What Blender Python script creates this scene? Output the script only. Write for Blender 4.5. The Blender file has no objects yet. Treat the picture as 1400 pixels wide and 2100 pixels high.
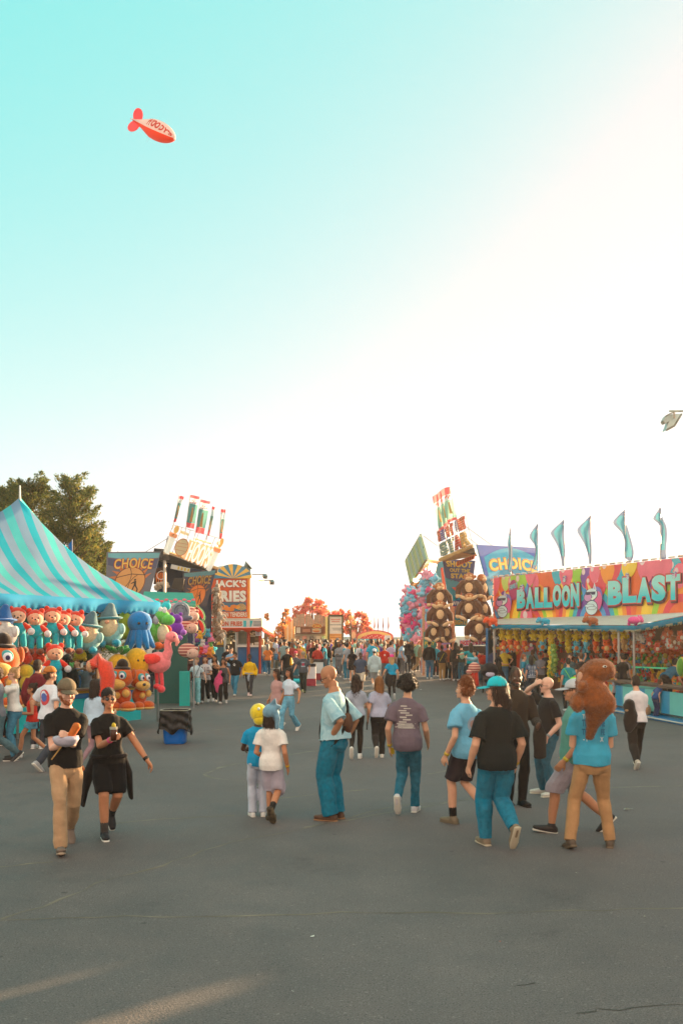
import bpy, math, random
import numpy as np
from mathutils import Vector, Matrix, Euler
R=math.radians
sc=bpy.context.scene
COL=sc.collection
random.seed(7); np.random.seed(7)
# ------------------------------------------------------------------ camera, sky, sun, exposure
F=2042.0; CX=700.0; HY=1312.0; EYE=2.15          # photo pixels: focal length, centre column, horizon row; eye height
cd=bpy.data.cameras.new('camera'); cam=bpy.data.objects.new('camera',cd); COL.objects.link(cam)
cd.sensor_fit='VERTICAL'; cd.sensor_height=36.0; cd.lens=F/2100*36; cd.shift_y=(HY-1050)/2100.0
cd.clip_end=3000; cam.location=(0,0,EYE); cam.rotation_euler=(R(90),0,0); sc.camera=cam
HAZE_D=0.0006
SUN_AZ=45.0; SUN_EL=8.5                         # degrees right of +Y, above the horizon
sd=bpy.data.lights.new('sun','SUN'); sun=bpy.data.objects.new('sun',sd); COL.objects.link(sun)
sd.energy=5.0; sd.angle=R(0.5); sd.color=(1.0,0.66,0.36)
sv=Vector((math.sin(R(SUN_AZ))*math.cos(R(SUN_EL)),math.cos(R(SUN_AZ))*math.cos(R(SUN_EL)),math.sin(R(SUN_EL))))
sun.rotation_euler=sv.to_track_quat('Z','Y').to_euler()
w=bpy.data.worlds.new('World'); sc.world=w; w.use_nodes=True
nt=w.node_tree; nt.nodes.clear()
SKY_R=1.84; REAR=(11.2,9.0,7.5,1)
sky=nt.nodes.new('ShaderNodeTexSky'); sky.sky_type='NISHITA'; sky.sun_disc=False
sky.sun_elevation=R(SUN_EL); sky.sun_rotation=R(SUN_AZ); sky.air_density=1.0; sky.dust_density=2.2; sky.ozone_density=1.0
# colour grade of the sky: red follows the scattering, green and blue stay nearly level (a cyan sky washed out towards the sun),
# the horizon is pale and the sky behind the photographer is a bright warm white
def nmath(op,a,b=None,clamp=False):
    m=nt.nodes.new("ShaderNodeMath"); m.operation=op; m.use_clamp=clamp
    for i,x in enumerate((a,b)):
        if x is None: continue
        if isinstance(x,(int,float)): m.inputs[i].default_value=x
        else: nt.links.new(x,m.inputs[i])
    return m.outputs[0]
sep=nt.nodes.new('ShaderNodeSeparateColor'); nt.links.new(sky.outputs[0],sep.inputs[0])
rr_=nmath('MINIMUM',nmath('MULTIPLY',sep.outputs[0],SKY_R),6.85)
gg_=nmath('ADD',nmath('MINIMUM',nmath('MULTIPLY',sep.outputs[1],0.14),1.4),5.55)
bb_=nmath('ADD',nmath('MINIMUM',nmath('MULTIPLY',sep.outputs[2],0.24),2.0),5.1)
comb=nt.nodes.new('ShaderNodeCombineColor')
for i,x in enumerate((rr_,gg_,bb_)): nt.links.new(x,comb.inputs[i])
tcw=nt.nodes.new('ShaderNodeTexCoord'); sx=nt.nodes.new('ShaderNodeSeparateXYZ'); nt.links.new(tcw.outputs['Generated'],sx.inputs[0])
hz=nmath('POWER',nmath('SUBTRACT',1.0,nmath('ABSOLUTE',sx.outputs[2])),5.0)
m1=nt.nodes.new('ShaderNodeMix'); m1.data_type='RGBA'; nt.links.new(nmath('MULTIPLY',hz,0.7),m1.inputs[0]); nt.links.new(comb.outputs[0],m1.inputs[6]); m1.inputs[7].default_value=(9.2,9.3,9.0,1)
rear=nmath('ADD',nmath('MULTIPLY',sx.outputs[1],-1.6),0.30,True)
m2=nt.nodes.new('ShaderNodeMix'); m2.data_type='RGBA'; nt.links.new(rear,m2.inputs[0]); nt.links.new(m1.outputs[2],m2.inputs[6]); m2.inputs[7].default_value=REAR
bg=nt.nodes.new('ShaderNodeBackground'); bg.inputs[1].default_value=0.05
out=nt.nodes.new('ShaderNodeOutputWorld')
scl=nt.nodes.new('ShaderNodeVectorMath'); scl.operation='SCALE'; scl.inputs['Scale'].default_value=0.70; nt.links.new(m2.outputs[2],scl.inputs[0]); nt.links.new(scl.outputs[0],bg.inputs[0]); nt.links.new(bg.outputs[0],out.inputs[0])
sc.view_settings.view_transform='Standard'; sc.view_settings.look='None'
sc.view_settings.exposure=2.1; sc.view_settings.gamma=1.0; sc.view_settings.use_curve_mapping=False
try:
    sc.cycles.max_bounces=6; sc.cycles.transparent_max_bounces=8; sc.cycles.volume_bounces=0
    sc.cycles.use_denoising=True; sc.cycles.volume_step_rate=4.0
except Exception: pass

# ------------------------------------------------------------------ picture <-> place
def gz(Y):
    t=min(1,max(0,(Y-35)/15.0)); return 0.45*t*t*(3-2*t)
def P(px,py,d): return Vector(((px-CX)/F*d, d, EYE-(py-HY)/F*d))
def G(px,py):
    lo,hi=3.0,400.0
    for _ in range(50):
        m=(lo+hi)/2
        if HY+(EYE-gz(m))*F/m>py: lo=m
        else: hi=m
    return Vector(((px-CX)/F*lo,lo,gz(lo)))
# ------------------------------------------------------------------ colours and materials
def lin(c):
    o=[]
    for x in c[:3]:
        x=x/255.0; o.append(x/12.92 if x<=0.04045 else ((x+0.055)/1.055)**2.4)
    return o
MATS={}
def mat(col,rough=0.75,kind='plain',bump=0.0,scale=20.0,var=0.0,metal=0.0,trans=0.0,emit=0.0,spec=0.3,stretch=None,seed=0):
    key=(tuple(col),rough,kind,bump,scale,var,metal,trans,emit,spec,stretch)
    if key in MATS: return MATS[key]
    m=bpy.data.materials.new(kind); m.use_nodes=True; n=m.node_tree; b=n.nodes['Principled BSDF']
    c=lin(col)+[1]
    b.inputs['Base Color'].default_value=c; b.inputs['Roughness'].default_value=rough; b.inputs['Metallic'].default_value=metal
    b.inputs['Specular IOR Level'].default_value=spec
    if kind in('cloth','plush'):
        b.inputs['Sheen Weight'].default_value=0.06 if kind=='cloth' else 0.45
        b.inputs['Sheen Roughness'].default_value=0.5
    if kind=='skin':
        b.inputs['Subsurface Weight'].default_value=0.08; b.inputs['Subsurface Radius'].default_value=(0.02,0.008,0.004)
    if emit: b.inputs['Emission Color'].default_value=c; b.inputs['Emission Strength'].default_value=emit
    tc=n.nodes.new('ShaderNodeTexCoord'); src=tc.outputs['Object']
    if stretch:
        mp=n.nodes.new('ShaderNodeMapping'); mp.inputs['Scale'].default_value=stretch; n.links.new(src,mp.inputs[0]); src=mp.outputs[0]
    if bump or var:
        nz=n.nodes.new('ShaderNodeTexNoise'); nz.inputs['Scale'].default_value=scale; nz.inputs['Detail'].default_value=6; n.links.new(src,nz.inputs['Vector'])
        if bump:
            bp=n.nodes.new('ShaderNodeBump'); bp.inputs['Strength'].default_value=bump; bp.inputs['Distance'].default_value=0.02
            n.links.new(nz.outputs[0],bp.inputs['Height']); n.links.new(bp.outputs[0],b.inputs['Normal'])
        if var:
            nz2=n.nodes.new('ShaderNodeTexNoise'); nz2.inputs['Scale'].default_value=scale*0.35; nz2.inputs['Detail'].default_value=5; n.links.new(src,nz2.inputs['Vector'])
            hsv=n.nodes.new('ShaderNodeHueSaturation'); hsv.inputs['Color'].default_value=c
            mr=n.nodes.new('ShaderNodeMapRange'); mr.inputs['From Min'].default_value=0.3; mr.inputs['From Max'].default_value=0.7
            mr.inputs['To Min'].default_value=1-var; mr.inputs['To Max'].default_value=1+var
            n.links.new(nz2.outputs[0],mr.inputs[0]); n.links.new(mr.outputs[0],hsv.inputs['Value']); n.links.new(hsv.outputs[0],b.inputs['Base Color'])
    if trans:
        tr=n.nodes.new('ShaderNodeBsdfTranslucent'); tr.inputs[0].default_value=c
        mx=n.nodes.new('ShaderNodeMixShader'); mx.inputs[0].default_value=trans
        o=n.nodes['Material Output']; n.links.new(b.outputs[0],mx.inputs[1]); n.links.new(tr.outputs[0],mx.inputs[2]); n.links.new(mx.outputs[0],o.inputs[0])
    MATS[key]=m; return m
def cloth(c,var=0.10): return mat(c,0.9,'cloth',0.35,35,var,spec=0.15)
def denim(c): return mat(c,0.9,'cloth',0.3,60,0.22,spec=0.1)
def skin(c): return mat(c,0.55,'skin',0.08,60,0.06,spec=0.35)
def hairm(c): return mat(c,0.5,'hair',0.8,60,0.35,spec=0.4,stretch=(3,3,0.25))
def plush(c): return mat(c,0.95,'plush',0.5,60,0.14,spec=0.05)
def vinyl(c): return mat(c,0.45,'vinyl',0.05,6,0.08,spec=0.4)
def paint(c): return mat(c,0.5,'paint',0.08,8,0.10,spec=0.4)
def wood(c): return mat(c,0.7,'wood',0.4,10,0.25,stretch=(1,1,8))
def metal(c): return mat(c,0.4,'metal',0.05,20,0.08,metal=0.7)
def fabric(c,t=0.35): return mat(c,0.8,'fabric',0.25,6,0.08,trans=t,spec=0.1)
# ------------------------------------------------------------------ mesh builder
def nrm(v):
    v=np.asarray(v,float); l=np.linalg.norm(v); return v/l if l>1e-9 else v
_BALL={}
def unit_ball(nu,nv):
    k=(nu,nv)
    if k in _BALL: return _BALL[k]
    vs=[(0,0,1)]; 
    for j in range(1,nv):
        th=math.pi*j/nv
        for i in range(nu):
            ph=2*math.pi*i/nu; vs.append((math.sin(th)*math.cos(ph),math.sin(th)*math.sin(ph),math.cos(th)))
    vs.append((0,0,-1)); fs=[]
    for i in range(nu): fs.append((0,1+i,1+(i+1)%nu))
    for j in range(nv-2):
        a=1+j*nu; b=a+nu
        for i in range(nu): fs.append((a+i,b+i,b+(i+1)%nu,a+(i+1)%nu))
    a=1+(nv-2)*nu; l=len(vs)-1
    for i in range(nu): fs.append((a+i,l,a+(i+1)%nu))
    _BALL[k]=(np.array(vs,float),fs); return _BALL[k]
class MB:
    def __init__(s): s.v=[]; s.f=[]; s.m=[]; s.n=0
    def add(s,vs,fs,mi=0):
        vs=np.asarray(vs,float).reshape(-1,3); s.v.append(vs)
        o=s.n; s.f+= [tuple(i+o for i in f) for f in fs]; s.m+=[mi]*len(fs); s.n+=len(vs); return s
    def ball(s,c,r,mi=0,nu=14,nv=9,M=None):
        v,f=unit_ball(nu,nv); r=np.array(r if hasattr(r,'__len__') else (r,r,r),float); q=v*r
        if M is not None: q=q@np.asarray(M).T
        return s.add(q+np.asarray(c,float),f,mi)
    def tube(s,pts,rad,n=12,mi=0,ref=(1,0,0),caps=True):
        pts=[np.asarray(p,float) for p in pts]; k=len(pts)
        rad=[(r if hasattr(r,'__len__') else (r,r)) for r in (rad if hasattr(rad,'__len__') else [rad]*k)]
        P_,R_,T_=[],[],[]
        for i in range(k):
            t=nrm(pts[min(i+1,k-1)]-pts[max(i-1,0)]); T_.append(t)
        def ring(p,t,ra,rb):
            a=np.asarray(ref,float)-np.dot(ref,t)*t
            if np.linalg.norm(a)<0.05: a=np.array((0,1,0.))-t[1]*t
            a=nrm(a); b=np.cross(t,a)
            an=np.arange(n)*2*math.pi/n
            return p+np.outer(np.cos(an)*ra,a)+np.outer(np.sin(an)*rb,b)
        rings=[]
        if caps:
            m0=min(rad[0])
            for c,q in ((0.95,0.3),(0.6,0.8)): rings.append(ring(pts[0]-T_[0]*m0*c*0.7,T_[0],rad[0][0]*q,rad[0][1]*q))
        for i in range(k): rings.append(ring(pts[i],T_[i],*rad[i]))
        if caps:
            m0=min(rad[-1])
            for c,q in ((0.6,0.8),(0.95,0.3)): rings.append(ring(pts[-1]+T_[-1]*m0*c*0.7,T_[-1],rad[-1][0]*q,rad[-1][1]*q))
        vs=np.concatenate(rings); fs=[]
        for j in range(len(rings)-1):
            a=j*n; b=a+n
            for i in range(n): fs.append((a+i,a+(i+1)%n,b+(i+1)%n,b+i))
        fs.append(tuple(range(n-1,-1,-1))); l=(len(rings)-1)*n; fs.append(tuple(range(l,l+n)))
        return s.add(vs,fs,mi)
    def box(s,c,size,mi=0,rz=0.0,rx=0.0,M=None,bev=0):
        h=np.array(size,float)/2
        v=np.array([(x,y,z) for z in(-1,1) for y in(-1,1) for x in(-1,1)],float)*h
        if rx: v=v@np.array(Euler((rx,0,0)).to_matrix()).T
        if rz: v=v@np.array(Euler((0,0,rz)).to_matrix()).T
        if M is not None: v=v@np.asarray(M).T
        return s.add(v+np.asarray(c,float),[(0,2,3,1),(4,5,7,6),(0,1,5,4),(2,6,7,3),(0,4,6,2),(1,3,7,5)],mi)
    def bar(s,a,b,w,mi=0,n=6): return s.tube([a,b],[w/2,w/2],n=n,mi=mi,caps=False)
    def slab(s,quad,th,mi=0):
        """a flat panel: corner points in order, thickness behind its face"""
        q=[np.asarray(p,float) for p in quad]; nn=nrm(np.cross(q[1]-q[0],q[-1]-q[0]))
        k=len(q); vs=q+[p+nn*th for p in q]
        fs=[tuple(range(k))[::-1],tuple(range(k,2*k))]+[(i,(i+1)%k,(i+1)%k+k,i+k) for i in range(k)]
        return s.add(vs,fs,mi)
    def quad(s,*p,mi=0): return s.add(p,[tuple(range(len(p)))],mi)
    def mesh(s,name='m'):
        me=bpy.data.meshes.new(name); v=np.concatenate(s.v) if s.v else np.zeros((0,3))
        me.from_pydata(v.tolist(),[],s.f); me.update()
        if len(s.m): me.polygons.foreach_set('material_index',s.m)
        return me
def offset_of(parent):
    o=Vector((0,0,0)); p=parent
    while p: o+=p.location; p=p.parent
    return o
def shade(me,on=True): me.polygons.foreach_set('use_smooth',[on]*len(me.polygons))
def fixn(me,merge=False):
    import bmesh
    bm=bmesh.new(); bm.from_mesh(me)
    if merge: bmesh.ops.remove_doubles(bm,verts=bm.verts[:],dist=0.0008)
    bmesh.ops.recalc_face_normals(bm,faces=bm.faces[:]); bm.to_mesh(me); bm.free()
def mk(name,mb,mats,parent=None,smooth=False,world=True,mesh=None,loc=None):
    me=mesh or mb.mesh(name); me.name=name
    if not isinstance(mats,(list,tuple)): mats=[mats]
    for m in mats: me.materials.append(m)
    if world and parent is not None:
        me.transform(Matrix.Translation(-offset_of(parent)))
    if not mesh: fixn(me,smooth)
    shade(me,smooth)
    o=bpy.data.objects.new(name,me); COL.objects.link(o)
    if parent is not None: o.parent=parent
    if loc is not None: o.location=loc
    return o
def tag(o,label=None,cat=None,group=None,kind=None):
    if label: o['label']=label
    if cat: o['category']=cat
    if group: o['group']=group
    if kind: o['kind']=kind
    return o
def thing(name,label,cat,loc=(0,0,0),rz=0,group=None,scale=1):
    o=bpy.data.objects.new(name,None); COL.objects.link(o); o.location=loc; o.rotation_euler=(0,0,rz); o.empty_display_size=0.2
    if scale!=1: o.scale=(scale,)*3
    return tag(o,label,cat,group)
KIDS={}
def children(o): return [c for c in COL.objects if c.parent==o]
def copy_tree(o,parent=None,kids=None):
    c=o.copy(); COL.objects.link(c); 
    if parent is not None: c.parent=parent
    for ch in (children(o) if kids is None else kids): copy_tree(ch,c,[] if kids is not None else None)
    return c
TS=bpy.data.scenes.new('work')
def evald(o):
    TS.collection.objects.link(o); vl=TS.view_layers[0]; vl.update(); dg=vl.depsgraph; return bpy.data.meshes.new_from_object(o.evaluated_get(dg))
def remesh(mb,vox,smooth=4,name='m',fac=0.5):
    me=mb.mesh(name); o=bpy.data.objects.new('tmp',me)
    r=o.modifiers.new('r','REMESH'); r.mode='VOXEL'; r.voxel_size=vox
    if smooth: s=o.modifiers.new('s','SMOOTH'); s.factor=fac; s.iterations=smooth
    out=evald(o)
    bpy.data.objects.remove(o); bpy.data.meshes.remove(me); return out
def strands(me,n,length,width,down=.8,out=.35,rnd=.3,seed=0):
    """thin loose strands growing from a hair or fur mesh, merged into it"""
    k=len(me.vertices)
    if k==0: return me
    v=np.empty(k*3); me.vertices.foreach_get('co',v); v=v.reshape(-1,3); nn=np.empty(k*3); me.vertices.foreach_get('normal',nn); nn=nn.reshape(-1,3)
    rs=np.random.RandomState(seed); ix=rs.randint(0,k,n); p=v[ix]; d=nn[ix]*out+np.array((0,0,-down))+rs.randn(n,3)*rnd; d/=np.linalg.norm(d,axis=1)[:,None]
    e=np.cross(d,nn[ix]+rs.randn(n,3)*.3); e/=np.linalg.norm(e,axis=1)[:,None]+1e-9; L=length*rs.uniform(.5,1.3,n)[:,None]; w_=width*.5
    a=p-d*L*.2; b=p+d*L*.4+nn[ix]*L*.12; c=p+d*L*.8+nn[ix]*L*.08
    q=np.stack([a-e*w_,a+e*w_,b+e*w_,b-e*w_,c],1).reshape(-1,3)
    import bmesh
    f=[]; o=k
    vs=v.tolist()+q.tolist(); fs=[tuple(x.vertices) for x in me.polygons]
    for i in range(n): b0=o+5*i; fs.append((b0,b0+1,b0+2,b0+3)); fs.append((b0+3,b0+2,b0+4))
    m2=bpy.data.meshes.new(me.name); m2.from_pydata(vs,[],fs); m2.update(); return m2
def wrinkle(me,amp,freq,st=(1,1,1),seed=0,ridge=True,bias=0.0):
    n=len(me.vertices)
    if n==0: return me
    v=np.empty(n*3); me.vertices.foreach_get('co',v); v=v.reshape(-1,3)
    nn=np.empty(n*3); me.vertices.foreach_get('normal',nn); nn=nn.reshape(-1,3)
    rs=np.random.RandomState(seed); q=v*np.array(st)*freq; acc=np.zeros(n)
    wx=np.sin(q@rs.randn(3)*0.7+rs.rand()*6)*1.3
    for k in range(6):
        d=nrm(rs.randn(3)); f=6.28*(0.6+0.35*k); ph=q@d*f+wx*(1+0.4*k)+rs.rand()*6.28
        acc+= ((1-np.abs(np.sin(ph*0.5))*2) if ridge else np.sin(ph))/(1+0.6*k)
    v=v+nn*(acc*amp*0.5+amp*bias)[:,None]
    me.vertices.foreach_set('co',v.ravel()); me.update(); return me
# ------------------------------------------------------------------ lettering and flat artwork on sign boards
_TXT={}
def text_mesh(s,off=0.0,res=3):
    k=(s,off)
    if k in _TXT: return _TXT[k]
    cu=bpy.data.curves.new('t','FONT'); cu.body=s; cu.size=1; cu.resolution_u=res; cu.offset=off; cu.extrude=0.5
    cu.space_character=1.05+abs(off)*1.2
    o=bpy.data.objects.new('t',cu); me=evald(o)
    v=np.array([x.co[:] for x in me.vertices]); f=[tuple(p.vertices) for p in me.polygons]
    bpy.data.objects.remove(o); bpy.data.curves.remove(cu); bpy.data.meshes.remove(me)
    _TXT[k]=(v,f); return _TXT[k]
class Board:
    """corner points: top left, top right, bottom right, bottom left as seen from the front; u to the right, v up, both 0..1"""
    def __init__(s,tl,tr,br,bl):
        s.c=[np.asarray(p,float) for p in (tl,tr,br,bl)]
        e=np.array((0,0,EYE)); pn_=np.cross(s.c[1]-s.c[0],s.c[3]-s.c[0]); r=s.c[2]-e
        s.c[2]=e+r*(np.dot(s.c[0]-e,pn_)/np.dot(r,pn_))       # keep the board flat
        s.n=nrm(np.cross(s.c[2]-s.c[3],s.c[0]-s.c[3]))
        mid=sum(s.c)/4
        if s.n.dot(np.array((0,0,EYE))-mid)<0: s.n=-s.n
        s.w=(np.linalg.norm(s.c[1]-s.c[0])+np.linalg.norm(s.c[2]-s.c[3]))/2; s.h=(np.linalg.norm(s.c[0]-s.c[3])+np.linalg.norm(s.c[1]-s.c[2]))/2
    def at(s,uv,lift=0.0):
        uv=np.asarray(uv,float).reshape(-1,2); u=uv[:,:1]; v=uv[:,1:]
        tl,tr,br,bl=s.c
        p=(bl*(1-u)+br*u)*(1-v)+(tl*(1-u)+tr*u)*v
        return p+s.n*(np.asarray(lift).reshape(-1,1) if hasattr(lift,'__len__') else lift)
    def panel(s,name,m,parent,th=0.05,layer=0.0):
        q=s.at([(0,1),(1,1),(1,0),(0,0)],layer); b=[p-s.n*th for p in q]
        mb=MB(); mb.add(list(q)+b,[(0,1,2,3),(7,6,5,4),(0,4,5,1),(1,5,6,2),(2,6,7,3),(3,7,4,0)]); return mk(name,mb,m,parent)
    def poly(s,mb,uv,layer,mi,th=0.003):
        uv=list(uv); k=len(uv); a=s.at(uv,layer); b=s.at(uv,layer-th)
        cx=np.mean(np.array(uv),0); 
        vs=list(a)+list(b); fs=[tuple(range(k))]+[(i,(i+1)%k,(i+1)%k+k,i+k) for i in range(k)]
        mb.add(vs,fs,mi)
    def disc(s,mb,u,v,ru,rv,layer,mi,n=20,a0=0,a1=360):
        an=[R(a0+(a1-a0)*i/n) for i in range(n+(0 if a1-a0==360 else 1))]
        s.poly(mb,[(u+ru*math.cos(t),v+rv*math.sin(t)) for t in an],layer,mi)
    def arc(s,mb,u,v,r0,r1,layer,mi,a0=0,a1=180,n=20,asp=None):
        asp=asp or s.w/s.h
        for i in range(n):
            t0,t1=R(a0+(a1-a0)*i/n),R(a0+(a1-a0)*(i+1)/n)
            q=[(u+r*math.cos(t),v+r*math.sin(t)*asp) for r,t in((r0,t0),(r1,t0),(r1,t1),(r0,t1))]
            q=[(min(1,max(0,a)),min(1,max(0,b))) for a,b in q]
            s.poly(mb,q,layer,mi)
    def text(s,mb,txt,u0,v0,u1,v1,layer,mi,off=0.02,warp=None,th=0.008):
        v,f=text_mesh(txt,off); mn=v.min(0); mx=v.max(0)
        x=(v[:,0]-mn[0])/(mx[0]-mn[0]); y=(v[:,1]-mn[1])/(mx[1]-mn[1]); z=v[:,2]>0
        if warp: y0,y1=warp(x); vv=v0+(v1-v0)*(y0+(y1-y0)*y)
        else: vv=v0+(v1-v0)*y
        uu=u0+(u1-u0)*x
        lift=np.where(z,layer,layer-th)
        mb.add(s.at(np.stack([uu,vv],1),lift),f,mi)
# ------------------------------------------------------------------ ground
def asphalt():
    m=bpy.data.materials.new('asphalt'); m.use_nodes=True; n=m.node_tree; b=n.nodes['Principled BSDF']; L=n.links
    tc=n.nodes.new('ShaderNodeTexCoord'); src=tc.outputs['Object']
    def noise(s,d=6,r=0.55):
        z=n.nodes.new('ShaderNodeTexNoise'); z.inputs['Scale'].default_value=s; z.inputs['Detail'].default_value=d; z.inputs['Roughness'].default_value=r; L.new(src,z.inputs['Vector']); return z
    def ramp(i,stops):
        r=n.nodes.new('ShaderNodeValToRGB'); e=r.color_ramp.elements
        while len(e)<len(stops): e.new(0.5)
        for k,(p,c) in enumerate(stops): e[k].position=p; e[k].color=(c,c,c,1) if not hasattr(c,'__len__') else (*c,1)
        L.new(i,r.inputs[0]); return r
    big=noise(0.22,5,0.6); mid=noise(1.6,6,0.6); fine=noise(90,5,0.75); grit=n.nodes.new('ShaderNodeTexVoronoi'); grit.inputs['Scale'].default_value=70; L.new(src,grit.inputs['Vector'])
    r1=ramp(big.outputs[0],[(0.25,(0.104,0.085,0.078)),(0.75,(0.180,0.149,0.136))])
    r2=ramp(mid.outputs[0],[(0.35,0.86),(0.5,1.0),(0.68,1.13)])
    r3=ramp(fine.outputs[0],[(0.28,0.45),(0.5,0.95),(0.64,1.5),(0.78,2.8)])
    r4=ramp(grit.outputs['Distance'],[(0.0,1.7),(0.12,1.05),(0.6,0.88)])
    def mul(a,c):
        x=n.nodes.new('ShaderNodeMix'); x.data_type='RGBA'; x.blend_type='MULTIPLY'; x.inputs[0].default_value=1; L.new(a,x.inputs[6]); L.new(c,x.inputs[7]); return x.outputs[2]
    c=mul(mul(mul(r1.outputs[0],r2.outputs[0]),r3.outputs[0]),r4.outputs[0])
    # stains and worn pale streaks
    st=noise(0.9,8,0.75); rs=ramp(st.outputs[0],[(0.28,0.72),(0.40,1.0),(0.62,1.0),(0.74,1.18)]); c=mul(c,rs.outputs[0])
    # pale stones in the surface, old gum spots and darker oil marks
    def spots(sc_,rad,val,seed):
        v=n.nodes.new('ShaderNodeTexVoronoi'); v.inputs['Scale'].default_value=sc_; v.inputs['Randomness'].default_value=1; mp=n.nodes.new('ShaderNodeMapping'); mp.inputs['Location'].default_value=(seed,seed*2,0); L.new(src,mp.inputs[0]); L.new(mp.outputs[0],v.inputs['Vector'])
        return ramp(v.outputs['Distance'],[(0,val),(rad,val),(rad*1.5,1.0),(1,1.0)]).outputs[0]
    c=mul(mul(mul(c,spots(9,.08,1.45,3.0)),spots(21,.14,1.35,7.0)),spots(1.7,.035,.55,11.0)); c=mul(c,spots(30,.14,.55,5.0))
    L.new(c,b.inputs['Base Color'])
    rr=ramp(mid.outputs[0],[(0.3,0.62),(0.7,0.85)]); L.new(rr.outputs[0],b.inputs['Roughness']); b.inputs['Specular IOR Level'].default_value=0.35
    ad=n.nodes.new('ShaderNodeMath'); ad.operation='ADD'; L.new(fine.outputs[0],ad.inputs[0]); L.new(grit.outputs['Distance'],ad.inputs[1])
    bp=n.nodes.new('ShaderNodeBump'); bp.inputs['Strength'].default_value=0.35; bp.inputs['Distance'].default_value=0.008; L.new(ad.outputs[0],bp.inputs['Height']); L.new(bp.outputs[0],b.inputs['Normal'])
    return m
ys=[-30,-5,0,5,10,20,30]+[35+i*1.5 for i in range(11)]+[60,90,150,260]
xs=[-260,-150,-60,-30,-10,0,10,30,60,150,260]
gv=[(x,y,gz(y)) for y in ys for x in xs]; nx=len(xs)
gf=[(j*nx+i,j*nx+i+1,(j+1)*nx+i+1,(j+1)*nx+i) for j in range(len(ys)-1) for i in range(nx-1)]
ground=mk('ground',MB().add(gv,gf),asphalt(),smooth=True); tag(ground,kind='structure')
# tan sealed joints and cracks, followed from the photograph's ground
def ribbon(name,pts,w,m,jit=0.03,lift=0.002,seed=1,kind='structure'):
    rs=random.Random(seed); g=[G(*p) for p in pts]; q=[]
    for a,b in zip(g[:-1],g[1:]):
        k=max(2,int((b-a).length/0.22))
        for i in range(k): q.append(a.lerp(b,i/k))
    q.append(g[-1]); vs=[]
    for i,p in enumerate(q):
        t=(q[min(i+1,len(q)-1)]-q[max(i-1,0)]).normalized(); nn=Vector((-t.y,t.x,0)); o=nn*rs.uniform(-jit,jit); ww=w*1.5*rs.uniform(0.15,1.5)
        for s_ in (-1,1):
            v=p+o+nn*ww*s_*0.5; vs.append((v.x,v.y,gz(v.y)+lift))
    fs=[(2*i,2*i+1,2*i+3,2*i+2) for i in range(len(q)-1)]
    o=mk(name,MB().add(vs,fs),m); return tag(o,kind=kind)
tan=mat((118,108,94),0.95,'joint',0,9,0.3); pale=mat((120,113,101),0.9,'joint',0,9,0.3); dark=mat((78,74,68),0.9,'joint',0.5,60,0.25)
cr=[([(-60,1889),(260,1880),(480,1881),(700,1872),(1000,1873),(1460,1860)],0.018,tan),
    ([(0,1884),(90,1860),(200,1812),(330,1776),(470,1727),(640,1697),(800,1655),(960,1640)],0.022,tan),
    ([(-20,1780),(60,1772),(110,1768)],0.03,tan),
    ([(620,1697),(900,1650),(1010,1628),(1160,1617),(1400,1612)],0.035,pale),
    ([(500,1602),(440,1597),(420,1588),(450,1574),(520,1560),(640,1541),(800,1530)],0.05,pale),
    ([(320,1512),(420,1500),(560,1482),(640,1470)],0.05,pale),
    ([(880,1588),(960,1570),(1080,1560)],0.05,pale),([(800,1480),(900,1470),(1000,1460)],0.05,pale),
    ([(540,1640),(620,1632),(760,1618)],0.04,tan),
    ([(1180,2078),(1215,2070),(1232,2070),(1300,2068),(1420,2058)],0.012,dark),
    ([(1060,2022),(1100,2018)],0.012,dark),([(230,1690),(330,1680),(480,1672)],0.03,tan)]
for i,(p,ww,m) in enumerate(cr): ribbon('ground_joint',p,ww,m,seed=i)
# scraps of litter
def scrap(px,py,s,c,seed,label):
    g=G(px,py); rs=random.Random(seed); vs=[(g.x+rs.uniform(-1,1)*s,g.y+rs.uniform(-1,1)*s,g.z+0.006+rs.random()*s*0.45) for _ in range(7)]
    mb=MB(); mb.add(vs,[(0,1,2),(1,2,3),(2,3,4),(3,4,5),(4,5,6)]); o=mk('litter',mb,mat(c,0.8,'paper')); tag(o,label,'litter','litter on the asphalt')
scrap(1290,1663,0.07,(225,222,210),3,'crumpled white paper scrap lying right of the walker in tan trousers')
scrap(640,1922,0.02,(220,218,205),4,'tiny white scrap in the empty foreground below the bald man')
scrap(1025,1933,0.012,(190,80,60),5,'tiny reddish scrap on the foreground asphalt below the turquoise cap')
scrap(1320,1881,0.015,(200,185,160),6,'tiny pale scrap on the long ground joint at the far right')
scrap(800,1480,0.05,(215,212,205),8,'pale scrap on the asphalt between the bald man and the mauve shirt')
scrap(862,1415,0.06,(225,222,215),9,'white paper scrap on the ground in front of the star shooting queue')
scrap(600,2035,0.012,(205,200,190),10,'tiny pale scrap near the sunlit patch in the foreground')
scrap(1182,1792,0.012,(205,200,190),11,'tiny pale speck of litter below the walker carrying the brown plush')
# distant hill across the water
hv=[];hf=[]
hm=mat((92,118,118),1.0,'hill',0.3,0.01,0.1)
for i in range(41):
    x=-258+i*12.9; z=2.15+(0.7+0.4*math.sin(i*0.35)+0.2*math.sin(i*1.7))*0.75*(0.4+0.6*math.exp(-((x-20)/60)**2))
    hv+=[(x,225,-.5),(x,228,z*0.96),(x,245,z),(x,252,-.5)]
for i in range(40):
    for k in range(3): a=i*4+k; hf.append((a,a+4,a+5,a+1))
tag(mk('hills',MB().add(hv,hf),hm,smooth=True),kind='structure')
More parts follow.
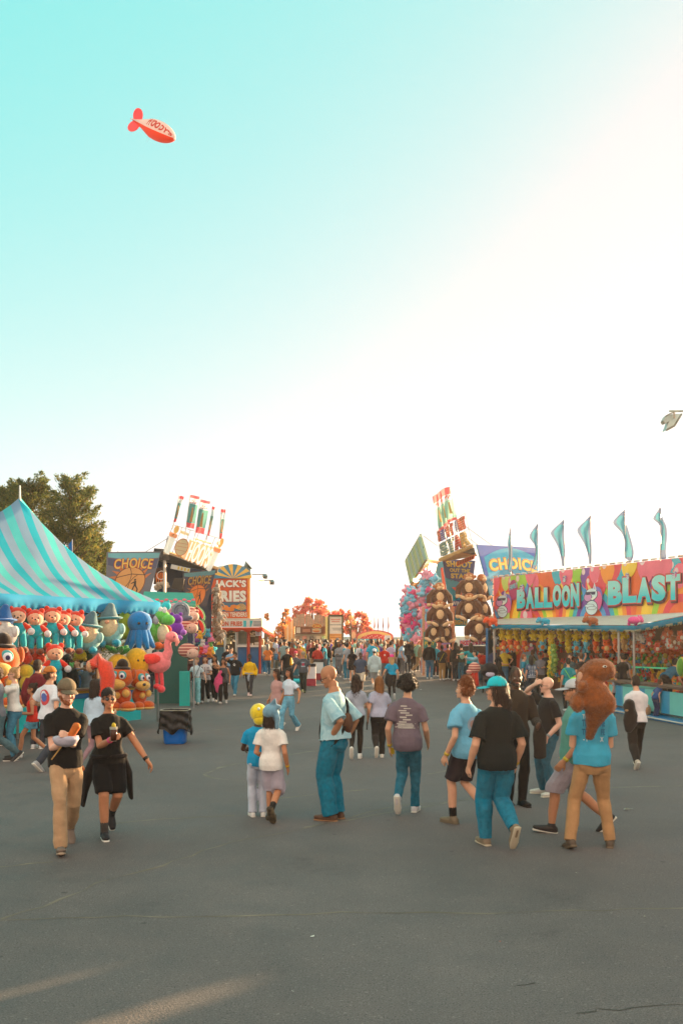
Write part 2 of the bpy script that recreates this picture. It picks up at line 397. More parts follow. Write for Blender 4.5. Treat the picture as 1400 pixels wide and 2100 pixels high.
# ------------------------------------------------------------------ left: striped prize tent
TEAL=(20,178,182); AQUA=(64,205,196); LAV=(150,160,184); BLUE=(22,120,168)
tu=Vector((.447,.894,0)); tn=Vector((-.894,.447,0)); TA=Vector((-4.72,26,0)); TL=10.0; TH=1.75; EV=3.13
tent=thing('prize_tent','turquoise and lavender striped peaked tent over the hanging plush toys','tent',tuple(TA-tu*5))
m_t=[fabric((38,186,210),.5),fabric((146,178,206),.5),fabric((92,212,216),.5),fabric((128,196,196),.5)]
def tent_z(a,f):                       # a: metres from the far end, f: 0 at the eave, 1 at the ridge line
    if a<3.2: r=a/3.2; top=5.58
    elif a>6.8: r=(TL-a)/3.2; top=5.58
    else: k=(a-3.2)/3.6; r=1; top=5.58-1.5*k*(1-k)*2.0
    g=f
    return EV+(top-EV)*(0.55*g**1.0*0.9+0.505*g**2.6)
mb=MB(); ncol=40; nrow=14
def tp(a,b,z): return TA-tu*a+tn*b+Vector((0,0,z))
for side in (0,1):
    for i in range(ncol):
        a0,a1=TL*i/ncol,TL*(i+1)/ncol; st=int(i//1)%4; st=[0,1,2,1][(i)%4] 
        for k in range(nrow):
            q=[]
            for a,kk in((a0,k),(a1,k),(a1,k+1),(a0,k+1)):
                lim=min(1,a/3.2,(TL-a)/3.2); f=kk/nrow*lim; b=TH*f if side==0 else 2*TH-TH*f
                wr=0.03*math.sin(a*3.1+f*5)*math.sin(f*9+a)*min(1,4*f*(1-f)+.1)
                q.append(tp(a,b,tent_z(a,f)+wr))
            mb.add(q,[(0,1,2,3)],st)
for end in (0,1):
    nb=14
    for i in range(nb):
        b0,b1=2*TH*i/nb,2*TH*(i+1)/nb
        for k in range(nrow):
            q=[]
            for b,kk in((b0,k),(b1,k),(b1,k+1),(b0,k+1)):
                lim=1-abs(b-TH)/TH; f=kk/nrow*lim; a=3.2*f; a=a if end==0 else TL-a
                q.append(tp(a,b,tent_z(a,f) if end==0 else tent_z(a,f)))
            mb.add(q,[(0,1,2,3)],[0,1,2,1][i%4])
canopy=mk('canopy',mb,m_t,tent,smooth=True)
# scalloped valance
def valance(name,pts,h,m,parent,sc_w=0.22,drop=0.05,th=0.02,wr=0.0,n=None):
    """hanging strip with a scalloped lower edge along a polyline of top points"""
    mb=MB(); vs=[]; tot=0
    for a,b in zip(pts[:-1],pts[1:]):
        L=(b-a).length; k=max(2,int(L/(sc_w/6))); 
        for i in range(k+(1 if b is pts[-1] else 0)):
            s=tot+L*i/k; p=a.lerp(b,i/k); t=(b-a).normalized(); nn=Vector((-t.y,t.x,0)); 
            if nn.y>0: nn=-nn
            o=nn*wr*math.sin(s*5.3+math.sin(s*2))*0.8
            vs+= [p,p+o+Vector((0,0,-h*0.5)),p+o*1.6+Vector((0,0,-h-drop*abs(math.sin(math.pi*s/sc_w))))]
        tot+=L
    n=len(vs)//3; fs=[]
    for i in range(n-1):
        for r in (0,1): fs.append((3*i+r,3*i+3+r,3*i+4+r,3*i+1+r))
    me=mb.add(vs,fs).mesh(name); o=bpy.data.objects.new('x',me)
    ob=mk(name,None,m,parent,smooth=True,mesh=me); md=ob.modifiers.new('t','SOLIDIFY'); md.thickness=th
    return ob
valance('valance',[tp(0,2*TH,EV),tp(0,0,EV),tp(TL,0,EV)],0.28,fabric((70,180,222),.45),tent,wr=0.03)
for a,b in ((0.05,0.05),(5,0.05),(TL-.05,.05),(0.05,2*TH-.05),(5,2*TH-.05)):
    mk('pole',MB().tube([tp(a,b,0),tp(a,b,EV)],[.03,.03]),metal((170,172,170)),tent,smooth=True)
mk('finial',MB().tube([tp(3.2,TH,5.5),tp(3.2,TH,5.85)],[.025,.018]),paint((215,222,215)),tent,smooth=True)
mk('hanging_rail',MB().tube([tp(0.2,0.25,EV-.35),tp(TL,0.25,EV-.35)],[.02,.02]),metal((120,120,118)),tent)
# counter below, panels of turquoise and yellow trim
cnt=thing('stall_counter','turquoise panelled counter under the striped tent with yellow and blue top band','counter',tuple(tp(5,.45,0)))
def slab_along(a0,a1,b0,b1,z0,z1):
    q=[tp(a0,b0,z0),tp(a1,b0,z0),tp(a1,b1,z0),tp(a0,b1,z0)]; r=[p+Vector((0,0,z1-z0)) for p in q]
    return MB().add(q+r,[(0,1,2,3),(4,5,6,7),(0,1,5,4),(1,2,6,5),(2,3,7,6),(3,0,4,7)])
mk('front_panel',slab_along(.3,TL,.4,.46,.08,.74),vinyl((20,196,200)),cnt)
mk('blue_band',slab_along(.3,TL,.38,.44,.741,.86),vinyl((24,110,170)),cnt)
mk('yellow_band',slab_along(.3,TL,.39,.45,.862,.93),vinyl((214,170,50)),cnt)
mk('counter_top',slab_along(.25,TL,.3,.8,.932,.97),wood((120,84,58)),cnt)
wall=thing('tent_back_wall','dark green backdrop wall behind the plush toys under the striped tent','wall',tuple(tp(5,3.2,0)))
mk('panel',slab_along(.1,TL,3.2,3.25,0,2.9),vinyl((46,82,70)),wall)
mk('shelf',slab_along(.1,TL,2.8,3.19,1.0,1.04),wood((96,66,44)),wall); mk('shelf',slab_along(.1,TL,2.8,3.19,1.9,1.94),wood((96,66,44)),wall)
# small blue pennant on the far tent
o=thing('pennant','small blue pennant on a pole behind the striped tent','flag',tuple(P(148,1180,30)))
mk('pole',MB().bar(P(149,1180,30),P(149,1106,30),.03),metal((200,200,200)),o)
mk('cloth',MB().slab([P(149,1107,30),P(148,1135,30),P(140,1118,30)],.01),fabric((30,120,190)),o)
# ------------------------------------------------------------------ second stall with the sea-green awning
st2=thing('green_awning_stall','small stall with sea green awning edged in pink spots behind the striped tent','stall',tuple(G(350,1392)))
e0,e1=P(296,1213,33),P(395,1216,33); f0,f1=P(290,1237,31.3),P(402,1237,31.3)
mk('awning',MB().slab([e0,e1,f1,f0],.03),fabric((70,172,152),.25),st2)
valance('valance',[f0+Vector((0,0,-.01)),f1+Vector((0,0,-.01))],.12,fabric((96,178,160),.25),st2,sc_w=.2)
mb=MB()
for i in range(12):
    t=(i+.5)/12; c=f0.lerp(f1,t)+Vector((0,-.02,.06+.05*(i%2))); mb.ball(c,(.07,.02,.035),0,8,5)
mk('spot',mb,fabric((226,120,140),.2),st2)
g=G(350,1393); 
mk('wall',MB().box((P(350,1300,33.5).x,33.6,1.4),(1.1,.06,2.8)),vinyl((40,92,84)),st2)
mk('side_panel',MB().box((P(376,1380,32.6).x,32.9,.55),(.34,1.2,1.1),rz=.15),vinyl((24,170,160)),st2)
for x in (300,398): mk('pole',MB().bar(P(x,1240,31.5),Vector((P(x,1240,31.5).x,31.5,0)),.05),metal((170,170,170)),st2)
# ------------------------------------------------------------------ basketball game trailer
D1=38.0
hoop=thing('basketball_game_trailer','basketball game trailer with a row of bulb letters on its tilted roof sign','trailer',tuple(G(385,1400)))
# front frame and interior box
bx0=P(322,1140,D1); bx1=P(446,1165,D1+4)
mk('back_wall',MB().slab([P(325,1128,43),P(434,1168,45),P(434,1400,45),P(325,1400,43)],.1),paint((28,52,84)),hoop)
mk('ceiling',MB().slab([P(330,1128,38),P(446,1166,40.5),P(446,1176,45),P(325,1150,43)],.06),paint((120,116,110)),hoop)
mk('roof_edge',MB().tube([P(330,1129,37.95),P(446,1166,40.4)],[.07,.07],n=6),wood((206,166,118)),hoop)
mk('frame_post',MB().bar(P(338,1136,37.9),Vector((P(338,0,37.9).x,37.9,0)),.12),metal((190,180,165)),hoop)
mk('speaker_box',MB().slab([P(336,1126,37.6),P(349,1130,37.9),P(347,1150,37.9),P(333,1147,37.6)],.5),paint((54,50,48)),hoop)
mk('speaker_box',MB().slab([P(358,1186,38.6),P(378,1187,38.6),P(374,1212,38.6),P(351,1206,38.6)],.4),paint((40,38,36)),hoop)
# inner lit menu strip
B=Board(P(352,1157,38.2),P(391,1166,38.4),P(389,1174,38.4),P(350,1166,38.2)); s_=B.panel('strip_sign',paint((205,206,196)),hoop)
mb=MB(); B.text(mb,'IIII',.35,.15,.95,.85,.02,0); mk('lettering',mb,paint((206,176,40)),s_)
def choice_ball(bd,parent,dark=False,mirror=False):
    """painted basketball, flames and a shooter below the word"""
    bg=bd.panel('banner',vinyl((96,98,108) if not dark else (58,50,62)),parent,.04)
    mb=MB(); asp=bd.w/bd.h
    # sky glow, flames
    bd.poly(mb,[(0.02,.97),(.98,.97),(.98,.86),(.5,.80),(.02,.88)],.004,1)
    bd.poly(mb,[(.02,.86),(.25,.81),(.3,.62),(.02,.70)],.004,5); bd.poly(mb,[(.98,.84),(.75,.79),(.72,.6),(.98,.62)],.004,5)
    for i in range(9):
        a=R(20+i*140/8); r0=.31; bd.poly(mb,[(.5+r0*math.cos(a-.12),.30+r0*asp*math.sin(a-.12)),(.5+(r0+.16)*math.cos(a+.1),.30+(r0+.16)*asp*math.sin(a+.1)),(.5+r0*math.cos(a+.14),.30+r0*asp*math.sin(a+.14))],.006,4)
    bd.disc(mb,.5,.30,.33,.33*asp,.010,2,28)
    bd.disc(mb,.5,.30,.31,.31*asp,.012,3,28)
    for r0,cx_,cy in ((.30,.20,.45),(.33,.80,.15),):
        for i in range(12):
            a0,a1=R(-60+i*10),R(-50+i*10)
            pt=lambda a,r:(cx_+(r*math.cos(a+(0 if cx_<.5 else math.pi))),cy+r*asp*math.sin(a+(0 if cx_<.5 else math.pi)))
            bd.poly(mb,[pt(a0,r0),pt(a1,r0),pt(a1,r0+.012),pt(a0,r0+.012)],.014,6)
    bd.poly(mb,[(.20,.42),(.50,.50),(.80,.48),(.80,.465),(.50,.485),(.20,.405)],.014,6)
    # dribbling figure
    bd.disc(mb,.60,.36,.022,.022*asp,.016,6,10)
    bd.poly(mb,[(.585,.33),(.63,.34),(.64,.24),(.59,.23)],.016,6); bd.poly(mb,[(.59,.33),(.52,.28),(.53,.265),(.60,.30)],.016,6)
    bd.poly(mb,[(.60,.24),(.64,.24),(.70,.15),(.69,.08),(.66,.08),(.67,.15)],.0165,6); bd.poly(mb,[(.59,.24),(.62,.23),(.59,.15),(.57,.07),(.545,.075),(.565,.16)],.017,6)
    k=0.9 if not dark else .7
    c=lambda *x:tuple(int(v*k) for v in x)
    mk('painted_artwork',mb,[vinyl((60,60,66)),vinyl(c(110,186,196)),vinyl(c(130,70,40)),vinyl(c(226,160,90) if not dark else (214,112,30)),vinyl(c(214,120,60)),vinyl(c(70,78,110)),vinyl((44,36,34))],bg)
    mb=MB(); up=lambda x:(0.12*np.sin(math.pi*x)-.05,1.0+.10*np.sin(math.pi*x))
    bd.text(mb,'CHOICE',.13,.60,.90,.84,.016,0,.055,warp=up); mk('letter_outline',mb,vinyl(c(190,60,40)),bg)
    mb=MB(); bd.text(mb,'CHOICE',.14,.61,.89,.83,.024,0,.015,warp=up); mk('lettering',mb,vinyl(c(244,196,90)),bg)
    return bg
choice_ball(Board(P(220,1132,36.5),P(331,1131,37.6),P(306,1222,37.4),P(218,1222,36.3)),hoop)
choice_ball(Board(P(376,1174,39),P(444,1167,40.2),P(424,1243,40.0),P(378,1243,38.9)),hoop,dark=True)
# hoop board, orange fire lettering and net between the banners
B=Board(P(319,1165,39),P(341,1163,39),P(339,1200,39),P(315,1198,39)); pn=B.panel('backboard',vinyl((70,44,34)),hoop)
mb=MB(); B.text(mb,'WIN',.1,.1,.95,.7,.01,0,.04); mk('lettering',mb,vinyl((226,112,30)),pn)
mb=MB(); B.arc(mb,.6,.55,.34,.40,.02,0,0,360,24); mk('neon_ring',mb,mat((240,230,220),.4,'paint'),pn)
mb=MB(); c=P(332,1202,38.6)
for i in range(9):
    a=i*.7; mb.ball(c+Vector((.22*math.cos(a),.15*math.sin(a),.10*math.sin(a*1.7))),(.10,.1,.08),0,8,6)
mk('net_bundle',mb,mat((198,176,156),.9,'cloth',.5,30),hoop,smooth=True)
# roof sign: open bulb letters on a tilted rack
rt=Board(P(357,1078,36.6),P(459,1108,39.2),P(432,1172,39.4),P(337,1132,37.3))
rk=rt.panel('sign_rack_base',metal((200,196,186)),hoop,.02,-.02); bpy.data.objects.remove(rk)
def lattice(bd,parent,cols=8,m=None,t=.02,lean=0):
    mb=MB()
    for i in range(cols+1):
        a,b=bd.at([(i/cols,0),(i/cols,1)],-.05); mb.bar(a,b,t,n=4)
    for v in (0,.5,1):
        a,b=bd.at([(0,v),(1,v)],-.05); mb.bar(a,b,t,n=4)
    return mk('sign_rack',mb,m or metal((214,210,200)),parent)
rack=lattice(rt,hoop,6)
mb=MB(); rt.text(mb,'HOOPS',.40,.03,.88,.70,.03,0,.05,th=.12); mk('letter_outline',mb,mat((244,196,150),.5,'paint',trans=.3,emit=.14),rack)  # slight emission added so the outline looks bright against the backlight
mb=MB(); rt.text(mb,'HOOPS',.41,.05,.87,.68,.05,0,.01,th=.03); mk('lettering',mb,mat((240,248,240),.5,'paint',trans=.3,emit=.2),rack)  # letter faces also glow a little, in place of light coming through
mb=MB(); asp=rt.w/rt.h
rt.disc(mb,.25,.40,.115,.115*asp*1.15,.06,0,24); rt.arc(mb,.25,.40,.113,.125,.066,1,0,360,24,asp=asp*1.15)
for v in(.25,.38,.5): rt.poly(mb,[(.15,v),(.35,v+.06),(.35,v+.07),(.15,v+.015)],.068,1)
mk('ball_ornament',mb,[mat((240,214,176),.6,'paint',trans=.3),mat((214,140,90),.6,'paint')],rack)
TM_=[mat((236,230,214),.6,'paint',trans=.3,emit=.14),mat((240,160,110),.6,'paint',trans=.3,emit=.10),mat((244,184,104),.6,'paint',trans=.3,emit=.12),mat((246,214,160),.6,'paint',trans=.3,emit=.14)]  # torch and flame colours carry an added glow imitating backlight
for u in (.045,.945):
    mb=MB(); rt.poly(mb,[(u-.035,0),(u+.035,0),(u+.045,.62),(u-.045,.62)],.05,0,.1); rt.poly(mb,[(u-.06,.62),(u+.06,.62),(u+.06,.74),(u-.06,.74)],.055,1,.1)
    mk('torch_column',mb,TM_,rack); mb=MB(); rt.disc(mb,u,.92,.045,.045*asp*1.5,.06,2,18); mk('torch_flame',mb,TM_,rack)
for u in (.14,.20,.88): mb=MB(); rt.poly(mb,[(u,.84),(u+.09,.82),(u+.09,.90),(u,.93)],.05,3,.03); mk('flame_streak',mb,TM_,rack)
for i in range(4): mb=MB(); rt.poly(mb,[(.42+i*.09,.76+.02*(i%2)),(.50+i*.09,.79),(.50+i*.09,.83),(.42+i*.09,.81)],.05,3,.03); mk('flame_streak',mb,TM_,rack)
mk('stay_wire',MB().bar(P(300,1131,38),P(357,1096,36.8),.025,n=4),metal((90,90,90)),hoop)
mk('stay_wire',MB().bar(P(338,1132,38),P(344,1100,37.5),.025,n=4),metal((90,90,90)),hoop)
# five tall advertising flags leaning on the roof sign
def banner_flag(x0,y0,x1,y1,w,d,seed,face):
    """pole foot and tip in pixels, cloth width in pixels, how square it hangs to us (face 0..1)"""
    o=thing('banner_flag',face[1],'flag',tuple(P(x0,y0,d)),0,face[2])
    a=P(x0,y0,d); b=P(x1,y1,d); mk('pole',MB().bar(a,b,.035,n=6),metal((220,216,210)),o)
    bands=[(0,.13,0),(.13,.30,1),(.30,.86,2),(.86,1,0)]; mb=MB(); rs=random.Random(seed); t=(a-b).normalized(); side=Vector((1,0,-.22)).normalized()
    L=(a-b).length*.80; W=w/F*d; n=30
    for c0,c1,mi in bands:
        k0,k1=int(c0*n),int(c1*n)
        for k in range(k0,k1):
            for j in range(6):
                q=[]
                for kk,jj in((k,j),(k+1,j),(k+1,j+1),(k,j+1)):
                    v=kk/n; s=jj/6; ww=W*(face[0]+(1-face[0])*.55)*(1-.12*v if face[0]>.5 else 1-.5*v)
                    y=.10*math.sin(s*7+v*4+seed)*(1.3-face[0])
                    q.append(b+t*L*v+side*ww*s+Vector((0,y,-.03*math.sin(v*9+seed))))
                mb.add(q,[(0,1,2,3)],mi)
    me=mk('cloth',mb,[fabric((230,98,108),.45),fabric((196,212,220),.45),fabric((104,160,156),.45)],o,smooth=True)
    # red scribble mark and golden bottle figure
    mb=MB()
    q=lambda s,v,l=-.03:b+t*L*v+side*W*s*(face[0]+(1-face[0])*.55)+Vector((0,l-.07,0))
    if face[0]>.5:
        for i,(s,v) in enumerate(((.2,.24),(.32,.18),(.42,.24),(.52,.19),(.62,.24),(.78,.22))):
            mb.add([q(s-.05,v+.01),q(s+.05,v-.02),q(s+.06,v+.012),q(s-.04,v+.03)],[(0,1,2,3)],0)
    mb.add([q(.42,.38),q(.56,.38),q(.60,.6),q(.66,.8),q(.34,.8),q(.38,.6)],[(0,1,2,3,4,5)],1)
    mk('print',mb,[fabric((200,40,60),.3),fabric((190,140,96),.3)],me)
GF='tall advertising flags on the basketball game roof'
banner_flag(354,1085,368,1015,12,37,1,(.45,'narrow folded red white and green flag, leftmost above the hoops sign',GF))
banner_flag(379,1100,391,1013,19,37,2,(1,'broad red grey and green flag, taller of the two flat ones above the hoops sign',GF))
banner_flag(398,1110,412,1024,20,37.5,3,(1,'broad red grey and green flag, lower of the two flat ones above the hoops sign',GF))
banner_flag(423,1112,436,1040,9,38,4,(.3,'thin furled flag with red top between the flat flags and the last one','%s'%GF))
banner_flag(449,1117,454,1045,13,38.5,5,(.4,'tapering folded red and green flag, rightmost above the hoops sign',GF))
# ------------------------------------------------------------------ fries stand
fr=thing('fries_stand','tall orange fries and tenders stand with white lettering and blue lower wall','food stand',tuple(G(495,1385)))
D2=50.0
B=Board(P(431,1186,D2),P(513,1186,D2),P(513,1269,D2),P(431,1269,D2))
pn=B.panel('sign_panel',paint((206,84,34)),fr,.12)
mb=MB(); asp=B.w/B.h
B.poly(mb,[(.0,.0),(.06,.0),(.06,1),(.0,1)],.01,4); B.poly(mb,[(.94,.0),(.985,.0),(.985,1),(.94,1)],.01,1)
B.poly(mb,[(.08,.18),(.90,.18),(.90,.42),(.08,.42)],.01,0)
rs=random.Random(4)
for i in range(9): B.disc(mb,.18+.06*i+rs.uniform(-.02,.02),.26+rs.uniform(-.04,.05),.08,.045,.012+i*.001,2,12)
for i in range(11):
    a=R(10+i*16); B.poly(mb,[(.78,.20),(.78+.13*math.cos(a-.06),.24+.14*math.sin(a-.06)),(.78+.13*math.cos(a+.06),.24+.14*math.sin(a+.06))],.022+i*.0005,3)
mk('painted_food',mb,[paint((58,104,130)),paint((236,150,60)),paint((224,126,38)),paint((240,184,64)),paint((226,70,30))],pn)
for txt,u0,v0,u1,v1,off in (('JACK\'S',.12,.73,.90,.96,.05),('FRIES',.10,.42,.90,.70,.06)):
    mb=MB(); B.text(mb,txt,u0-.02,v0-.015,u1+.02,v1+.015,.014,0,off+.05); mk('letter_outline',mb,paint((178,58,34)),pn)
    mb=MB(); B.text(mb,txt,u0,v0,u1,v1,.026,0,off); mk('lettering',mb,paint((226,226,214)),pn)
mb=MB(); B.text(mb,'CHICKEN TENDERS',.03,.05,.92,.16,.02,0,.03); mk('lettering',mb,paint((222,214,196)),pn)
# rayed half circle on top
mb=MB(); c=P(478,1187,D2+.02); r=.95
for i in range(12):
    a0,a1=R(i*15),R(i*15+15); mb.slab([c+Vector((r*math.cos(a0),0,r*.75*math.sin(a0)+.02)),c+Vector((r*math.cos(a1),0,r*.75*math.sin(a1)+.02)),c+Vector((.02*math.cos(a1),0,.02)),c+Vector((.02*math.cos(a0),0,.02))],.08,i%2)
mk('sunburst',mb,[paint((232,186,84)),paint((64,132,160))],fr)
# white side face in the light
B=Board(P(513.5,1180,D2),P(541,1184,D2+5.5),P(541,1266,D2+5.5),P(513.5,1268,D2)); ps=B.panel('side_panel',paint((226,222,208)),fr,.1)
mb=MB(); B.text(mb,'JACK\'S',.3,.70,.95,.92,.01,0,.06); B.text(mb,'FRIES',.3,.40,.95,.62,.01,0,.06); mk('lettering',mb,paint((214,120,104)),ps)
# fascia band with words
B=Board(P(431,1272,D2-.6),P(537,1272,D2-.6),P(537,1286,D2-.6),P(431,1286,D2-.6)); fb=B.panel('fascia',paint((206,206,198)),fr,.15)
mb=MB(); B.text(mb,'BACON FRIES',.03,.15,.62,.85,.012,0,.05); mk('lettering',mb,paint((200,84,48)),fb)
mb=MB(); B.poly(mb,[(.645,.05),(.70,.05),(.70,.95),(.645,.95)],.01,0); B.poly(mb,[(.77,.05),(.79,.05),(.83,.95),(.77,.95)],.01,0)
for i in range(4): B.poly(mb,[(.84,.16+i*.2),(.985,.16+i*.2),(.985,.27+i*.2),(.84,.27+i*.2)],.01,1)
mk('price_lines',mb,[paint((20,176,186)),paint((110,128,138))],fb)
B=Board(P(538,1270,D2-.5),P(561,1280,D2+8),P(561,1300,D2+8),P(538,1286,D2-.5)); wp=B.panel('wing_panel',paint((214,204,190)),fr,.1)
mb=MB()
for i in range(4): B.poly(mb,[(.05+i*.24,.1),(.22+i*.24,.1),(.22+i*.24,.85),(.05+i*.24,.85)],.01,0)
mk('menu_board',mb,paint((196,176,160)),wp)
valance('awning',[P(428,1286.5,D2-.7),P(538,1286.5,D2-.7)],.12,fabric((204,74,44),.2),fr,sc_w=.55,drop=.12)
valance('awning',[P(538,1288,D2-.7),P(562,1300,D2+8)],.10,fabric((204,74,54),.2),fr,sc_w=.55,drop=.1)
zf=lambda y,d:EYE-(y-HY)/F*d
def fbox(x0,x1,y0,y1,d,dd,m,name,parent=fr): return mk(name,MB().slab([P(x0,y0,d),P(x1,y0,d),P(x1,y1,d),P(x0,y1,d)],dd),m,parent)
fbox(431,537,1289,1400,D2+3,.1,paint((86,62,44)),'back_wall')
fbox(431,537,1268,1272,D2-.2,3,paint((196,190,176)),'roof')
fbox(486,537,1327,1400,D2,.1,paint((32,100,156)),'lower_wall'); fbox(431,462,1327,1400,D2,.1,paint((52,110,130)),'lower_wall')
fbox(484,538,1323,1327,D2-.15,.3,paint((214,214,206)),'counter_shelf')
mb=MB()
for x in (462,485): mb.bar(P(x,1290,D2-.1),P(x,1385,D2-.1),.13,0,4)
mk('door_frame',mb,metal((206,206,200)),fr)
mb=MB()
for x in (509.5,): mb.bar(P(x,1290,D2-.15),P(x,1385,D2-.15),.16,0,4)
mb.bar(P(533,1290,D2-.15),P(533,1385,D2-.15),.12,0,4); mk('red_post',mb,paint((186,66,40)),fr)
w1=fbox(488,507,1293,1322,D2+.1,.02,mat((70,84,80),.15,'glass',spec=.6),'window')
mk('window_frame',MB().bar(P(487,1293,D2-.02),P(508,1293,D2-.02),.07,0,4).bar(P(487,1322,D2-.02),P(508,1322,D2-.02),.07,0,4).bar(P(487.5,1293,D2-.02),P(487.5,1322,D2-.02),.06,0,4).bar(P(507.5,1293,D2-.02),P(507.5,1322,D2-.02),.06,0,4),metal((206,206,200)),w1)
rs=random.Random(9); KM=[paint((206,190,150)),metal((180,180,176)),paint((120,90,60)),paint((214,200,180))]
for i in range(26):
    x=rs.uniform(463,484) if i<15 else rs.uniform(512,531); y=rs.uniform(1296,1325); mk('kitchen_container',MB().box(P(x,y,D2+1.2),(rs.uniform(.1,.35),.2,rs.uniform(.04,.16))),KM[rs.randint(0,3)],fr)
B=Board(P(524,1292,D2-.3),P(534,1292,D2-.3),P(534,1304,D2-.3),P(524,1304,D2-.3)); nt_=B.panel('price_notice',paint((206,214,220)),fr)
mb=MB()
for i in range(4): B.poly(mb,[(.15,.2+i*.18),(.85,.2+i*.18),(.85,.28+i*.18),(.15,.28+i*.18)],.006,0)
mk('print',mb,paint((90,100,130)),nt_)
g=fbox(444,458,1313,1322,D2-.25,.02,paint((214,160,40)),'yellow_sign')
# floodlights on the stand's roof
def flood(px,py,d,dx,label,arm=40,grp='floodlights by the fries stand'):
    o=thing('floodlight',label,'floodlight',tuple(P(px,py,d)),0,grp)
    mk('arm',MB().bar(P(px,py,d),P(px+dx,py,d),.05,n=5),metal((130,134,134)),o)
    e=P(px+dx,py+4,d); mk('lamp_head',MB().box(e,(.22,.25,.16),rx=.5,rz=.3),metal((120,124,124)),o)
flood(517,1178,52,26,'upper thin floodlight arm reaching right from the top of the fries stand')
flood(530,1190,52,27,'lower thin floodlight arm reaching right from the fries stand side wall')
tw=thing('tower_light','grey tower light with two open lamp shades above the fries stand roof','lamp',tuple(P(509,1190,51)))
mk('pole',MB().bar(P(509.5,1190,51),P(509.5,1175,51),.16),metal((110,122,122)),tw)
for i,(x,y,r) in enumerate(((505,1163,-.7),(502,1171,-.2))):
    c=P(x,y,51); M=Euler((0,r+1.57,0)).to_matrix(); mk('lamp_shade',MB().add([np.array(M)@np.array((q*math.cos(a),q*math.sin(a),z))+np.array(c) for z,q in((-.25,.08),(.0,.14),(.18,.27)) for a in [k*math.pi/5 for k in range(10)]],[(j*10+i2,j*10+(i2+1)%10,(j+1)*10+(i2+1)%10,(j+1)*10+i2) for j in range(2) for i2 in range(10)]),metal((104,120,120)),tw,smooth=True)
mk('bracket',MB().tube([P(509.5,1176,51),P(510,1168,51),P(506,1164,51)],[.14,.16,.1]).tube([P(509.5,1176,51),P(504,1171,51)],[.12,.08]),metal((104,120,120)),tw,smooth=True)
rf=thing('roof_fan','white roof vent cowls on top of the fries stand','vent',tuple(P(450,1186,51)))
for x,y in((446,1176),(455,1165),(464,1172)): mk('cowl',MB().tube([P(x,1188,51),P(x,y,51)],[.22,.16]).ball(P(x+1,y,51),(.26,.2,.12)),paint((206,204,196)),rf,smooth=True)
# ------------------------------------------------------------------ centre: food stand, menu tower, ride front, lamps, flags
fs=thing('snack_stand','brown and cream snack stand with weathered planks along its roof','food stand',tuple(G(640,1362)))
D3=72.0
def fb3(x0,x1,y0,y1,d,dd,m,name,parent): return mk(name,MB().slab([P(x0,y0,d),P(x1,y0,d),P(x1,y1,d),P(x0,y1,d)],dd),m,parent)
fb3(604,672,1300,1365,D3,2.5,paint((196,178,150)),'front_wall',fs)
fb3(605,671,1284,1300,D3-.3,.3,paint((120,72,48)),'fascia',fs)
rs=random.Random(5); x=601.0; k=0
while x<668:
    w_=rs.uniform(4.2,6.2); t=rs.uniform(1259,1268); sk=rs.uniform(-1.2,1.2)
    mk('roof_plank',MB().slab([P(x+sk,t,D3-.5),P(x+w_+sk,t+rs.uniform(-2,2),D3-.5),P(x+w_-.4,1285,D3-.5),P(x,1285,D3-.5)],.08),wood((176,142,116)),fs); x+=w_+rs.uniform(.1,.6)
B=Board(P(640,1279,D3-.8),P(660,1279,D3-.8),P(660,1289,D3-.8),P(640,1289,D3-.8))
mb=MB(); B.disc(mb,.5,.5,.5,.5,0,0,24,0,360); B.disc(mb,.5,.5,.43,.40,.012,1,24); B.text(mb,'ONE',.2,.28,.8,.74,.025,0,.05); mk('oval_sign',mb,[paint((214,170,60)),paint((170,52,34))],fs)
B=Board(P(606,1286,D3-.4),P(671,1286,D3-.4),P(671,1299,D3-.4),P(606,1299,D3-.4)); mb=MB()
B.poly(mb,[(.02,.05),(.15,.05),(.15,.95),(.02,.95)],.02,0); B.poly(mb,[(.22,.2),(.46,.2),(.46,.7),(.22,.7)],.02,1); B.poly(mb,[(.52,.1),(.80,.1),(.80,.75),(.52,.75)],.02,0); B.disc(mb,.65,.42,.12,.25,.03,2,16); B.poly(mb,[(.54,.45),(.76,.45),(.74,.62),(.56,.62)],.035,3)
mk('menu_picture',mb,[paint((200,186,164)),paint((170,110,80)),paint((206,110,50)),paint((230,190,120))],fs)
for i,x0 in enumerate((606,620,634,648,660)): fb3(x0,x0+9,1304,1320,D3-.1,.05,mat([(150,120,96),(206,140,116),(120,110,96),(214,196,170),(160,190,150)][i],.3,'glass',.05,6,.2),'window',fs)
sw=thing('striped_tower','pale orange and cream striped corner tower left of the snack stand','tower',tuple(G(593,1366)))
for i in range(5): mk('stripe_panel',MB().slab([P(584+i*4,1290-i*5,D3+1+i*.01),P(588+i*4,1285-i*5,D3+1+i*.01),P(588+i*4,1370,D3+1+i*.01),P(584+i*4,1370,D3+1+i*.01)],.4),paint((232,196,150) if i%2 else (226,160,90)),sw)
mt=thing('menu_tower','tall cream and orange menu board tower right of the snack stand','sign',tuple(G(687,1366)))
B=Board(P(674,1263,D3-1),P(702,1263,D3-1),P(702,1350,D3-1),P(674,1350,D3-1)); pn=B.panel('board',paint((226,216,196)),mt,.4)
mb=MB(); B.poly(mb,[(.03,.22),(.97,.22),(.97,.58),(.03,.58)],.01,0)
mk('orange_field',mb,paint((232,164,84)),pn); mb=MB()
for i,(v,u0,u1) in enumerate(((.90,.15,.85),(.85,.2,.8),(.78,.08,.92),(.70,.25,.95),(.66,.3,.9))): B.poly(mb,[(u0,v),(u1,v),(u1,v+.03-.01*(i>1)),(u0,v+.03-.01*(i>1))],.02,0 if i<2 else 1)
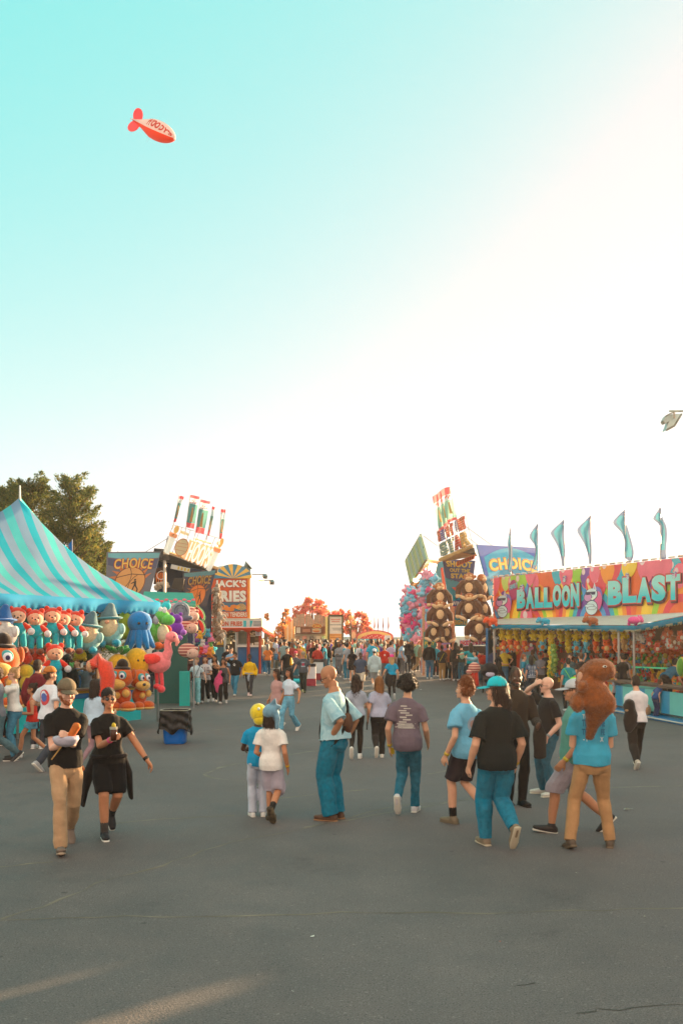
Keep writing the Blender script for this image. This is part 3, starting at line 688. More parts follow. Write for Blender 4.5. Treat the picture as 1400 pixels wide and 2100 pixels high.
for v in(.54,.48,.42,.36,.30,.25): B.poly(mb,[(.12,v),(.88,v),(.88,v+.02),(.12,v+.02)],.02,2)
mk('print',mb,[paint((214,150,130)),paint((150,150,140)),paint((200,120,50))],pn)
mk('frame',MB().bar(P(673.6,1262,D3-1.1),P(673.6,1350,D3-1.1),.12,0,4).bar(P(702.4,1262,D3-1.1),P(702.4,1350,D3-1.1),.12,0,4).bar(P(673,1262.5,D3-1.1),P(703,1262.5,D3-1.1),.12,0,4),metal((90,76,50)),mt)
fb3(667,673.4,1264,1350,D3-.8,.4,paint((236,214,130)),'side_strip',mt)
# ride front with an arched sign
rf=thing('arched_game_stall','low stall with a long red and yellow arched sign in the far centre','stall',tuple(G(768,1362)))
D4=78.0
def arch(x0,x1,ytop,yedge,ybot,n=24): return [(x0+(x1-x0)*i/n, yedge-(yedge-ytop)*math.sin(math.pi*i/n)**.6) for i in range(n+1)]
def archslab(x0,x1,yt,ye,yb,d,m,name,th=.2):
    a=arch(x0,x1,yt,ye,yb); mb=MB()
    for p,q in zip(a[:-1],a[1:]): mb.slab([P(p[0],p[1],d),P(q[0],q[1],d),P(q[0],yb,d),P(p[0],yb,d)],th)
    return mk(name,mb,m,rf)
archslab(730,806,1292,1303,1330,D4,paint((206,84,84)),'outer_arch'); archslab(733,803,1294.5,1306,1330,D4-.25,paint((222,186,110)),'bulb_band'); archslab(738,800,1300,1310,1330,D4-.5,paint((206,60,60)),'red_field')
B=Board(P(744,1302,D4-.8),P(798,1302,D4-.8),P(798,1310,D4-.8),P(744,1310,D4-.8)); mb=MB()
for i in range(14): B.disc(mb,.06+i*.068,.5+.3*math.sin(i*2.1),.018,.10,.02,0,8)
mk('star_lights',mb,paint((240,226,200)),rf)
fb3(734,782,1310,1316,D4-.8,.1,paint((70,170,186)),'turquoise_band',rf); fb3(788,800,1303,1316,D4-.9,.1,paint((206,206,204)),'white_notice',rf)
fb3(732,804,1316,1362,D4-.6,.2,paint((196,120,80)),'counter_wall',rf)
mb=MB(); B=Board(P(719,1292,D4-1),P(731,1292,D4-1),P(731,1330,D4-1),P(719,1330,D4-1)); B.disc(mb,.5,.72,.5,.28,0,0,20); B.poly(mb,[(0,0),(1,0),(1,.72),(0,.72)],0,0); B.disc(mb,.5,.72,.36,.2,.02,1,18); mk('round_end_sign',mb,[paint((206,104,90)),paint((224,170,130))],rf)
FG='small pointed red flags in the far centre'
for i,(x,y0,y1,lab) in enumerate(((739,1296,1270,'faint pointed red flag against the right red tree, far left of the small flags'),(753,1296,1271,'pointed red flag at the right edge of the red tree, second from left'),(767.5,1291,1266,'pointed red flag first clear of the tree above the arched sign'),(774.5,1291,1268,'slimmest pointed red flag above the middle of the arched sign'),(785,1290,1267,'pointed red flag second from the right above the arched sign'),(796,1291,1265,'rightmost pointed red flag above the end of the arched sign'))):
    o=thing('pointed_flag',lab,'flag',tuple(P(x,y0,D4)),0,FG); mk('pole',MB().bar(P(x,y0+8,D4),P(x,y1,D4),.05,n=4),metal((150,120,110)),o)
    mk('cloth',MB().slab([P(x,y1,D4),P(x+1.8,y0-7,D4),P(x+.5,y0-1,D4),P(x-1.5,y0-3,D4)],.03),fabric((200,96,90),.3),o)
# street lamps
def globe_lamp(px,y0,ytop,d,label,heads):
    o=thing('street_lamp',label,'lamp',tuple(G(px,y0)))
    mk('post',MB().tube([G(px,y0),P(px,ytop+14,d),P(px,ytop+4,d)],[.07,.045,.035]),metal((96,88,72)),o,smooth=True)
    for (dx,dy) in heads:
        c=P(px+dx,ytop+dy,d); mk('globe',MB().ball(c,(.13,.13,.17)),mat((236,196,130),.4,'globe',trans=.4),o,smooth=True)
        mk('arm',MB().bar(c+Vector((0,0,-.17)),P(px,ytop+dy+7,d),.05,n=5),metal((96,88,72)),o)
        mk('cap',MB().tube([c+Vector((0,0,.14)),c+Vector((0,0,.24))],[.09,.02]),metal((120,104,72)),o,smooth=True)
globe_lamp(719,1362,1266,66,'triple globe street lamp in front of the right red tree',((0,0),(-7,11),(7,11)))
globe_lamp(823,1364,1283,64,'single lantern street lamp left of the pink and blue plush column',((0,3),))
globe_lamp(534,1372,1240,60,'slender lamp behind the side panel of the fries stand',((0,-4),))
# ------------------------------------------------------------------ right: star shooting game with gorillas
sg=thing('star_shooting_game','star shooting game booth with tilted bulb sign and blue star banner','stall',tuple(G(940,1390)))
D5=46.0
fb3(929,1002,1325,1400,D5+2.5,.1,paint((34,26,24)),'back_wall',sg)
B=Board(P(906,1146,D5+.6),P(974,1150,D5+1.6),P(957,1284,D5+1.6),P(929,1284,D5+.6)); pn=B.panel('star_banner',vinyl((24,150,172)),sg,.05)
mb=MB(); B.poly(mb,[(0,1),(1,1),(1,.72),(.5,.66),(0,.72)],.008,0)
B.poly(mb,[(0,.22),(1,.22),(1,.36),(.5,.40),(0,.36)],.008,1)
st=[]; 
for i in range(10):
    r=.36 if i%2==0 else .15; a=R(90+i*36); st.append((.52+r*math.cos(a),.53+r*math.sin(a)*B.w/B.h))
B.poly(mb,[(u+.02,v-.008) for u,v in st],.012,2); B.poly(mb,st,.02,3)
for i in range(6): B.disc(mb,.2+i*.12,.68,.015,.01,.02,2,8)
B.poly(mb,[(.45,.17),(.5,.20),(.55,.17),(.52,.13),(.48,.13)],.02,3)
mk('painted_star',mb,[vinyl((58,66,120)),vinyl((26,72,140)),vinyl((40,30,60)),vinyl((214,66,36))],pn)
mb=MB(); B.text(mb,'SHOOT',.10,.885,.90,.975,.02,0,.04); B.text(mb,'OUT THE',.18,.81,.86,.865,.02,0,.035); B.text(mb,'STAR',.2,.715,.82,.79,.02,0,.045); B.text(mb,'SIGHTS',.1,.02,.95,.09,.02,0,.03); mk('lettering',mb,vinyl((214,180,50)),pn)
mb=MB(); B.text(mb,'WIN BIG',.1,.31,.92,.37,.02,0,.04); mk('win_lettering',mb,vinyl((226,220,214)),pn)
mb=MB(); B.text(mb,'PRIZES',.1,.235,.92,.30,.02,0,.04); mk('prize_lettering',mb,vinyl((206,80,90)),pn)
# canopy slab under the roof sign
mk('canopy_soffit',MB().slab([P(902,1148,D5-1.5),P(967,1121,D5-3.5),P(978,1140,D5+.6),P(908,1152,D5+.6)],.06),wood((176,140,92)),sg)
mk('canopy_edge',MB().tube([P(902,1148,D5-1.5),P(967,1120,D5-3.5)],[.09,.09],n=6),wood((206,166,110)),sg)
B=Board(P(936,1151,D5-1),P(973,1137,D5-1.6),P(971,1146,D5-1.6),P(936,1161,D5-1)); pp=B.panel('small_orange_sign',vinyl((206,84,40)),sg,.05)
mb=MB(); B.text(mb,'IIIIIII',.05,.15,.95,.85,.01,0,.04); mk('lettering',mb,vinyl((150,52,24)),pp)
mk('speaker_box',MB().slab([P(950,1117,D5-3),P(972,1124,D5-3),P(974,1136,D5-3),P(948,1130,D5-3)],.6),paint((64,60,54)),sg)
rt=Board(P(893,1087,D5-2),P(951,1053,D5-4),P(967,1119,D5-3.6),P(903,1147,D5-1.6)); rk=lattice(rt,sg,7)
rowcol=[[(206,110,84),(110,120,196),(110,120,196),(222,130,104)],[(120,160,156),(120,160,156),(206,84,70),(206,180,110)]]
def glyph_rows(bd,parent,rows,cols,ink=(70,64,66)):
    """bulb letters seen edge on: the same letters in open bars, each in its own colour"""
    for r,(txt,(v0,v1)) in enumerate(rows):
        n=len(txt)
        for i,ch in enumerate(txt):
            if ch==' ': continue
            u0=.04+.92*i/n; u1=.04+.92*(i+1)/n-.02; mb=MB(); bd.text(mb,ch,u0-.008,v0-.015,u1+.008,v1+.015,.02,0,.06,th=.10); bd.text(mb,ch,u0,v0,u1,v1,.04,1,.0,th=.03)
            for k in range(5): 
                v=v0+(v1-v0)*(k+.5)/5; bd.poly(mb,[(u0,v),(u1,v),(u1,v+.012),(u0,v+.012)],.05,2)
            c=cols[r][i%len(cols[r])]; mk('bulb_letter',mb,[mat(tuple(int(x*.9+20) for x in c),.5,'paint',trans=.4),mat(tuple(min(255,int(x*.8+60)) for x in c),.5,'paint',trans=.5),mat((232,228,214),.5,'paint',trans=.4)],parent)
glyph_rows(rt,rk,[('SHOOT OUT',(.58,.93)),('STAR',(.08,.50))],rowcol)
for i,a in enumerate((( 955,1080,1010,1120),(960,1103,985,1122),(868,1099,897,1120))): mk('stay_wire',MB().bar(P(a[0],a[1],D5-3),P(a[2],a[3],D5+1),.03,n=4),metal((110,112,112)),sg)
# three flags overlapping
for i,(x,y) in enumerate(((886,1016),(896,1009),(903,1002))):
    o=thing('banner_flag',['left of the three overlapping red and green flags above the bulb sign on the right','middle one of the overlapping red and green flags above the bulb sign on the right','largest and nearest of the overlapping red and green flags above the right bulb sign'][i],'flag',tuple(P(x,1085,D5-3+i*.01)),0,'overlapping flags on the star game roof')
    W=[13,12,20][i]; d=D5-3-i*.5; L=72-2*i; dx=14
    mk('pole',MB().bar(P(x+W+dx+3,y+L+30,d),P(x+W-1,y-2,d),.04,n=5),metal((214,210,206)),o)
    mb=MB(); n=24
    for k in range(n):
        for j in range(5):
            q=[P(x+W*jj/5+dx*kk/n,y+L*kk/n-4*math.sin(jj/5*2.2)+(3*(1-jj/5)),d+.12*math.sin(jj*1.2+kk*.2+i)) for kk,jj in((k,j),(k+1,j),(k+1,j+1),(k,j+1))]
            v=k/n; mb.add(q,[(0,1,2,3)],0 if v<.17 or v>.88 else (1 if v<.36 else 2))
    cl=mk('cloth',mb,[fabric((240,124,128),.5),fabric((220,228,230),.5),fabric((150,198,184),.5)],o,smooth=True)
    mb=MB()
    f=lambda s,v:P(x+W*s+dx*v,y+L*v-3,d-.16)
    for s,v in ((.25,.31),(.4,.27),(.55,.31),(.72,.26)): mb.add([f(s-.06,v),f(s+.05,v-.05),f(s+.09,v),f(s-.02,v+.05)],[(0,1,2,3)],0)
    mb.add([f(.45,.45),f(.58,.45),f(.7,.8),f(.35,.8)],[(0,1,2,3)],1); mk('print',mb,[fabric((200,60,66),.3),fabric((190,150,100),.3)],cl)
# CHOICE banner on the right
B=Board(P(977,1117,D5-1),P(1106,1124,D5+2.5),P(1112,1296,D5+2.5),P(1024,1296,D5-1)); cb=B.panel('choice_banner',vinyl((38,148,186)),sg,.05)
asp=B.w/B.h; mb=MB()
B.poly(mb,[(0,1),(1,1),(1,.62),(.85,.70),(.5,.76),(.15,.70),(0,.62)],.006,0)
up=[]
for i in range(13): x=i/12; up.append((.06+.90*x,.62+.12*math.sin(math.pi*x)))
dn=[(.96-.90*i/12,.86+.12*math.sin(math.pi*(1-i/12))) for i in range(13)]
B.poly(mb,up+dn,.01,1)
st=[]
for i in range(10):
    r=.42 if i%2==0 else .17; a=R(90+i*36); st.append((.48+r*math.cos(a),.30+r*math.sin(a)*asp))
B.poly(mb,st,.012,2); B.poly(mb,[(.48+(u-.48)*.93,.30+(v-.30)*.93) for u,v in st],.016,3)
for i in range(7): B.disc(mb,.12+i*.10,.55+.05*math.sin(i*.6),.022,.022*asp,.02,2,12); B.disc(mb,.12+i*.10,.55+.05*math.sin(i*.6),.012,.012*asp,.024,4,10)
mk('painted_artwork',mb,[vinyl((62,104,190)),vinyl((20,170,206)),vinyl((70,50,50)),vinyl((222,84,60)),vinyl((226,214,190))],cb)
wp_=lambda x:(0.0+.30*np.sin(math.pi*x)-.05,1.0+.30*np.sin(math.pi*x)-.05)
mb=MB(); B.text(mb,'CHOICE',.10,.69,.93,.84,.02,0,.07,warp=wp_); mk('letter_outline',mb,vinyl((196,130,60)),cb)
mb=MB(); B.text(mb,'CHOICE',.11,.70,.92,.83,.03,0,.035,warp=wp_); mk('lettering',mb,vinyl((232,204,84)),cb)
mk('banner_pole',MB().bar(P(1107,1122,D5+2.4),P(1109,1300,D5+2.4),.06,n=5),metal((206,190,160)),sg)
# LED strip sign and posts
B=Board(P(941,1313,D5-1),P(1000,1308,D5-1.5),P(1000,1322,D5-1.5),P(941,1326,D5-1)); ls=B.panel('strip_sign',vinyl((206,200,206)),sg,.08)
mb=MB(); B.text(mb,'SHOOT THE STAR',.04,.15,.96,.85,.012,0,.05); mk('lettering',mb,vinyl((206,50,60)),ls)
mb=MB()
for i in range(9): B.poly(mb,[(.03+i*.11,.06),(.06+i*.11,.06),(.06+i*.11,.94),(.03+i*.11,.94)],.006,0)
mk('stripes',mb,vinyl((96,90,190)),ls)
for x,d in ((929,D5-1),(868,D5+2),(1002,D5-1.5),(925,D5+.4)): mk('post',MB().bar(P(x,1245 if x<1000 else 1305,d),Vector((P(x,0,d).x,d,gz(d))),.14,n=4),wood((196,140,112)),sg)
mk('counter',MB().slab([P(930,1362,D5-1),P(1002,1365,D5-1.4),P(1002,1395,D5-1.4),P(930,1392,D5-1)],.5),paint((46,80,96)),sg)
B=Board(P(868,1296,D5+.5),P(893,1296,D5+.5),P(893,1330,D5+.5),P(868,1330,D5+.5)); pn=B.panel('side_notice',vinyl((58,140,130)),sg)
mb=MB(); B.text(mb,'HOW',.1,.75,.7,.95,.01,0,.04); B.text(mb,'TO',.1,.5,.5,.7,.01,0,.04); B.text(mb,'PLAY',.1,.2,.9,.42,.01,0,.04); mk('lettering',mb,vinyl((214,196,60)),pn)
B=Board(P(905,1308,D5+.2),P(926,1306,D5),P(926,1350,D5),P(905,1350,D5+.2)); pn=B.panel('prize_notice',vinyl((150,130,196)),sg)
mb=MB(); B.text(mb,'IIIII',.05,.75,.95,.93,.01,0,.05); B.text(mb,'IIIII',.05,.48,.95,.66,.01,1,.05)
for i in range(5): B.poly(mb,[(.08+i*.18,.05),(.18+i*.18,.05),(.18+i*.18,.40),(.08+i*.18,.40)],.01,1)
mk('lettering',mb,[vinyl((226,190,70)),vinyl((222,110,70))],pn)
# ------------------------------------------------------------------ pink and blue plush booth left of it
pb=thing('high_sign_booth','red booth with a tilted tall green bulb sign and a bright floodlight','stall',tuple(G(868,1385)))
D6=52.0
rt=Board(P(829,1149,D6-1),P(860,1095,D6-3),P(875,1147,D6-3),P(841,1203,D6-1)); rk=lattice(rt,pb,7,metal((110,120,104)),.03)
bk=mk('sign_backing',MB().add(list(rt.at([(0,1),(1,1),(1,0),(0,0)],-.08))+list(rt.at([(0,1),(1,1),(1,0),(0,0)],-.1)),[(0,1,2,3),(7,6,5,4),(0,4,5,1),(1,5,6,2),(2,6,7,3),(3,7,4,0)]),mat((206,222,206),.6,'paint',trans=.5),rk)
glyph_rows(rt,rk,[('IIIIIIIIIIII',(.08,.92))],[[(150,196,160),(186,214,150),(160,206,206)]])
mk('soffit',MB().slab([P(841,1204,D6-1),P(875,1148,D6-3),P(904,1152,D6),P(850,1215,D6+1)],.06),wood((160,116,72)),pb)
mk('side_wall',MB().slab([P(843,1206,D6),P(905,1152,D6+1),P(905,1395,D6+1),P(866,1395,D6)],.1),paint((150,52,34)),pb)
mk('blue_banner',MB().slab([P(880,1152,D6-.2),P(908,1152,D6-.2),P(916,1300,D6-.2),P(884,1300,D6-.2)],.05),vinyl((60,150,170)),pb)
mk('red_stripe',MB().slab([P(903,1165,D6-.4),P(908,1163,D6-.4),P(915,1210,D6-.4),P(909,1212,D6-.4)],.05),vinyl((206,76,44)),pb)
fl=mk('floodlight_housing',MB().slab([P(879,1153,D6-2),P(895,1156,D6-2.1),P(890,1176,D6-2.1),P(876,1173,D6-2)],.2),metal((190,190,186)),pb)
mk('lit_lamp',MB().slab([P(880,1155,D6-2.2),P(893.5,1157.5,D6-2.3),P(889,1174,D6-2.3),P(877.5,1171.5,D6-2.2)],.03),mat((255,246,230),.5,'lit',emit=4.0),fl)
for i in range(5): mk('bulb',MB().ball(P(852+i*5.5,1190-i*8.5,D6-1.6),(.14,.1,.1)),mat((255,240,200),.5,'lit',emit=2.5),pb,smooth=True)
# metal barrier by the booth
ba=thing('crowd_barrier','low white barred barrier beside the far queue on the right','barrier',tuple(G(862,1380)))
mb=MB(); a=G(853,1372); b=G(876,1388)
mk('top_rail',MB().bar(a+Vector((0,0,1)),b+Vector((0,0,1)),.05),metal((186,184,176)),ba); mk('bottom_rail',MB().bar(a+Vector((0,0,.15)),b+Vector((0,0,.15)),.05),metal((186,184,176)),ba)
for i in range(13):
    p=a.lerp(b,i/12); mb.bar(p+Vector((0,0,.02)),p+Vector((0,0,1)),.035,n=4)
mk('bars',mb,metal((196,194,186)),ba)
# ------------------------------------------------------------------ balloon dart stall
bs=thing('balloon_dart_stall','long balloon dart stall with rainbow mural and blue scalloped awning','stall',tuple(G(1200,1440)))
ML=(1012,45.0); MR=(1470,32.3)
def ml(t,Z):       # point on the mural plane
    a=P(ML[0],HY,ML[1]); b=P(MR[0],HY,MR[1]); p=a.lerp(b,t); return Vector((p.x,p.y,Z))
B=Board(ml(0,4.95),ml(1,4.95),ml(1,2.78),ml(0,2.78)); MB_=B; asp=B.w/B.h
pn=B.panel('mural_panel',vinyl((236,104,54)),bs,.12)
def tX(px):        # mural u under photo column px
    a=P(ML[0],HY,ML[1]); b=P(MR[0],HY,MR[1]); k=(px-CX)/F
    return (k*a.y-a.x)/((b.x-a.x)-k*(b.y-a.y))
def vY(px,py): t=tX(px); p=ml(t,0); return (EYE-(py-HY)/F*p.y-2.78)/(4.95-2.78)
pal=[(226,66,84),(244,146,50),(250,206,66),(156,208,66),(30,176,196),(120,70,160),(240,110,136),(206,230,120),(70,156,214)]
mb=MB()
# rainbows
for (cx_,r,lay) in ((tX(1215),.165,.006),(tX(1090),.13,.004),(tX(1395),.17,.005)):
    cols=[0,1,2,3,4,5,8] if lay==.006 else [1,2,2,3,1,0]
    for i,c in enumerate(cols): B.arc(mb,cx_,0.0,r*(1-i/len(cols)*.72)-r*.72/len(cols),r*(1-i/len(cols)*.72),lay+i*.0008,c,0,180,24)
# swirls of light and balloons
rs=random.Random(12)
for i in range(56):
    u=rs.uniform(.0,.99); v=rs.uniform(.68,1.02); r=rs.uniform(.022,.036); c=rs.choice([0,1,2,3,4,6,7,8,6,0,5]); ly=.014+i*.0006
    pts=[]
    for k in range(18):
        a=k*2*math.pi/18; uu=min(.999,max(.001,u+r*math.cos(a)*(1-.25*(math.sin(a)<0)*-math.sin(a)))); vv=min(.995,v+r*1.25*asp*math.sin(a)); pts.append((uu,vv))
    B.poly(mb,pts,ly,c)
    if v<.95:
        B.poly(mb,[(u-r*.45+.3*r*math.cos(a),min(.99,v+r*.5*asp+.35*r*asp*math.sin(a))) for a in [k*2*math.pi/10 for k in range(10)]],ly+.0004,9)
for i in range(6): B.disc(mb,rs.uniform(.02,.10),rs.uniform(.2,.7),.02,.02*asp*1.3,.05+i*.001,rs.randint(0,8),16)
B.disc(mb,tX(1080),.12,.035,.035*asp*1.1,.050,6,22); B.disc(mb,tX(1078),.2,.012,.012*asp,.053,9,12)
mk('painted_rainbow_and_balloons',mb,[vinyl(c) for c in pal]+[vinyl((236,206,206))],pn)
# small oval title on the left
mb=MB(); u0,v0=tX(1054),vY(1054,1210); B.disc(mb,u0,v0,.026,.026*asp*1.25,.055,0,22); mk('purple_balloon',mb,vinyl((176,50,110)),pn)
mb=MB(); B.text(mb,'FAMILY',u0-.022,v0+.0,u0+.024,v0+.10,.062,0,.03,warp=lambda x:(.5*x,1+.5*x)); mk('family_lettering',mb,vinyl((120,206,216)),pn)
def big(word,x0,x1,yb0,yb1,yt0,yt1,seed):
    n=len(word); rs=random.Random(seed)
    for i,ch in enumerate(word):
        a=x0+(x1-x0)*i/n; b=x0+(x1-x0)*(i+1)/n-1.0; t=(i+.5)/n
        yb=yb0+(yb1-yb0)*t+rs.uniform(-1,1); yt=yt0+(yt1-yt0)*t+rs.uniform(-2.5,2.5); m_=(a+b)/2
        q=(tX(a),vY(m_,yb),tX(b),vY(m_,yt)); mb=MB(); k=.004
        B.text(mb,ch,q[0]-k+.003,q[1]-.05,q[2]+k+.003,q[3]+.01,.064,0,.12,th=.004); B.text(mb,ch,q[0]-k*.6,q[1]-.02,q[2]+k*.6,q[3]+.025,.072,1,.10,th=.004); 
        # the letter, pale above and bright turquoise below
        v,f=text_mesh(ch,.065); mn=v.min(0); mx=v.max(0)
        B.text(mb,ch,q[0],q[1],q[2],q[3],.082,2,.065,th=.006)
        mk('big_letter',mb,[vinyl((84,30,40)),vinyl((206,74,72)),LET],pn)
def letter_mat(z0,z1):
    m=bpy.data.materials.new('two_tone_lettering'); m.use_nodes=True; n=m.node_tree; b=n.nodes['Principled BSDF']; b.inputs['Roughness'].default_value=.45
    tc=n.nodes.new('ShaderNodeTexCoord'); sx_=n.nodes.new('ShaderNodeSeparateXYZ'); n.links.new(tc.outputs['Object'],sx_.inputs[0])
    mr=n.nodes.new('ShaderNodeMapRange'); mr.inputs[1].default_value=z0; mr.inputs[2].default_value=z1; n.links.new(sx_.outputs[2],mr.inputs[0])
    cr_=n.nodes.new('ShaderNodeValToRGB'); e=cr_.color_ramp.elements; e[0].position=.35; e[0].color=(*lin((0,196,206)),1); e[1].position=.7; e[1].color=(*lin((150,222,214)),1)
    n.links.new(mr.outputs[0],cr_.inputs[0]); n.links.new(cr_.outputs[0],b.inputs['Base Color']); return m
oz=offset_of(pn).z; LET=letter_mat(3.25,4.45)
big('BALLOON',1062,1191,1249,1243,1208,1198,1)
big('BLAST',1249,1398,1241,1229,1190,1176,2)
# painted unicorns (generic), flat artwork on the mural
def uni(px,py,s,flip=1):
    """s: body height in photo pixels"""
    mb=MB(); X=lambda x,y:(tX(px+flip*x*s),vY(px,py+y*s))
    def E(x,y,rx,ry,ly,mi,n=18): B.poly(mb,[X(x+rx*math.cos(a),y+ry*math.sin(a)) for a in [k*2*math.pi/n for k in range(n)]],ly,mi)
    E(.16,-.02,.20,.34,.088,3); E(.22,.10,.12,.30,.0885,4)                     # mane
    E(.0,.33,.21,.25,.09,5); E(.0,.33,.19,.23,.092,0)                           # body
    E(0,-.12,.21,.21,.094,5); E(0,-.12,.19,.19,.096,0); E(-.12,-.02,.14,.15,.097,5); E(-.12,-.02,.12,.13,.098,1) # head and muzzle
    B.poly(mb,[X(-.10,-.28),X(-.16,-.56),X(.0,-.30)],.10,2); B.poly(mb,[X(.05,-.28),X(.10,-.50),X(.17,-.24)],.10,0); B.poly(mb,[X(.08,-.29),X(.10,-.42),X(.14,-.26)],.101,1)
    B.poly(mb,[X(-.20,-.20),X(.14,-.20),X(.12,-.10),X(.02,-.10),X(-.02,-.15),X(-.06,-.10),X(-.17,-.10)],.103,5)   # sunglasses
    B.poly(mb,[X(-.02,.04),X(.12,-.06),X(.12,.02),X(.04,.08)],.1035,6)           # grin
    E(-.06,.26,.16,.06,.105,5); E(-.06,.26,.145,.05,.106,0); E(.02,.34,.16,.06,.107,5); E(.02,.34,.145,.05,.108,0) # folded arms
    mk('painted_unicorn',mb,[vinyl((206,226,228)),vinyl((206,150,196)),vinyl((230,196,120)),vinyl((120,110,190)),vinyl((222,96,150)),vinyl((60,60,90)),vinyl((236,236,226))],pn)
uni(1216,1226,62); uni(1033,1237,52); uni(1385,1178,16); uni(1290,1180,14,-1); uni(1072,1205,16); uni(1160,1186,14)
# light cord along the mural's top and side
mb=MB()
for i in range(30):
    a,b=ml(i/30,5.0),ml(i/30+.022,5.0); mb.bar(a,b,.07,0 if i%2 else 1,4)
for i in range(8): z=4.9-i*.26; mb.bar(ml(-.004,z),ml(-.004,z-.2),.07,0,4)
mk('edge_light_strip',mb,[paint((236,230,220)),paint((200,170,150))],bs)
# roof slope and awning
Aw=P(1009,1281,42); Bw=P(1300,1283.5,32); Cw=P(1400,1264,26.5); Dw=P(1490,1243,22.5)
r0=ml(0.0,3.10); r1=ml(tX(1300),3.05); r2=ml(tX(1400),3.08); r3=ml(1,3.1)
grey=vinyl((196,186,172))
mk('roof_sheet',MB().add([r0,r1,Bw+Vector((0,0,.02)),Aw+Vector((0,0,.02))],[(0,1,2,3)]).add([r1,r2,r3,Dw+Vector((0,0,.02)),Cw+Vector((0,0,.02)),Bw+Vector((0,0,.02))],[(0,1,4,5),(1,2,3,4)]),grey,bs)
valance('awning_valance',[Aw,Bw,Cw,Dw],.14,fabric((26,150,184),.3),bs,sc_w=.30,drop=.06,wr=.02)
valance('awning_trim',[p+Vector((0,-.015,-.135)) for p in (Aw,Bw,Cw,Dw)],.005,fabric((206,196,160),.3),bs,sc_w=.30,drop=.075)
# back wall, end wall, posts
mk('back_wall',MB().slab([ml(0,2.75)+Vector((0,.15,0)),ml(1,2.75)+Vector((0,.15,0)),ml(1,.1)+Vector((0,.15,0)),ml(0,.1)+Vector((0,.15,0))],-.1),paint((112,70,48)),bs)
mk('end_wall',MB().slab([P(1000,1288,43),P(1012,1288,45),P(1012,1402,45),P(1000,1402,43)],.1),paint((22,104,156)),bs)
for x,y,d in ((1013,1285,42.3),(1268,1290,33),(1299,1292,32.2)): mk('post',MB().bar(P(x,y,d),Vector((P(x,y,d).x,d,gz(d))),.09),metal((196,186,176)),bs)
B2=Board(P(1014,1318,43.6),P(1112,1318,40.5),P(1112,1398,40.5),P(1014,1398,43.6)); pn=B2.panel('lower_mural',vinyl((206,70,40)),bs,.06)
mb=MB(); a2=B2.w/B2.h
for i in range(8): B2.disc(mb,.1+.12*i,.85+.08*math.sin(i*2),.07,.07*a2,.004+i*.0006,[2,3,5,1][i%4],16)
def E2(u,v,ru,rv,ly,mi): B2.disc(mb,u,v,ru,rv,ly,mi,22)
E2(.28,.62,.17,.32,.012,0); E2(.30,.30,.18,.34,.013,0); E2(.20,.74,.055,.12,.016,4); E2(.40,.74,.05,.12,.016,4); E2(.21,.73,.03,.075,.018,5); E2(.395,.73,.028,.075,.018,5); E2(.33,.50,.10,.10,.017,6); E2(.42,.30,.06,.18,.0175,7)
E2(.74,.42,.20,.46,.020,8); E2(.74,.46,.12,.22,.022,9); E2(.74,.46,.09,.16,.024,8); E2(.74,.46,.06,.10,.026,9); E2(.70,.86,.13,.09,.025,10); E2(.63,.94,.03,.05,.027,4); E2(.78,.94,.03,.05,.027,4)
B2.poly(mb,[(.0,.0),(1,.0),(1,.12),(.0,.16)],.03,11)
mk('painted_hippo_and_monster',mb,[vinyl((34,150,196)),vinyl((214,140,40)),vinyl((224,180,50)),vinyl((120,170,60)),vinyl((230,226,216)),vinyl((50,40,60)),vinyl((24,120,170)),vinyl((226,140,120)),vinyl((130,150,160)),vinyl((80,170,170)),vinyl((206,110,150)),vinyl((30,160,176))],pn)
# second stall's counter with turquoise and blue stripes, its base step
ct=thing('dart_counter','long turquoise counter with blue stripes in front of the balloon wall','counter',tuple(G(1370,1474)))
ca=P(1252,HY,30.5); cbp=P(1500,HY,23.0)
def cq(t,z,off=0):
    p=ca.lerp(cbp,t); d=(cbp-ca); d.z=0; n_=Vector((d.y,-d.x,0)).normalized()
    if n_.y>0: n_=-n_
    return Vector((p.x,p.y,z))+n_*off
for i in range(14):
    t0,t1=i/14,(i+1)/14; mk('panel_stripe',MB().slab([cq(t0,.78),cq(t1,.78),cq(t1,.12),cq(t0,.12)],-.06),vinyl((22,146,186) if i%3==1 else (110,200,190)),ct)
mk('counter_top',MB().slab([cq(-.005,.86,.12),cq(1,.86,.12),cq(1,.86,-.45),cq(-.005,.86,-.45)],.07),wood((104,80,66)),ct)
mk('base_step',MB().slab([cq(-.01,.10,.32),cq(1,.10,.32),cq(1,.10,-.5),cq(-.01,.10,-.5)],-.09),vinyl((40,120,170)),ct)
mk('base_rim',MB().bar(cq(-.01,.06,.33),cq(1,.06,.33),.04,0,4),paint((206,196,180)),ct)
mk('black_rail',MB().bar(cq(.0,.16,.06),cq(1,.16,.06),.06,0,4),paint((40,40,40)),ct)
mk('end_panel',MB().slab([cq(0,.78),cq(0,.78,-1.6),cq(0,.1,-1.6),cq(0,.1)],.05),vinyl((110,200,190)),ct)
# peach round bean-bag at the counter's foot
mk_=MB().ball(cq(.42,.22,.45),(.36,.25,.26),0,18,12); o=mk('floor_cushion',mk_,plush((206,150,110)),smooth=True); tag(o,'round peach cushion on the step below the striped counter','cushion')
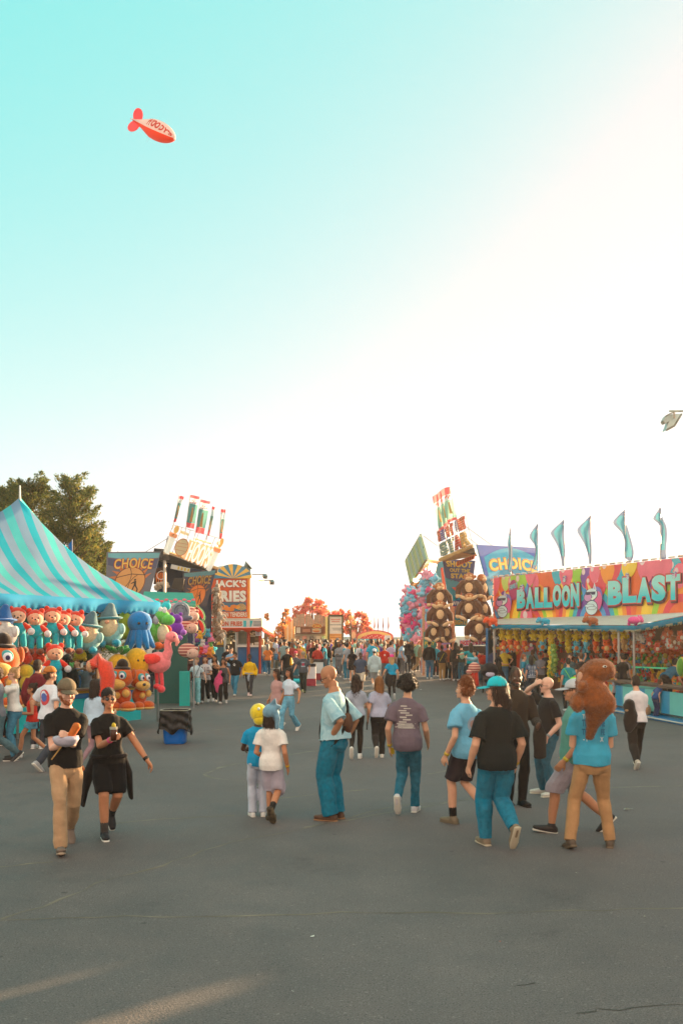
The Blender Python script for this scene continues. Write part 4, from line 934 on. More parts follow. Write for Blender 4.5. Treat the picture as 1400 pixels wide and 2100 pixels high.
# feather flags on the mural
def feather(px,y0,y1,d,shape,label):
    o=thing('feather_flag',label,'flag',tuple(P(px,y0,d)),0,'turquoise feather flags above the rainbow mural')
    mk('pole',MB().bar(P(px,y0,d),P(px,y1-1,d),.035,n=5),metal((220,214,204)),o)
    mb=MB(); n=len(shape)
    L=[P(px+a*1.3,y1+(y0-y1)*v,d) for v,a,b in shape]; Rr=[P(px+b*1.3,y1+(y0-y1)*v,d) for v,a,b in shape]
    for i in range(n-1):
        for j in range(5):
            q=[]
            for ii,jj in((i,j),(i+1,j),(i+1,j+1),(i,j+1)):
                p=L[ii].lerp(Rr[ii],jj/5)+Vector((0,.10*math.sin(jj*1.4+ii*.8),0)); q.append(p)
            mb.add(q,[(0,1,2,3)],0 if j not in(0,4) and 0<i<n-2 else 1)
    cl=mk('cloth',mb,[fabric((86,164,184),.25),fabric((116,136,168),.25)],o,smooth=True); md=cl.modifiers.new('s','SUBSURF'); md.levels=1; md.render_levels=1
    return o
feather(1047,1176,1083,41,[(0,-1,0),(.15,-3,1),(.35,-5.5,1.5),(.36,-5,2),(.55,-3,2.5),(.8,-5,1.5),(.93,-6,1),(.97,-3,1)],'narrow dark furled feather flag in front of the CHOICE banner')
feather(1103,1170,1074,40,[(0,-1,0),(.12,-8,0),(.27,-16,0),(.38,-9,0),(.5,-3,0),(.75,-7,-1),(.9,-12,-3),(.96,-11,-5)],'curling feather flag crossing the right edge of the CHOICE banner')
feather(1157,1166,1065,38.5,[(0,-1,0),(.1,-9,0),(.25,-23,0),(.32,-21,0),(.5,-12,0),(.75,-6,0),(.95,-5,-1)],'wide wind filled feather flag, third from the left')
feather(1211,1160,1057,37,[(0,-1,0),(.1,-8,0),(.24,-21,0),(.33,-22,0),(.5,-13,0),(.75,-5,0),(.97,-4,0)],'wide wind filled feather flag, fourth from the left')
feather(1281,1152,1046,35.5,[(0,-1.5,0),(.1,-10,1),(.24,-22,2),(.34,-11,4),(.48,-3,6),(.62,-1,9),(.78,-2,13),(.92,-3,13),(.98,6,11)],'twisted feather flag bent back to the right, above the second word of the mural')
feather(1353,1150,1041,34,[(0,-1,0),(.10,-5,3),(.22,-14,5),(.27,-1,7),(.4,0,10),(.6,0,9),(.8,-1,7),(.97,-1,9)],'rightmost feather flag with a small hooked tip')
# floodlight at the right edge of the sky
fl=thing('floodlight','grey boxy floodlight hanging from a bar at the upper right edge','floodlight',tuple(P(1400,842,24)))
mk('arm',MB().bar(P(1371,843,24),P(1470,843,24),.05,n=6),metal((170,176,166)),fl)
mk('mast',MB().tube([Vector((P(1470,0,24).x,24,0)),P(1470,838,24)],[.1,.08]),metal((170,176,166)),fl,smooth=True)
hd=mk('lamp_head',MB().slab([P(1376,849,23.9),P(1396,849,23.9),P(1382,873,23.9),P(1364.5,882,23.9)],.28),metal((168,184,176)),fl)
mk('rear_box',MB().slab([P(1364,852,23.85),P(1378,850,23.85),P(1373,863,23.85),P(1363,868,23.85),P(1359,862,23.85)],.22),metal((150,166,160)),fl)
mk('glass_rim',MB().bar(P(1364.5,882.5,23.9),P(1382,873,23.9),.05,0,4).bar(P(1382,873,23.9),P(1396.5,848.5,23.9),.05,0,4),metal((140,144,136)),fl)
mk('bracket',MB().bar(P(1381,844,23.8),P(1382,858,23.8),.05,0,4).bar(P(1380,845,23.8),P(1364,853,23.8),.03,0,4),metal((160,150,136)),fl)
# ------------------------------------------------------------------ unseen stalls added on the right, walls cut and notched to shape sun and shade
for i,(x0,x1,parts,lab) in enumerate(((12.0,15.0,((5,18.68,3.7),(18.68,19.22,2.69),(19.2,20.0,3.35),(20.0,20.28,2.89),(20.32,23.8,3.5)),'unseen stall with notched walls, added beyond the right edge to shape sun patches'),(14.0,17.0,((25.2,30.0,4.3),(30.0,35.0,5.2)),'unseen tall trailer shape added behind the end of the dart stall for shade'),(12.0,15.0,((-14,4,3.7),),'unseen last stall added at the right behind the photographer for shade'))):
    o=thing('shade_stall',lab,'stall',(x0,parts[0][0],0))
    for y0,y1,h in parts: mk('shade_wall',MB().box((x0+.1,(y0+y1)/2,h/2),(.2,y1-y0,h)),vinyl((170,160,150)),o)
    y0,y1=parts[0][0],parts[-1][1]; mk('body',MB().box(((x0+x1)/2+.1,(y0+y1)/2,1.1),(x1-x0-.25,y1-y0-.1,2.2)),vinyl((150,150,146)),o); mk('counter',MB().box((x0-.35,(y0+y1)/2,.5),(.68,y1-y0-.4,1)),vinyl((60,150,170)),o)
# ------------------------------------------------------------------ trees
def leafmat(c,tr=0.45,var=.35):
    m=mat(c,.7,'foliage',0,1.3,var,trans=tr,spec=.2); return m
def leaf_cloud(name,pts,size,m,parent,seed=0,dirs=None,aspect=.5):
    """many small leaf faces; pts Nx3"""
    rs=np.random.RandomState(seed); n=len(pts); pts=np.asarray(pts)
    d=rs.randn(n,3) if dirs is None else dirs+rs.randn(n,3)*.45
    d/=np.linalg.norm(d,axis=1)[:,None]; e=np.cross(d,rs.randn(n,3)); e/=np.linalg.norm(e,axis=1)[:,None]
    s=size*rs.uniform(.6,1.4,n)[:,None]; a=pts-e*s*aspect*.5; b=pts+d*s*.5; c=pts+e*s*aspect*.5; f=pts-d*s*.4+e*s*.05
    v=np.stack([f,a,b,c],1).reshape(-1,3)
    me=bpy.data.meshes.new(name); me.vertices.add(4*n); me.vertices.foreach_set('co',v.ravel()); me.loops.add(4*n); me.loops.foreach_set('vertex_index',np.arange(4*n)); me.polygons.add(n)
    me.polygons.foreach_set('loop_start',np.arange(n)*4); me.update(calc_edges=True)
    mats=m if isinstance(m,list) else [m]
    if len(mats)>1: me.polygons.foreach_set('material_index',rs.choice(len(mats),n,p=[.5]+[.5/(len(mats)-1)]*(len(mats)-1)))
    return mk(name,None,mats,parent,mesh=me)
def limbs(parent,base,tips,r0,m):
    mb=MB()
    for t in tips:
        k0=random.uniform(.25,.8); a=base[0].lerp(base[1],k0); mid=a.lerp(t,.5)+Vector((random.uniform(-.2,.2),0,random.uniform(.0,.3)))
        mb.tube([a,mid,t],[r0*(1-k0*.6)*.5,r0*.25,r0*.07],n=6)
    return mk('limb',mb,m,parent,smooth=True)
def conifer(px,py,ptop,d,half,label,seed,lean=0):
    """half: list of (height fraction, half width in pixels)"""
    rs=np.random.RandomState(seed); b=P(px,py,d); b.z=0; t=P(px+lean,ptop,d); H=t.z
    o=thing('evergreen_tree',label,'tree',tuple(b),0,'evergreen trees behind the striped tent')
    mk('trunk',MB().tube([b,b.lerp(t,.5),t],[.35,.2,.04],n=8),mat((88,64,44),.9,'bark',.6,8,.3),o,smooth=True)
    pts=[];dr=[]; sprays=0
    hs=np.array([h for h,_ in half]); ws=np.array([w for _,w in half])
    limbmb=MB()
    for i in range(190):
        f=rs.uniform(.18,1)**.85; w_=np.interp(f,hs,ws)/F*d; a=rs.uniform(0,6.28); rr=w_*(rs.uniform(.35,1.0)**.6)
        c=np.array(b.lerp(t,f))+np.array((math.cos(a)*rr,math.sin(a)*rr,0)); out=nrm((math.cos(a)*.9,math.sin(a)*.9,.55+rs.uniform(-.2,.9)*(f)))
        L=rs.uniform(.8,1.9)*(.6+.6*(1-f)); n=int(230*L)
        s=rs.uniform(0,1,n)**.8; spread=.20*L*(1-s*.9)+.025
        p=c+out*(s[:,None]*L-.3*L)+rs.randn(n,3)*spread[:,None]*np.array((1,1,.6)); pts.append(p); dr.append(np.repeat((out+np.array((0,0,.15)))[None],n,0))
        if i%3==0: limbmb.tube([np.array(b.lerp(t,f*.92)),c,c+out*L*.6],[.05,.03,.01],n=5)
    mk('limb',limbmb,mat((96,70,48),.9,'bark',.6,8,.3),o,smooth=True)
    leaf_cloud('crown',np.concatenate(pts),.125,[leafmat((102,112,58),.5),leafmat((138,126,62),.5),leafmat((66,86,50),.5)],o,seed,np.concatenate(dr),.35)
    return o
conifer(152,1240,992,44,[(0,30),(.25,56),(.45,56),(.6,42),(.72,32),(.85,34),(.93,24),(1,5)],'bushy evergreen tree with a blunt top just right of the tent peak',1,lean=-6)
conifer(62,1240,992,45,[(0,40),(.3,62),(.6,60),(.8,46),(.9,36),(.97,16),(1,4)],'spiky evergreen tree with several pointed tips behind the tent peak',2)
conifer(20,1240,1010,47,[(0,40),(.4,50),(.7,40),(.9,22),(1,4)],'evergreen tree with a slim tip at the left edge behind the tent',3)
conifer(190,1240,1100,46,[(0,30),(.5,40),(.8,28),(1,6)],'shortest evergreen tree, lowest crown at the right of the evergreens',5)
def maple(px,ybase,blobs,d,label,seed,cols,dens=1.0,ls=.26):
    """blobs: crown lumps (px,py,radius px)"""
    rs=np.random.RandomState(seed); b=G(px,ybase); 
    o=thing('red_leaved_tree',label,'tree',tuple(b),0,'red and orange autumn trees in the far centre')
    ys=[q[1] for q in blobs]; top=P(px,min(ys)+6,d); bb=Vector((P(px,0,d).x,d,gz(d)))
    brk=mat((110,80,60),.9,'bark',.6,8,.3)
    mk('trunk',MB().tube([bb,bb.lerp(top,.45),top],[.3,.18,.04],n=8),brk,o,smooth=True)
    mb=MB(); pts=[]
    for (x,y,r) in blobs:
        c=np.array(P(x,y,d))+np.array((0,rs.uniform(-1,1)*1.2,0)); R_=r/F*d
        st=np.array(bb.lerp(top,.42)); mb.tube([st,(st+c)/2+np.array((0,0,-.1)),c],[.10,.06,.02],n=5)
        for k in range(int(9*dens)):
            cc=c+nrm(rs.randn(3))*R_*rs.uniform(.2,1.0)**.5; n=int(34*(R_/1.0)*dens)+8; q=rs.randn(n,3)*R_*.20; pts.append(cc+q)
            mb.tube([c,cc],[.025,.01],n=4)
    mk('limb',mb,brk,o,smooth=True)
    leaf_cloud('crown',np.concatenate(pts),ls,[leafmat(c,.65) for c in cols],o,seed,aspect=.7)
RED=[(236,130,100),(220,146,96),(244,124,120)]; OR=[(226,160,90),(232,134,90),(206,160,90)]
maple(640,1362,[(620,1250,14),(640,1240,16),(658,1245,13),(672,1262,12),(686,1262,11),(606,1258,12),(628,1268,15),(652,1262,16),(597,1275,12),(668,1278,12),(640,1285,14),(612,1282,13),(684,1276,8),(633,1232,8)],88,'largest red leaved tree rising behind the snack stand',1,RED,1.2)
maple(728,1362,[(716,1262,10),(736,1262,11),(748,1275,11),(704,1272,10),(724,1280,13),(742,1290,11),(756,1288,8),(710,1292,12),(728,1300,12),(700,1256,6),(746,1264,7),(762,1296,6)],92,'red leaved tree behind the triple globe lamp',2,RED,1.1)
maple(580,1362,[(586,1262,6),(582,1276,9),(590,1290,11),(574,1286,9),(568,1300,10),(584,1306,12),(596,1300,9),(562,1312,8),(578,1318,11),(588,1252,4),(600,1285,9)],80,'thin orange leaved tree between the fries stand and the snack stand',3,OR,.8,.24)
maple(545,1364,[(544,1262,4.5),(546,1269,5),(550,1290,6),(556,1302,7),(552,1316,8)],84,'small sparse red tree peeping over the roof beside the fries stand',4,OR,.7,.24)
# building corner behind the evergreens
hb=thing('distant_building','pale pinkish building with a shaded balcony at the left edge behind the evergreens','building',tuple(P(-30,1312,90)))
mk('wall',MB().box((P(-45,0,90).x,92,7),(5.2,4,14)),paint((206,186,170)),hb); mk('roof',MB().box((P(-38,0,90).x,91.6,14.2),(7.2,4.6,.5)),paint((214,160,140)),hb)
mk('wall_band',MB().box((P(-42,0,90).x,89.9,13.0),(5.4,.3,.8)),paint((200,150,130)),hb)
# ------------------------------------------------------------------ people
V3=lambda *a:np.array(a,float)
SK={'pale':(226,176,150),'fair':(214,160,128),'tan':(190,130,94),'olive':(176,122,88),'brown':(128,82,56),'dark':(84,54,40)}
HR={'black':(34,27,24),'dkbrown':(56,38,28),'brown':(92,60,38),'auburn':(140,78,38),'blond':(190,150,100),'ombre':(150,96,48),'grey':(130,126,120)}
def ik(a,t,l1,l2,hint):
    d=t-a; L=np.linalg.norm(d); m=(l1+l2)*.997
    if L>m: t=a+d/L*m; d=t-a; L=m
    u=d/max(L,1e-6); x=(l1*l1-l2*l2+L*L)/(2*L); h=math.sqrt(max(0,l1*l1-x*x)); hv=np.asarray(hint,float); hv=hv-np.dot(hv,u)*u; hv=nrm(hv)
    return a+u*x+hv*h,t
TM=[(-.055,.052,.040,0),(-.02,.088,.066,-.004),(.03,.086,.062,0),(.09,.079,.056,.004),(.16,.086,.060,.004),(.22,.095,.062,.0),(.258,.090,.056,-.004),(.286,.072,.048,-.006),(.312,.042,.038,-.006)]
TF=[(-.055,.055,.042,0),(-.02,.095,.070,-.006),(.03,.088,.062,-.002),(.09,.069,.052,.004),(.16,.077,.058,.008),(.205,.082,.066,.010),(.25,.078,.054,0),(.282,.062,.044,-.004),(.308,.036,.034,-.006)]
FEET={'stand':[(.05,.0,0,0,8),(-.05,.0,0,0,-8)],'wide':[(.085,.0,0,0,16),(-.085,.0,0,0,-16)],
 'walkR':[(.04,.15,.0,-12,3),(-.04,-.20,.045,42,-3)],'walkL':[(.04,-.20,.045,42,3),(-.04,.15,0,-12,-3)],
 'midR':[(.04,.06,0,0,3),(-.045,-.16,.09,60,-3)],'midL':[(.045,-.16,.09,60,3),(-.04,.06,0,0,-3)],
 'shift':[(.06,.03,0,0,14),(-.05,-.02,0,0,-4)]}
HANDS={'down':(.135,.02,.475),'swingF':(.125,.12,.50),'swingB':(.135,-.11,.485),'bent':(.10,.20,.60),'hold':(.03,.17,.64),'hip':(.125,-.03,.545),'pocket':(.11,.03,.53),'cross':(-.06,.125,.66),
 'face':(.03,.16,.86),'brow':(.045,.10,.93),'point':(.16,.40,.74),'chest':(.02,.14,.70),'up':(.13,.10,1.06),'side':(.23,.05,.52),'back':(.04,-.11,.56),'lift':(.12,.27,.80)}
def person(px,py,H,yaw,feet='stand',wr='down',wl='down',lean=0,hyaw=0,hpitch=0,female=False,w=1.0,belly=0.0,
           skin_='fair',hair='short',hc='dkbrown',hat=None,hatc=(120,120,120),top='tee',topc=(120,120,120),loose=.5,hem=None,bottom='pants',botc=(60,60,64),wide=.35,
           shoe=(200,200,198),sole=None,face=True,beard=False,glasses=None,lod=1,name='person',label=None,group=None,pos=None,extra=None,headk=1.02,sock=None,hairlen=.16,
           sleeve=.62,roll=0):
    """px,py: where the ground point between the feet shows in the photo; yaw 0 walks away from us, 180 comes towards us, 90 to the left"""
    w*=.95; h=H; vox={0:.0085,1:.014,2:.022,3:.032}[lod]; RD=vox*.25
    S=lambda x:x*h
    pel=V3(0,0,.525)*h
    fx=FEET[feet] if isinstance(feet,str) else feet
    ank=[V3(f[0],f[1],f[2]+.042)*h for f in fx]; hipj=[V3(.05*w,0,0)*h,V3(-.05*w,0,0)*h]
    pel[1]=0.5*(ank[0][1]+ank[1][1])*.35+ (0.0)
    for _ in range(40):
        if max(np.linalg.norm(pel+hipj[i]-ank[i]) for i in (0,1))>.481*h: pel[2]-=.004*h
        else: break
    la=R(lean); sp=V3(0,math.sin(la),math.cos(la)); sy=V3(0,math.cos(la),-math.sin(la)); X=V3(1,0,0)
    T=[(t,rx*w,ry*w*(1+belly*math.exp(-((t-.07)/.07)**2)),yo+belly*.03*math.exp(-((t-.07)/.07)**2)) for t,rx,ry,yo in (TF if female else TM)]
    tor=lambda t,yo=0:pel+sp*t*h+sy*yo*h
    body=MB(); n0=16 if lod<2 else 10; n1=12 if lod<2 else 8
    ck=.86 if top in('tee','long','crop') else 1.0
    body.tube([tor(t,yo) for t,_,_,yo in T],[(rx*h*(ck if t<.30 else 1),ry*h*(ck if t<.30 else 1)) for t,rx,ry,_ in T],n=n0)
    knees=[];legpts=[]
    th=[.055*w,.047*w,.034*w**.5,.033*w**.5,.030,.0205]
    for i in (0,1):
        hp=pel+hipj[i]; a=ank[i]; toe=nrm(V3(math.sin(R(fx[i][4])),math.cos(R(fx[i][4])),0)); k,a2=ik(hp,a,.245*h,.245*h,V3(0,1,0)+toe*.3)
        ank[i]=a2; knees.append(k); legpts.append((hp,k,a2,toe,fx[i][3]))
        pts=[hp,hp+(k-hp)*.5,k,k+(a2-k)*.28+V3(0,-.006*h,0),k+(a2-k)*.6,a2]; c2=[.84,.84,.86,.84,.84,.95] if bottom=='pants' else [.84,.86,1,1,1,1]; body.tube(pts,[r*h*q_ for r,q_ in zip(th,c2)],n=n1,caps=False)
        if i==0 or True: body.ball(pel+hipj[i]*.9+V3(0,-.022,-.024)*h,(.034*w*h,.035*h,.036*h))
    # feet
    feetparts=[]
    for hp,k,a,toe,pit in legpts:
        shoes=MB(); soles=MB(); socks=MB(); feetparts.append((shoes,soles,socks))
        p=R(pit); fwd=nrm(toe*math.cos(p)+V3(0,0,-1)*math.sin(p)); up=nrm(V3(0,0,1)*math.cos(p)+toe*math.sin(p)); heel=a-up*.022*h-fwd*.028*h
        for mb_,g in ((body,0),(shoes,.006)):
            mb_.tube([heel,heel+fwd*.05*h,heel+fwd*.10*h,heel+fwd*.135*h],[(.020*h+g,.024*h+g),(.022*h+g,.024*h+g),(.025*h+g,.017*h+g*.6),(.018*h+g*.5,.011*h+g*.6)],n=n1,ref=np.cross(fwd,up))
        shoes.tube([a+up*.012*h,a-up*.01*h],[.026*h,.029*h],n=n1)
        q=[heel-up*.017*h+fwd*s*h for s in (-.012,.05,.10,.138)]; soles.tube(q,[(.022*h,.009*h),(.023*h,.009*h),(.026*h,.009*h),(.019*h,.008*h)],n=n1,ref=np.cross(fwd,up))
        if sock: socks.tube([a-up*.0*h,a+(k-a)*.30],[.026*h,.027*h],n=n1)
    # shoulders and arms
    sw=.098 if not female else .083; sw*=w**.6; arms=[]
    for i,(sx_,wt) in enumerate(((1,wr),(-1,wl))):
        sh=tor(.252,-.004)+X*sx_*sw*h; t=HANDS[wt] if isinstance(wt,str) else wt; tgt=V3(t[0]*sx_,t[1],t[2])*h
        tgt[1]+=pel[1]*.3
        hint=V3(sx_*.35,-1,-.25) if not(isinstance(wt,str) and wt in('hip','back','brow','face')) else V3(sx_*1.0,-.4 if wt!='brow' else .3,-.3)
        e,wv=ik(sh,tgt,.172*h,.150*h,hint); arms.append((sh,e,wv,sx_))
        ar=[.034*w,.028*w,.0235*w**.5,.0235*w**.5,.0155]
        body.tube([sh-X*sx_*.02*h,sh+(e-sh)*.12,sh+(e-sh)*.55,e,e+(wv-e)*.35,wv],[.030*w*h*ck]+[a*h*(ck if k_<2 else 1) for k_,a in enumerate(ar)],n=n1)
        d=nrm(wv-e); 
        # hand: palm, four fingers of different length, thumb from the side
        bent=isinstance(wt,(str,tuple)) and not(isinstance(wt,str) and wt in('down','swingF','swingB','side'))
        side=V3(sx_,0,0) if abs(d[0])<.7 else V3(0,1,0)
        pn_=nrm(np.cross(d,V3(0,1,0)) if abs(d[1])<.8 else np.cross(d,V3(1,0,0)))  # across
        acr=nrm(np.cross(d,side)) ; inn=nrm(np.cross(acr,d)) 
        curl=.9 if bent else .35
        if lod<=1:
            body.tube([wv,wv+d*.028*h,wv+d*.052*h],[(.013*h,.016*h),(.012*h,.024*h),(.010*h,.024*h)],n=10,ref=inn)
            for f,(o_,L) in enumerate(((-.018,.036),(-.006,.043),(.006,.040),(.018,.031))):
                b=wv+d*.05*h+acr*o_*h; m_=b+(d-inn*curl*.5)*L*.5*h; e2=m_+nrm(d*(1-curl*.6)-inn*curl)*L*.5*h
                body.tube([b,m_,e2],[max(vox*.62,.0058*h)]*2+[max(vox*.55,.0048*h)],n=6)
            b=wv+d*.018*h-acr*.018*h; m_=b+nrm(d-acr*.9-inn*.3)*.024*h; body.tube([b,m_,m_+nrm(d-acr*.2-inn*.5)*.02*h],[max(vox*.65,.0068*h)]*2+[.005*h],n=6)
        else:
            body.tube([wv,wv+d*.03*h,wv+d*.075*h-inn*.012*h],[(.012*h,.014*h),(.012*h,.022*h),(.010*h,.016*h)],n=8,ref=inn); body.tube([wv+d*.02*h,wv+d*.045*h-acr*.03*h],[.009*h,.007*h],n=5)
    # head
    nb=tor(.302,-.006); hk=headk*h; nt_=V3(nb[0],nb[1],nb[2])+V3(0,.012+.02*math.sin(la),.040)*h
    Mh=np.array(Euler((R(hpitch),R(roll),R(hyaw)),'XYZ').to_matrix())
    HP=lambda x,y,z:nt_+Mh@(V3(x,y,z)*hk)
    def hb(mb_,c,r,**k): mb_.ball(HP(*c),(r[0]*hk,r[1]*hk,r[2]*hk),M=None if True else Mh,**k)
    def HB(mb_,c,r,nu=16,nv=11,mi=0):
        v,f=unit_ball(nu,nv); q=(v*V3(*r)+V3(*c))*hk; mb_.add(q@Mh.T+nt_,f,mi)
    body.tube([nb-V3(0,0,.02)*h,nt_+V3(0,0,.012)*h],[(.031 if not female else .026)*h*w**.4]*2,n=n1)
    HB(body,(0,-.004,.080),(.0425,.053,.051)); HB(body,(0,.016,.050),(.036,.036,.042)); HB(body,(0,.020,.018),(.026,.028,.022)); HB(body,(0,.046,.008),(.011,.009,.010),8,6)
    if lod<=2:
        HB(body,(0,.054,.046),(.007,.012,.011),8,6); HB(body,(0,.050,.060),(.005,.009,.013),8,6)
        for s_ in (1,-1): HB(body,(s_*.043,-.002,.050),(.007,.012,.019),8,6); HB(body,(s_*.022,.040,.040),(.012,.010,.012),8,6)
        HB(body,(0,.047,.022),(.014,.008,.006),8,6)
    # root
    pos=pos or G(px,py); lab=label
    assert lab is None or 4<=len(lab.split())<=16,lab
    root=thing(name,lab,'person',tuple(pos),R(yaw),group); root['look']=''
    del root['look']
    me=remesh(body,vox,3 if lod<2 else 2); mk('body',None,skin(SK[skin_]),root,True,False,mesh=me)
    if face and lod<=2:
        for s_ in (1,-1):
            fm=MB(); HB(fm,(s_*.0165,.0478,.056),(.0078,.004,.0042),10,6,0); HB(fm,(s_*.0165,.0512,.056),(.0034,.0022,.0036),8,5,1)
            mk('eye',fm,[mat((214,208,198),.3,'eye'),mat((38,28,22),.3,'eye')],root,True,False)
            fm=MB(); fm.tube([HP(s_*.007,.053,.0665),HP(s_*.017,.0525,.0695),HP(s_*.027,.045,.0665)],[.0026*h,.0028*h,.0016*h],n=6)
            mk('eyebrow',fm,hairm(HR[hc]),root,True,False)
        fm=MB(); fm.tube([HP(-.013,.0515,.022),HP(0,.0565,.0225),HP(.013,.0515,.022)],[(.001*h,.001*h),(.004*h,.003*h),(.001*h,.001*h)],n=6); mk('lips',fm,skin((172,92,84)),root,True,False)
    rs=np.random.RandomState(int(abs(px*7+py*3))%9999); sd_=int(abs(px))
    # clothes
    lo=loose; ease=.007+lo*.009
    mxr=max(r for _,r,_,_ in T); mxy=max(r for _,_,r,_ in T)
    hem=hem if hem is not None else (-.03 if top!='crop' else .07)
    shirt=None
    if top:
        shirt=MB(); ts=[(t,rx,ry,yo) for t,rx,ry,yo in T if t>hem+.015]; a=np.interp(hem,[t[0] for t in T],[t[1] for t in T]); b=np.interp(hem,[t[0] for t in T],[t[2] for t in T])
        ts=[(hem,a,b,0)]+ts
        tst=[]
        for t,rx,ry,yo in ts:
            if t<.24: rx=rx*(1-lo)+max(rx,mxr*.95)*lo; ry=ry*(1-lo)+max(ry,mxy*.96)*lo
            e=ease*(1 if t<.27 else (.9 if t<.30 else .3)); e+=.006*lo*(t==hem)+.010*(t<.05)
            yo=yo-(.005 if t<.05 else 0); e+=.006*(t<.05); tst.append((tor(t,yo),(rx*h+e*h,ry*h+e*h)))
        if top=='tank': tst=tst[:-2]
        shirt.tube([p for p,_ in tst],[r for _,r in tst],n=n0+4 if lod<2 else n0,caps=False)
        if top!='tank':
            for sh,e,wv,sx_ in arms:
                slv=sleeve if top in('tee','crop') else 9
                g=(.010+.014*lo)*h
                if slv<5:
                    end=sh+(e-sh)*slv; shirt.ball(sh-V3(0,0,.006)*h-X*sx_*.008*h,.0375*w*h+g*.10,0,12,8); shirt.ball(sh-X*sx_*.030*h+V3(0,0,.004)*h,(.036*h,.036*w*h,.032*w*h)); shirt.tube([sh+(e-sh)*.02,sh+(e-sh)*.3,end],[.0375*w*h+g*.1,.0345*w*h+g*.5,.030*w*h+g*1.1],n=n1,caps=False)
                else:
                    shirt.tube([sh-X*sx_*.03*h,sh,sh+(e-sh)*.4,e,e+(wv-e)*.4,wv-(wv-e)*.06],[.036*w*h,.037*w*h+g*.4,.033*w*h+g*.8,.028*w*h+g*.8,.026*h+g*.8,.020*h+g*.6],n=n1,caps=False)
        elif True:
            for s_ in (1,-1): shirt.tube([tor(.23,.05)+X*s_*.055*h,tor(.285,.0)+X*s_*.058*h,tor(.23,-.05)+X*s_*.055*h],[.012*h]*3,n=6)
        me=remesh(shirt,vox*1.05,3 if lod<2 else 2)
        if lod<2: wrinkle(me,.0090*h*(.6+lo),2.4/h*1.0,(1.0,1.0,.8),sd_,bias=.35); wrinkle(me,.0036*h,6.5/h,(1,1,.8),sd_+5)
        if isinstance(topc,list): pass
        sm=mk({'tee':'t_shirt','crop':'t_shirt','long':'sweater','tank':'tank_top'}.get(top,'shirt'),None,topc if isinstance(topc,bpy.types.Material) else cloth(topc),root,True,False,mesh=me)
        shirt=sm
    if bottom:
        tr=MB(); wt_=.10
        base=[(-.082,.052,.050),(-.055,.082,.066),(-.02,.094,.072),(.02,.092,.068),(.055,.084,.062)]
        if female: base=[(-.082,.056,.052),(-.055,.088,.070),(-.02,.100,.077),(.02,.094,.070),(.055,.080,.060)]
        tr.tube([tor(t) for t,_,_ in base],[(rx*w*h+.008*h,ry*w*h*(1+belly*.5)+.008*h) for _,rx,ry in base],n=n0,caps=False)
        if bottom=='skirt':
            tr=MB(); tr.tube([tor(.05),tor(-.02),pel+V3(0,0,-.16)*h],[(.078*w*h,.062*w*h),(.105*w*h,.085*w*h),(.135*w*h,.12*w*h)],n=n0,caps=False)
        else:
            cut={'pants':1.0,'shorts':.46,'longshorts':.56,'brief':.26,'capri':.8}[bottom]
            for hp,k,a,toe,pit in legpts:
                full=[hp,hp+(k-hp)*.5,k,k+(a-k)*.3+V3(0,-.006*h,0),k+(a-k)*.65,a+(a-k)*.02]
                lw=wide; rad=[.0575*w+.003*lw,.050*w+.010*lw,.0365*w**.5+.018*lw,.0355*w**.5+.023*lw,.030+.027*lw,.025+.029*lw]
                if cut<1:
                    L1=cut*2; pts=[hp,hp+(k-hp)*min(1,L1)*.5,hp+(k-hp)*min(1,L1)]; g=.010+.018*lw; rr=[.060*w,.056*w+g*.5,np.interp(min(1,L1),[0,1],[.056*w,.040*w])+g]
                    if L1>1: pts.append(k+(a-k)*(L1-1)); rr.append(.040+g)
                    tr.tube(pts,[r*h for r in rr],n=n1,caps=False)
                else: tr.tube(full,[r*h for r in rad],n=n1,caps=False)
                tr.ball(hp*V3(.95,1,1)+V3(0,-.022,-.026)*h,(.052*w*h,.050*h,.050*h))
        me=remesh(tr,vox*1.05,3 if lod<2 else 2)
        if lod<2: wrinkle(me,.0080*h,3.0/h,(.7,.7,1.35),sd_+3,bias=.3); wrinkle(me,.0030*h,8/h,(.7,.7,1.4),sd_+9)
        mk({'pants':'trousers','shorts':'shorts','longshorts':'shorts','brief':'shorts','skirt':'skirt','capri':'leggings'}[bottom],None,botc if isinstance(botc,bpy.types.Material) else cloth(botc),root,True,False,mesh=me)
    if shoe is not None:
        for shoes,soles,socks in feetparts:
            me=remesh(shoes,vox,2); so=mk('shoe',None,mat(shoe,.6,'leather',.2,40,.1),root,True,False,mesh=me)
            if lod<=1: sl=mk('sole',soles,mat(sole or (216,210,196),.7,'rubber'),so,True,False)
    if sock:
        for shoes,soles,socks in feetparts: mk('sock',socks,cloth(sock),root,True,False)
    # hair
    hm_=hairm(HR[hc] if isinstance(hc,str) else hc)
    if hair not in('bald',None):
        hr=MB(); HB2=lambda c,r:HB(hr,c,r)
        if hair=='buzz': HB2((0,-.008,.083),(.0445,.053,.0515)); HB2((0,-.020,.055),(.041,.040,.038))
        else: HB2((0,-.008,.089),(.048,.0565,.051)); HB2((0,-.022,.058),(.0445,.042,.046))
        if hair in('short','buzz') : pass
        if hair=='quiff': HB2((0,.018,.118),(.036,.036,.022)); HB2((.018,-.01,.120),(.034,.045,.024))
        if hair=='afro':
            HB2((0,-.014,.096),(.060,.060,.054)); HB2((0,-.024,.062),(.056,.048,.048))
            for k in range(90): u=nrm(rs.randn(3)); u[2]=abs(u[2])-.35; HB(hr,(u[0]*.064,u[1]*.064-.016,.080+u[2]*.070),(.017,.017,.017),7,5)
        if hair=='curly':
            for k in range(34): u=nrm(rs.randn(3)); u[1]=-abs(u[1])+.25; HB(hr,(u[0]*.052,u[1]*.050-.012,.078+u[2]*.058),(.024,.024,.024),8,6)
